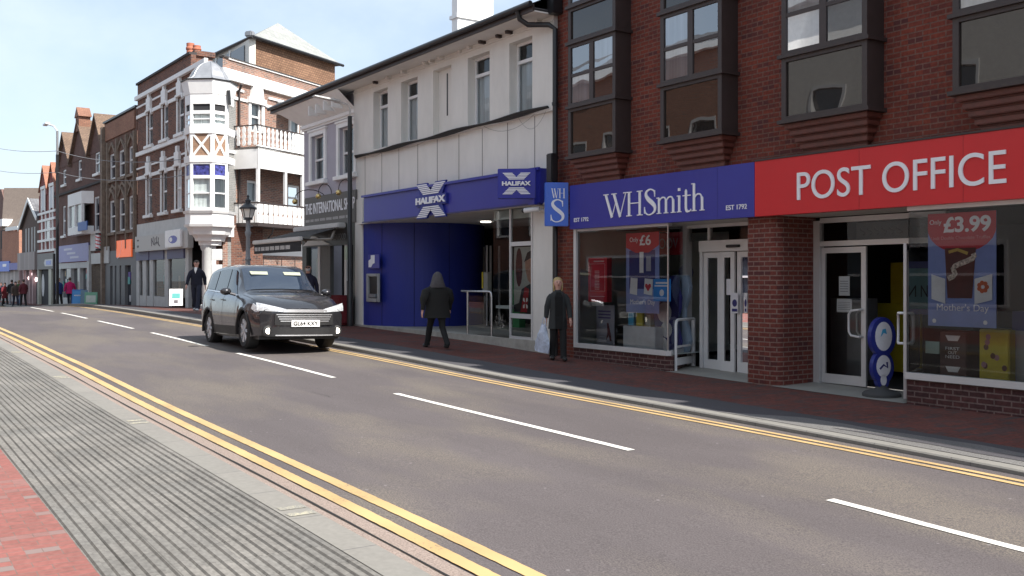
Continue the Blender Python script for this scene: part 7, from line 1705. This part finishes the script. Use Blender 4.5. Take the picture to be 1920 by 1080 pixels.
# guard rail, door notices
gr = thing('guard_rail', 'low white guard rail in front of the angled window beside the sliding doors', 'guard rail', (-13.2, 12.5, .05))
P0, P1 = Vector((-13.02, 12.16, 0)), Vector((-13.36, 13.0 - .08, 0)); G_ = Fr((P0.x + .06, P0.y), tuple(((P1 - P0).normalized())[:2])); LG = (P1 - P0).length
zg = G_.z(1290, 598)
MB(G_).tube([(0, 0, .03), (0, 0, zg - .08), (.03, 0, zg - .02), (.09, 0, zg), (LG, 0, zg)], .026, 8).build('rail', M['upvc'], gr, smooth=True)
MB(G_).box(0, LG, -.015, .015, .13, .26).build('kick_plate', M['upvc'], gr); MB(G_).box(.03, LG, -.01, .01, .44, .48).build('lower_rail', M['upvc'], gr); MB(G_).box(LG - .03, LG + .03, -.03, .03, .03, zg).build('post', M['upvc'], gr)
for (px0, px1, y0, y1, o, lb_) in ((1362, 1373, 523, 553, .07, 'white printed notice high on the middle sliding door'), (1371, 1384, 549, 587, .09, 'white notice with blue footprint symbol on the middle sliding door'), (1395, 1401, 549, 587, .06, 'white notice with blue symbol on the right sliding door')):
    a, b = D.s(px0, o), D.s(px1, o); z0, z1 = D.z(px0, y1, o), D.z(px0, y0, o); t = thing('door_notice', lb_, 'notice', D.w((a, o, z0)), 'notices on the sliding doors')
    MB(D).box(a, b, o - .004, o, z0, z1).build('sheet', WH, t)
    if y0 > 540: disc(D, (a + b) / 2, z0 + (z1 - z0) * .5, (b - a) * .34, (z1 - z0) * .18, o + .001, NV_, t, 'blue_symbol'); MB(D).box(a + .02, b - .02, o, o + .002, z0 + (z1 - z0) * .08, z0 + (z1 - z0) * .22).build('blue_strip', NV_, t)
for (px0, px1, y0, y1, lb_) in ((1573, 1593, 518, 554, 'upper white paper notice taped inside the closed glass door'), (1569, 1597, 560, 585, 'lower wide white paper notice taped inside the closed glass door')):
    o = -.03; a, b = D.s(px0, o), D.s(px1, o); z0, z1 = D.z(px0, y1, o), D.z(px0, y0, o); t = thing('door_notice', lb_, 'notice', D.w((a, o, z0)), 'paper notices on the glass door')
    MB(D).box(a, b, o - .004, o, z0, z1).build('sheet', WH, t)
    for k in range(5): MB(D).box(a + .02, b - .03, o, o + .001, z0 + (z1 - z0) * (.2 + .13 * k), z0 + (z1 - z0) * (.24 + .13 * k)).build('printed_line', mat('grey_print', (.3, .3, .34), .6), t)
s = D.s(1590, -.8); pn = thing('grey_cabinet', 'grey cabinet standing inside behind the closed glass door', 'cabinet', D.w((s, -.8, 0))); MB(D).box(s - .35, s + .35, -1.1, -.8, .02, 1.35).build('cabinet', mat('mid_grey_panel', (.25, .26, .27), .6), pn)
s = D.s(1665, -1.8); pn = thing('display_stand', 'yellow display stand in the dark doorway of the right-hand shop', 'display stand', D.w((s, -1.8, 0))); YEL = mat('yellow_card', (.55, .45, .02), .6)
MB(D).box(s - .3, s + .45, -2.1, -1.8, .1, 1.25).box(s - .02, s + .42, -2.0, -1.9, 1.25, 1.95).build('shelf_unit', YEL, pn)
# swing sign in the doorway
ss = thing('pavement_sign', 'navy pavement sign of stacked ovals on a heavy round base in the doorway', 'pavement sign', (g_at(1655, 12.35), 12.35, zb(-8.6)))
sx_, sy_ = g_at(1653, 12.35), 12.35; Fs = frame(-33.75 + 180 + 33 - 143, (sx_, sy_)) if False else frame(68, (sx_, sy_))
zz = zb(sx_) + .01
MB().lathe((sx_, sy_, zz), [(.27, 0), (.27, .04), (.24, .07), (.1, .11), (.05, .17)], 24).build('base', mat('grey_rubber', (.06, .06, .06), .8), ss, smooth=True)
def oval(rx, rz, cz_, o0, o1, nm, m, cx_=0, n=24): return MB(Fs).prism([(cx_ + rx * math.cos(2 * math.pi * k / n), cz_ + rz * math.sin(2 * math.pi * k / n)) for k in range(n)], o0, o1).build(nm, m, ss, bevel=.004)
NB = mat('navy_plastic', (.02, .03, .22), .35)
oval(.20, .285, zz + .86, -.05, .05, 'upper_oval', NB); oval(.17, .24, zz + .42, -.049, .049, 'lower_oval', NB); oval(.10, .13, zz + .24, -.048, .048, 'small_oval', NB)
oval(.135, .21, zz + .87, .05, .054, 'white_face', WH); oval(.115, .16, zz + .44, .05, .054, 'white_face', WH); oval(.05, .08, zz + .24, .05, .054, 'white_face', WH)
MB(Fs).prism([(-.05, zz + .86), (0, zz + .92), (.05, zz + .90), (.03, zz + .98), (-.02, zz + .97)], .055, .057).build('blue_mark', LB, ss); mb = MB(Fs); ribbon(mb, [(-.06, zz + .40), (.0, zz + .46), (.06, zz + .42), (.05, zz + .50)], .03, .055, .057); mb.build('dark_mark', NV_, ss)
# big Mother's Day poster in the right window
t, a, b, z0, z1 = hanging('hanging_poster', 'large periwinkle Mother\'s Day poster with a red £3.99 circle in the right window', 'poster', -.12, 1740, 1868, 398, 613, PER)
w, h = b - a, z1 - z0; F_ = -.119
MB(A).prism([(a, z1), (b, z1), (b, z1 - h * .14)] + [(a + w * .5 + w * .5 * math.cos(R(k)), z1 - h * .14 + h * .21 * math.sin(R(k))) for k in range(-10, -171, -16)] + [(a, z1 - h * .14)], F_, F_ + .002).build('red_top', RD, t)
text('£3.99', A, a + w * .24, b - w * .07, z1 - h * .175, z1 - h * .035, F_ + .003, LS, t, depth=.003, bold=.03); text('Only', A, a + w * .03, a + w * .21, z1 - h * .11, z1 - h * .055, F_ + .003, LS, t, depth=.002)
text('Lindt Double Chocolate Truffles', A, a + w * .05, b - w * .08, z1 - h * .235, z1 - h * .205, F_ + .003, mat('pale_red_print', (.62, .25, .28), .6), t, depth=.001)
MB(A).prism([(a + w * .26, z1 - h * .31), (a + w * .72, z1 - h * .31), (a + w * .66, z0 + h * .25), (a + w * .30, z0 + h * .25)], F_ + .003, F_ + .005).build('chocolate_box', mat('dark_red_brown', (.09, .018, .015), .5, var=.2), t)
mb = MB(A); ribbon(mb, [(a + w * (.68 - .40 * q / 10 + .07 * math.sin(q * .9)), z1 - h * (.36 + .022 * q)) for q in range(11)], .07, F_ + .005, F_ + .006); mb.build('truffle_swirl', mat('speckled_print', (.5, .42, .36), .6, var=.9, scale=28), t)
mb = MB(A); ribbon(mb, [(a + w * .32, z1 - h * .345), (a + w * .45, z1 - h * .325), (a + w * .6, z1 - h * .36)], .04, F_ + .005, F_ + .0065); mb.build('gold_ribbon', mat('gold_print', (.5, .35, .08), .5), t)
for u0, u1, v0, v1, tl in ((.06, .27, .22, .44, .02), (.70, .95, .22, .44, -.02)): MB(A).prism([(a + w * u0, z0 + h * (v0 + tl)), (a + w * u1, z0 + h * (v0 - tl)), (a + w * u1, z0 + h * (v1 - tl)), (a + w * u0, z0 + h * (v1 + tl))], F_ + .007, F_ + .009).build('greeting_card', WH, t)
fx_, fz_ = a + w * .82, z0 + h * .35
for k in range(7): an = R(360 / 7 * k); disc(A, fx_ + w * .055 * math.cos(an), fz_ + w * .055 * 1.0 * math.sin(an), w * .032, w * .032, F_ + .0095 + .0003 * k, mat('flower_orange', (.55, .12, .05), .6), t, 'printed_petal', n=10)
text("Mother's Day", A, a + w * .14, b - w * .10, z0 + h * .12, z0 + h * .20, F_ + .003, LS, t, depth=.002)
for u in (.1, .85): disc(A, a + w * u, z0 + h * .045, w * .03, w * .03, F_ + .003, LS, t, 'white_dot', n=12)
t, a, b, z0, z1 = hanging('hanging_poster', 'narrow teal-grey poster with navy edges behind the large poster', 'poster', -.75, 1722, 1752, 490, 590, mat('teal_grey', (.13, .24, .24), .6)); MB(A).box(a, b, -.749, -.745, z1 - .1, z1).box(a, b, -.749, -.745, z0, z0 + .08).build('navy_edge', NV_, t); text('NO', A, a + .04, a + .3, z0 + .25, z0 + .42, -.748, M['black'], t, depth=.002)
t = thing('display_box', 'brown stacked boxes printed FIRST OUT NEED in the right-hand window', 'display box', A.w((A.s(1785, -.5), -.5, .33))); a, b = A.s(1762, -.45), A.s(1812, -.45); zt_ = A.z(1785, 622, -.45)
MB(A).box(a, b, -.9, -.45, .33, zt_).build('box', mat('dark_brown_card', (.07, .025, .022), .6), t, bevel=.01)
for k, wd in enumerate(('FIRST', 'OUT', 'NEED')): text(wd, A, a + (b - a) * (.22 if k != 1 else .32), a + (b - a) * (.75 if k != 1 else .65), .33 + (zt_ - .33) * (.60 - .09 * k), .33 + (zt_ - .33) * (.665 - .09 * k), -.449, WH, t, depth=.002)
for v in (.12, .80): c = (a + b) / 2; MB(A).prism([(c - .07, .33 + (zt_ - .33) * v), (c + .07, .33 + (zt_ - .33) * v), (c + .11, .33 + (zt_ - .33) * (v + .12)), (c - .11, .33 + (zt_ - .33) * (v + .12))], -.449, -.447).build('white_cup_print', WH, t)
t = thing('display_box', 'tall yellow gift bag display with dark spots in the right-hand window', 'display box', A.w((A.s(1860, -.5), -.5, .33))); a, b = A.s(1836, -.45), A.s(1892, -.45); zt_ = A.z(1860, 618, -.45)
MB(A).box(a, b, -.85, -.45, .33, zt_).build('bag', YEL, t, bevel=.01); random.seed(8)
for k in range(9): disc(A, random.uniform(a + .06, b - .06), random.uniform(.4, zt_ - .08), .035, .04, -.449 + .0004 * k, mat('brown_spot', (.13, .05, .03), .6) if k % 2 else mat('pink_spot', (.4, .2, .22), .6), t, 'printed_spot', n=10)
t = thing('display_box', 'pale grey and blue goods display at the right edge of the window', 'display box', A.w((A.s(1910, -.6), -.6, .33))); a = A.s(1896, -.6); MB(A).box(a, a + 1.2, -1.0, -.6, .33, 1.0).build('box', mat('grey_card', (.26, .27, .28), .6), t); MB(A).box(a, a + 1.2, -.95, -.62, 1.0, 1.25).build('blue_goods', NV_, t)
t, a, b, z0, z1 = hanging('window_notice', 'pale teal card propped in the left of the right-hand window', 'notice', -.3, 1735, 1761, 640, 663, mat('pale_teal', (.25, .36, .34), .6))
t = thing('hanging_poster', 'black banner with faint script lettering above the glass doors', 'poster', D.w((-9.3, -.3, 2.3))); a, b = D.s(1606, -.3), D.s(1702, -.3); MB(D).box(a, b, -.32, -.3, 2.28, 2.55).build('banner', mat('charcoal_banner', (.07, .07, .07), .6), t)
mb = MB(D)
for k in range(6): ribbon(mb, [(a + .12 + k * .13 + .05 * math.sin(q * 1.1), 2.36 + .022 * q) for q in range(6)], .025, -.299, -.296)
mb.build('script_mark', mat('grey_script', (.02, .02, .02), .6), t)
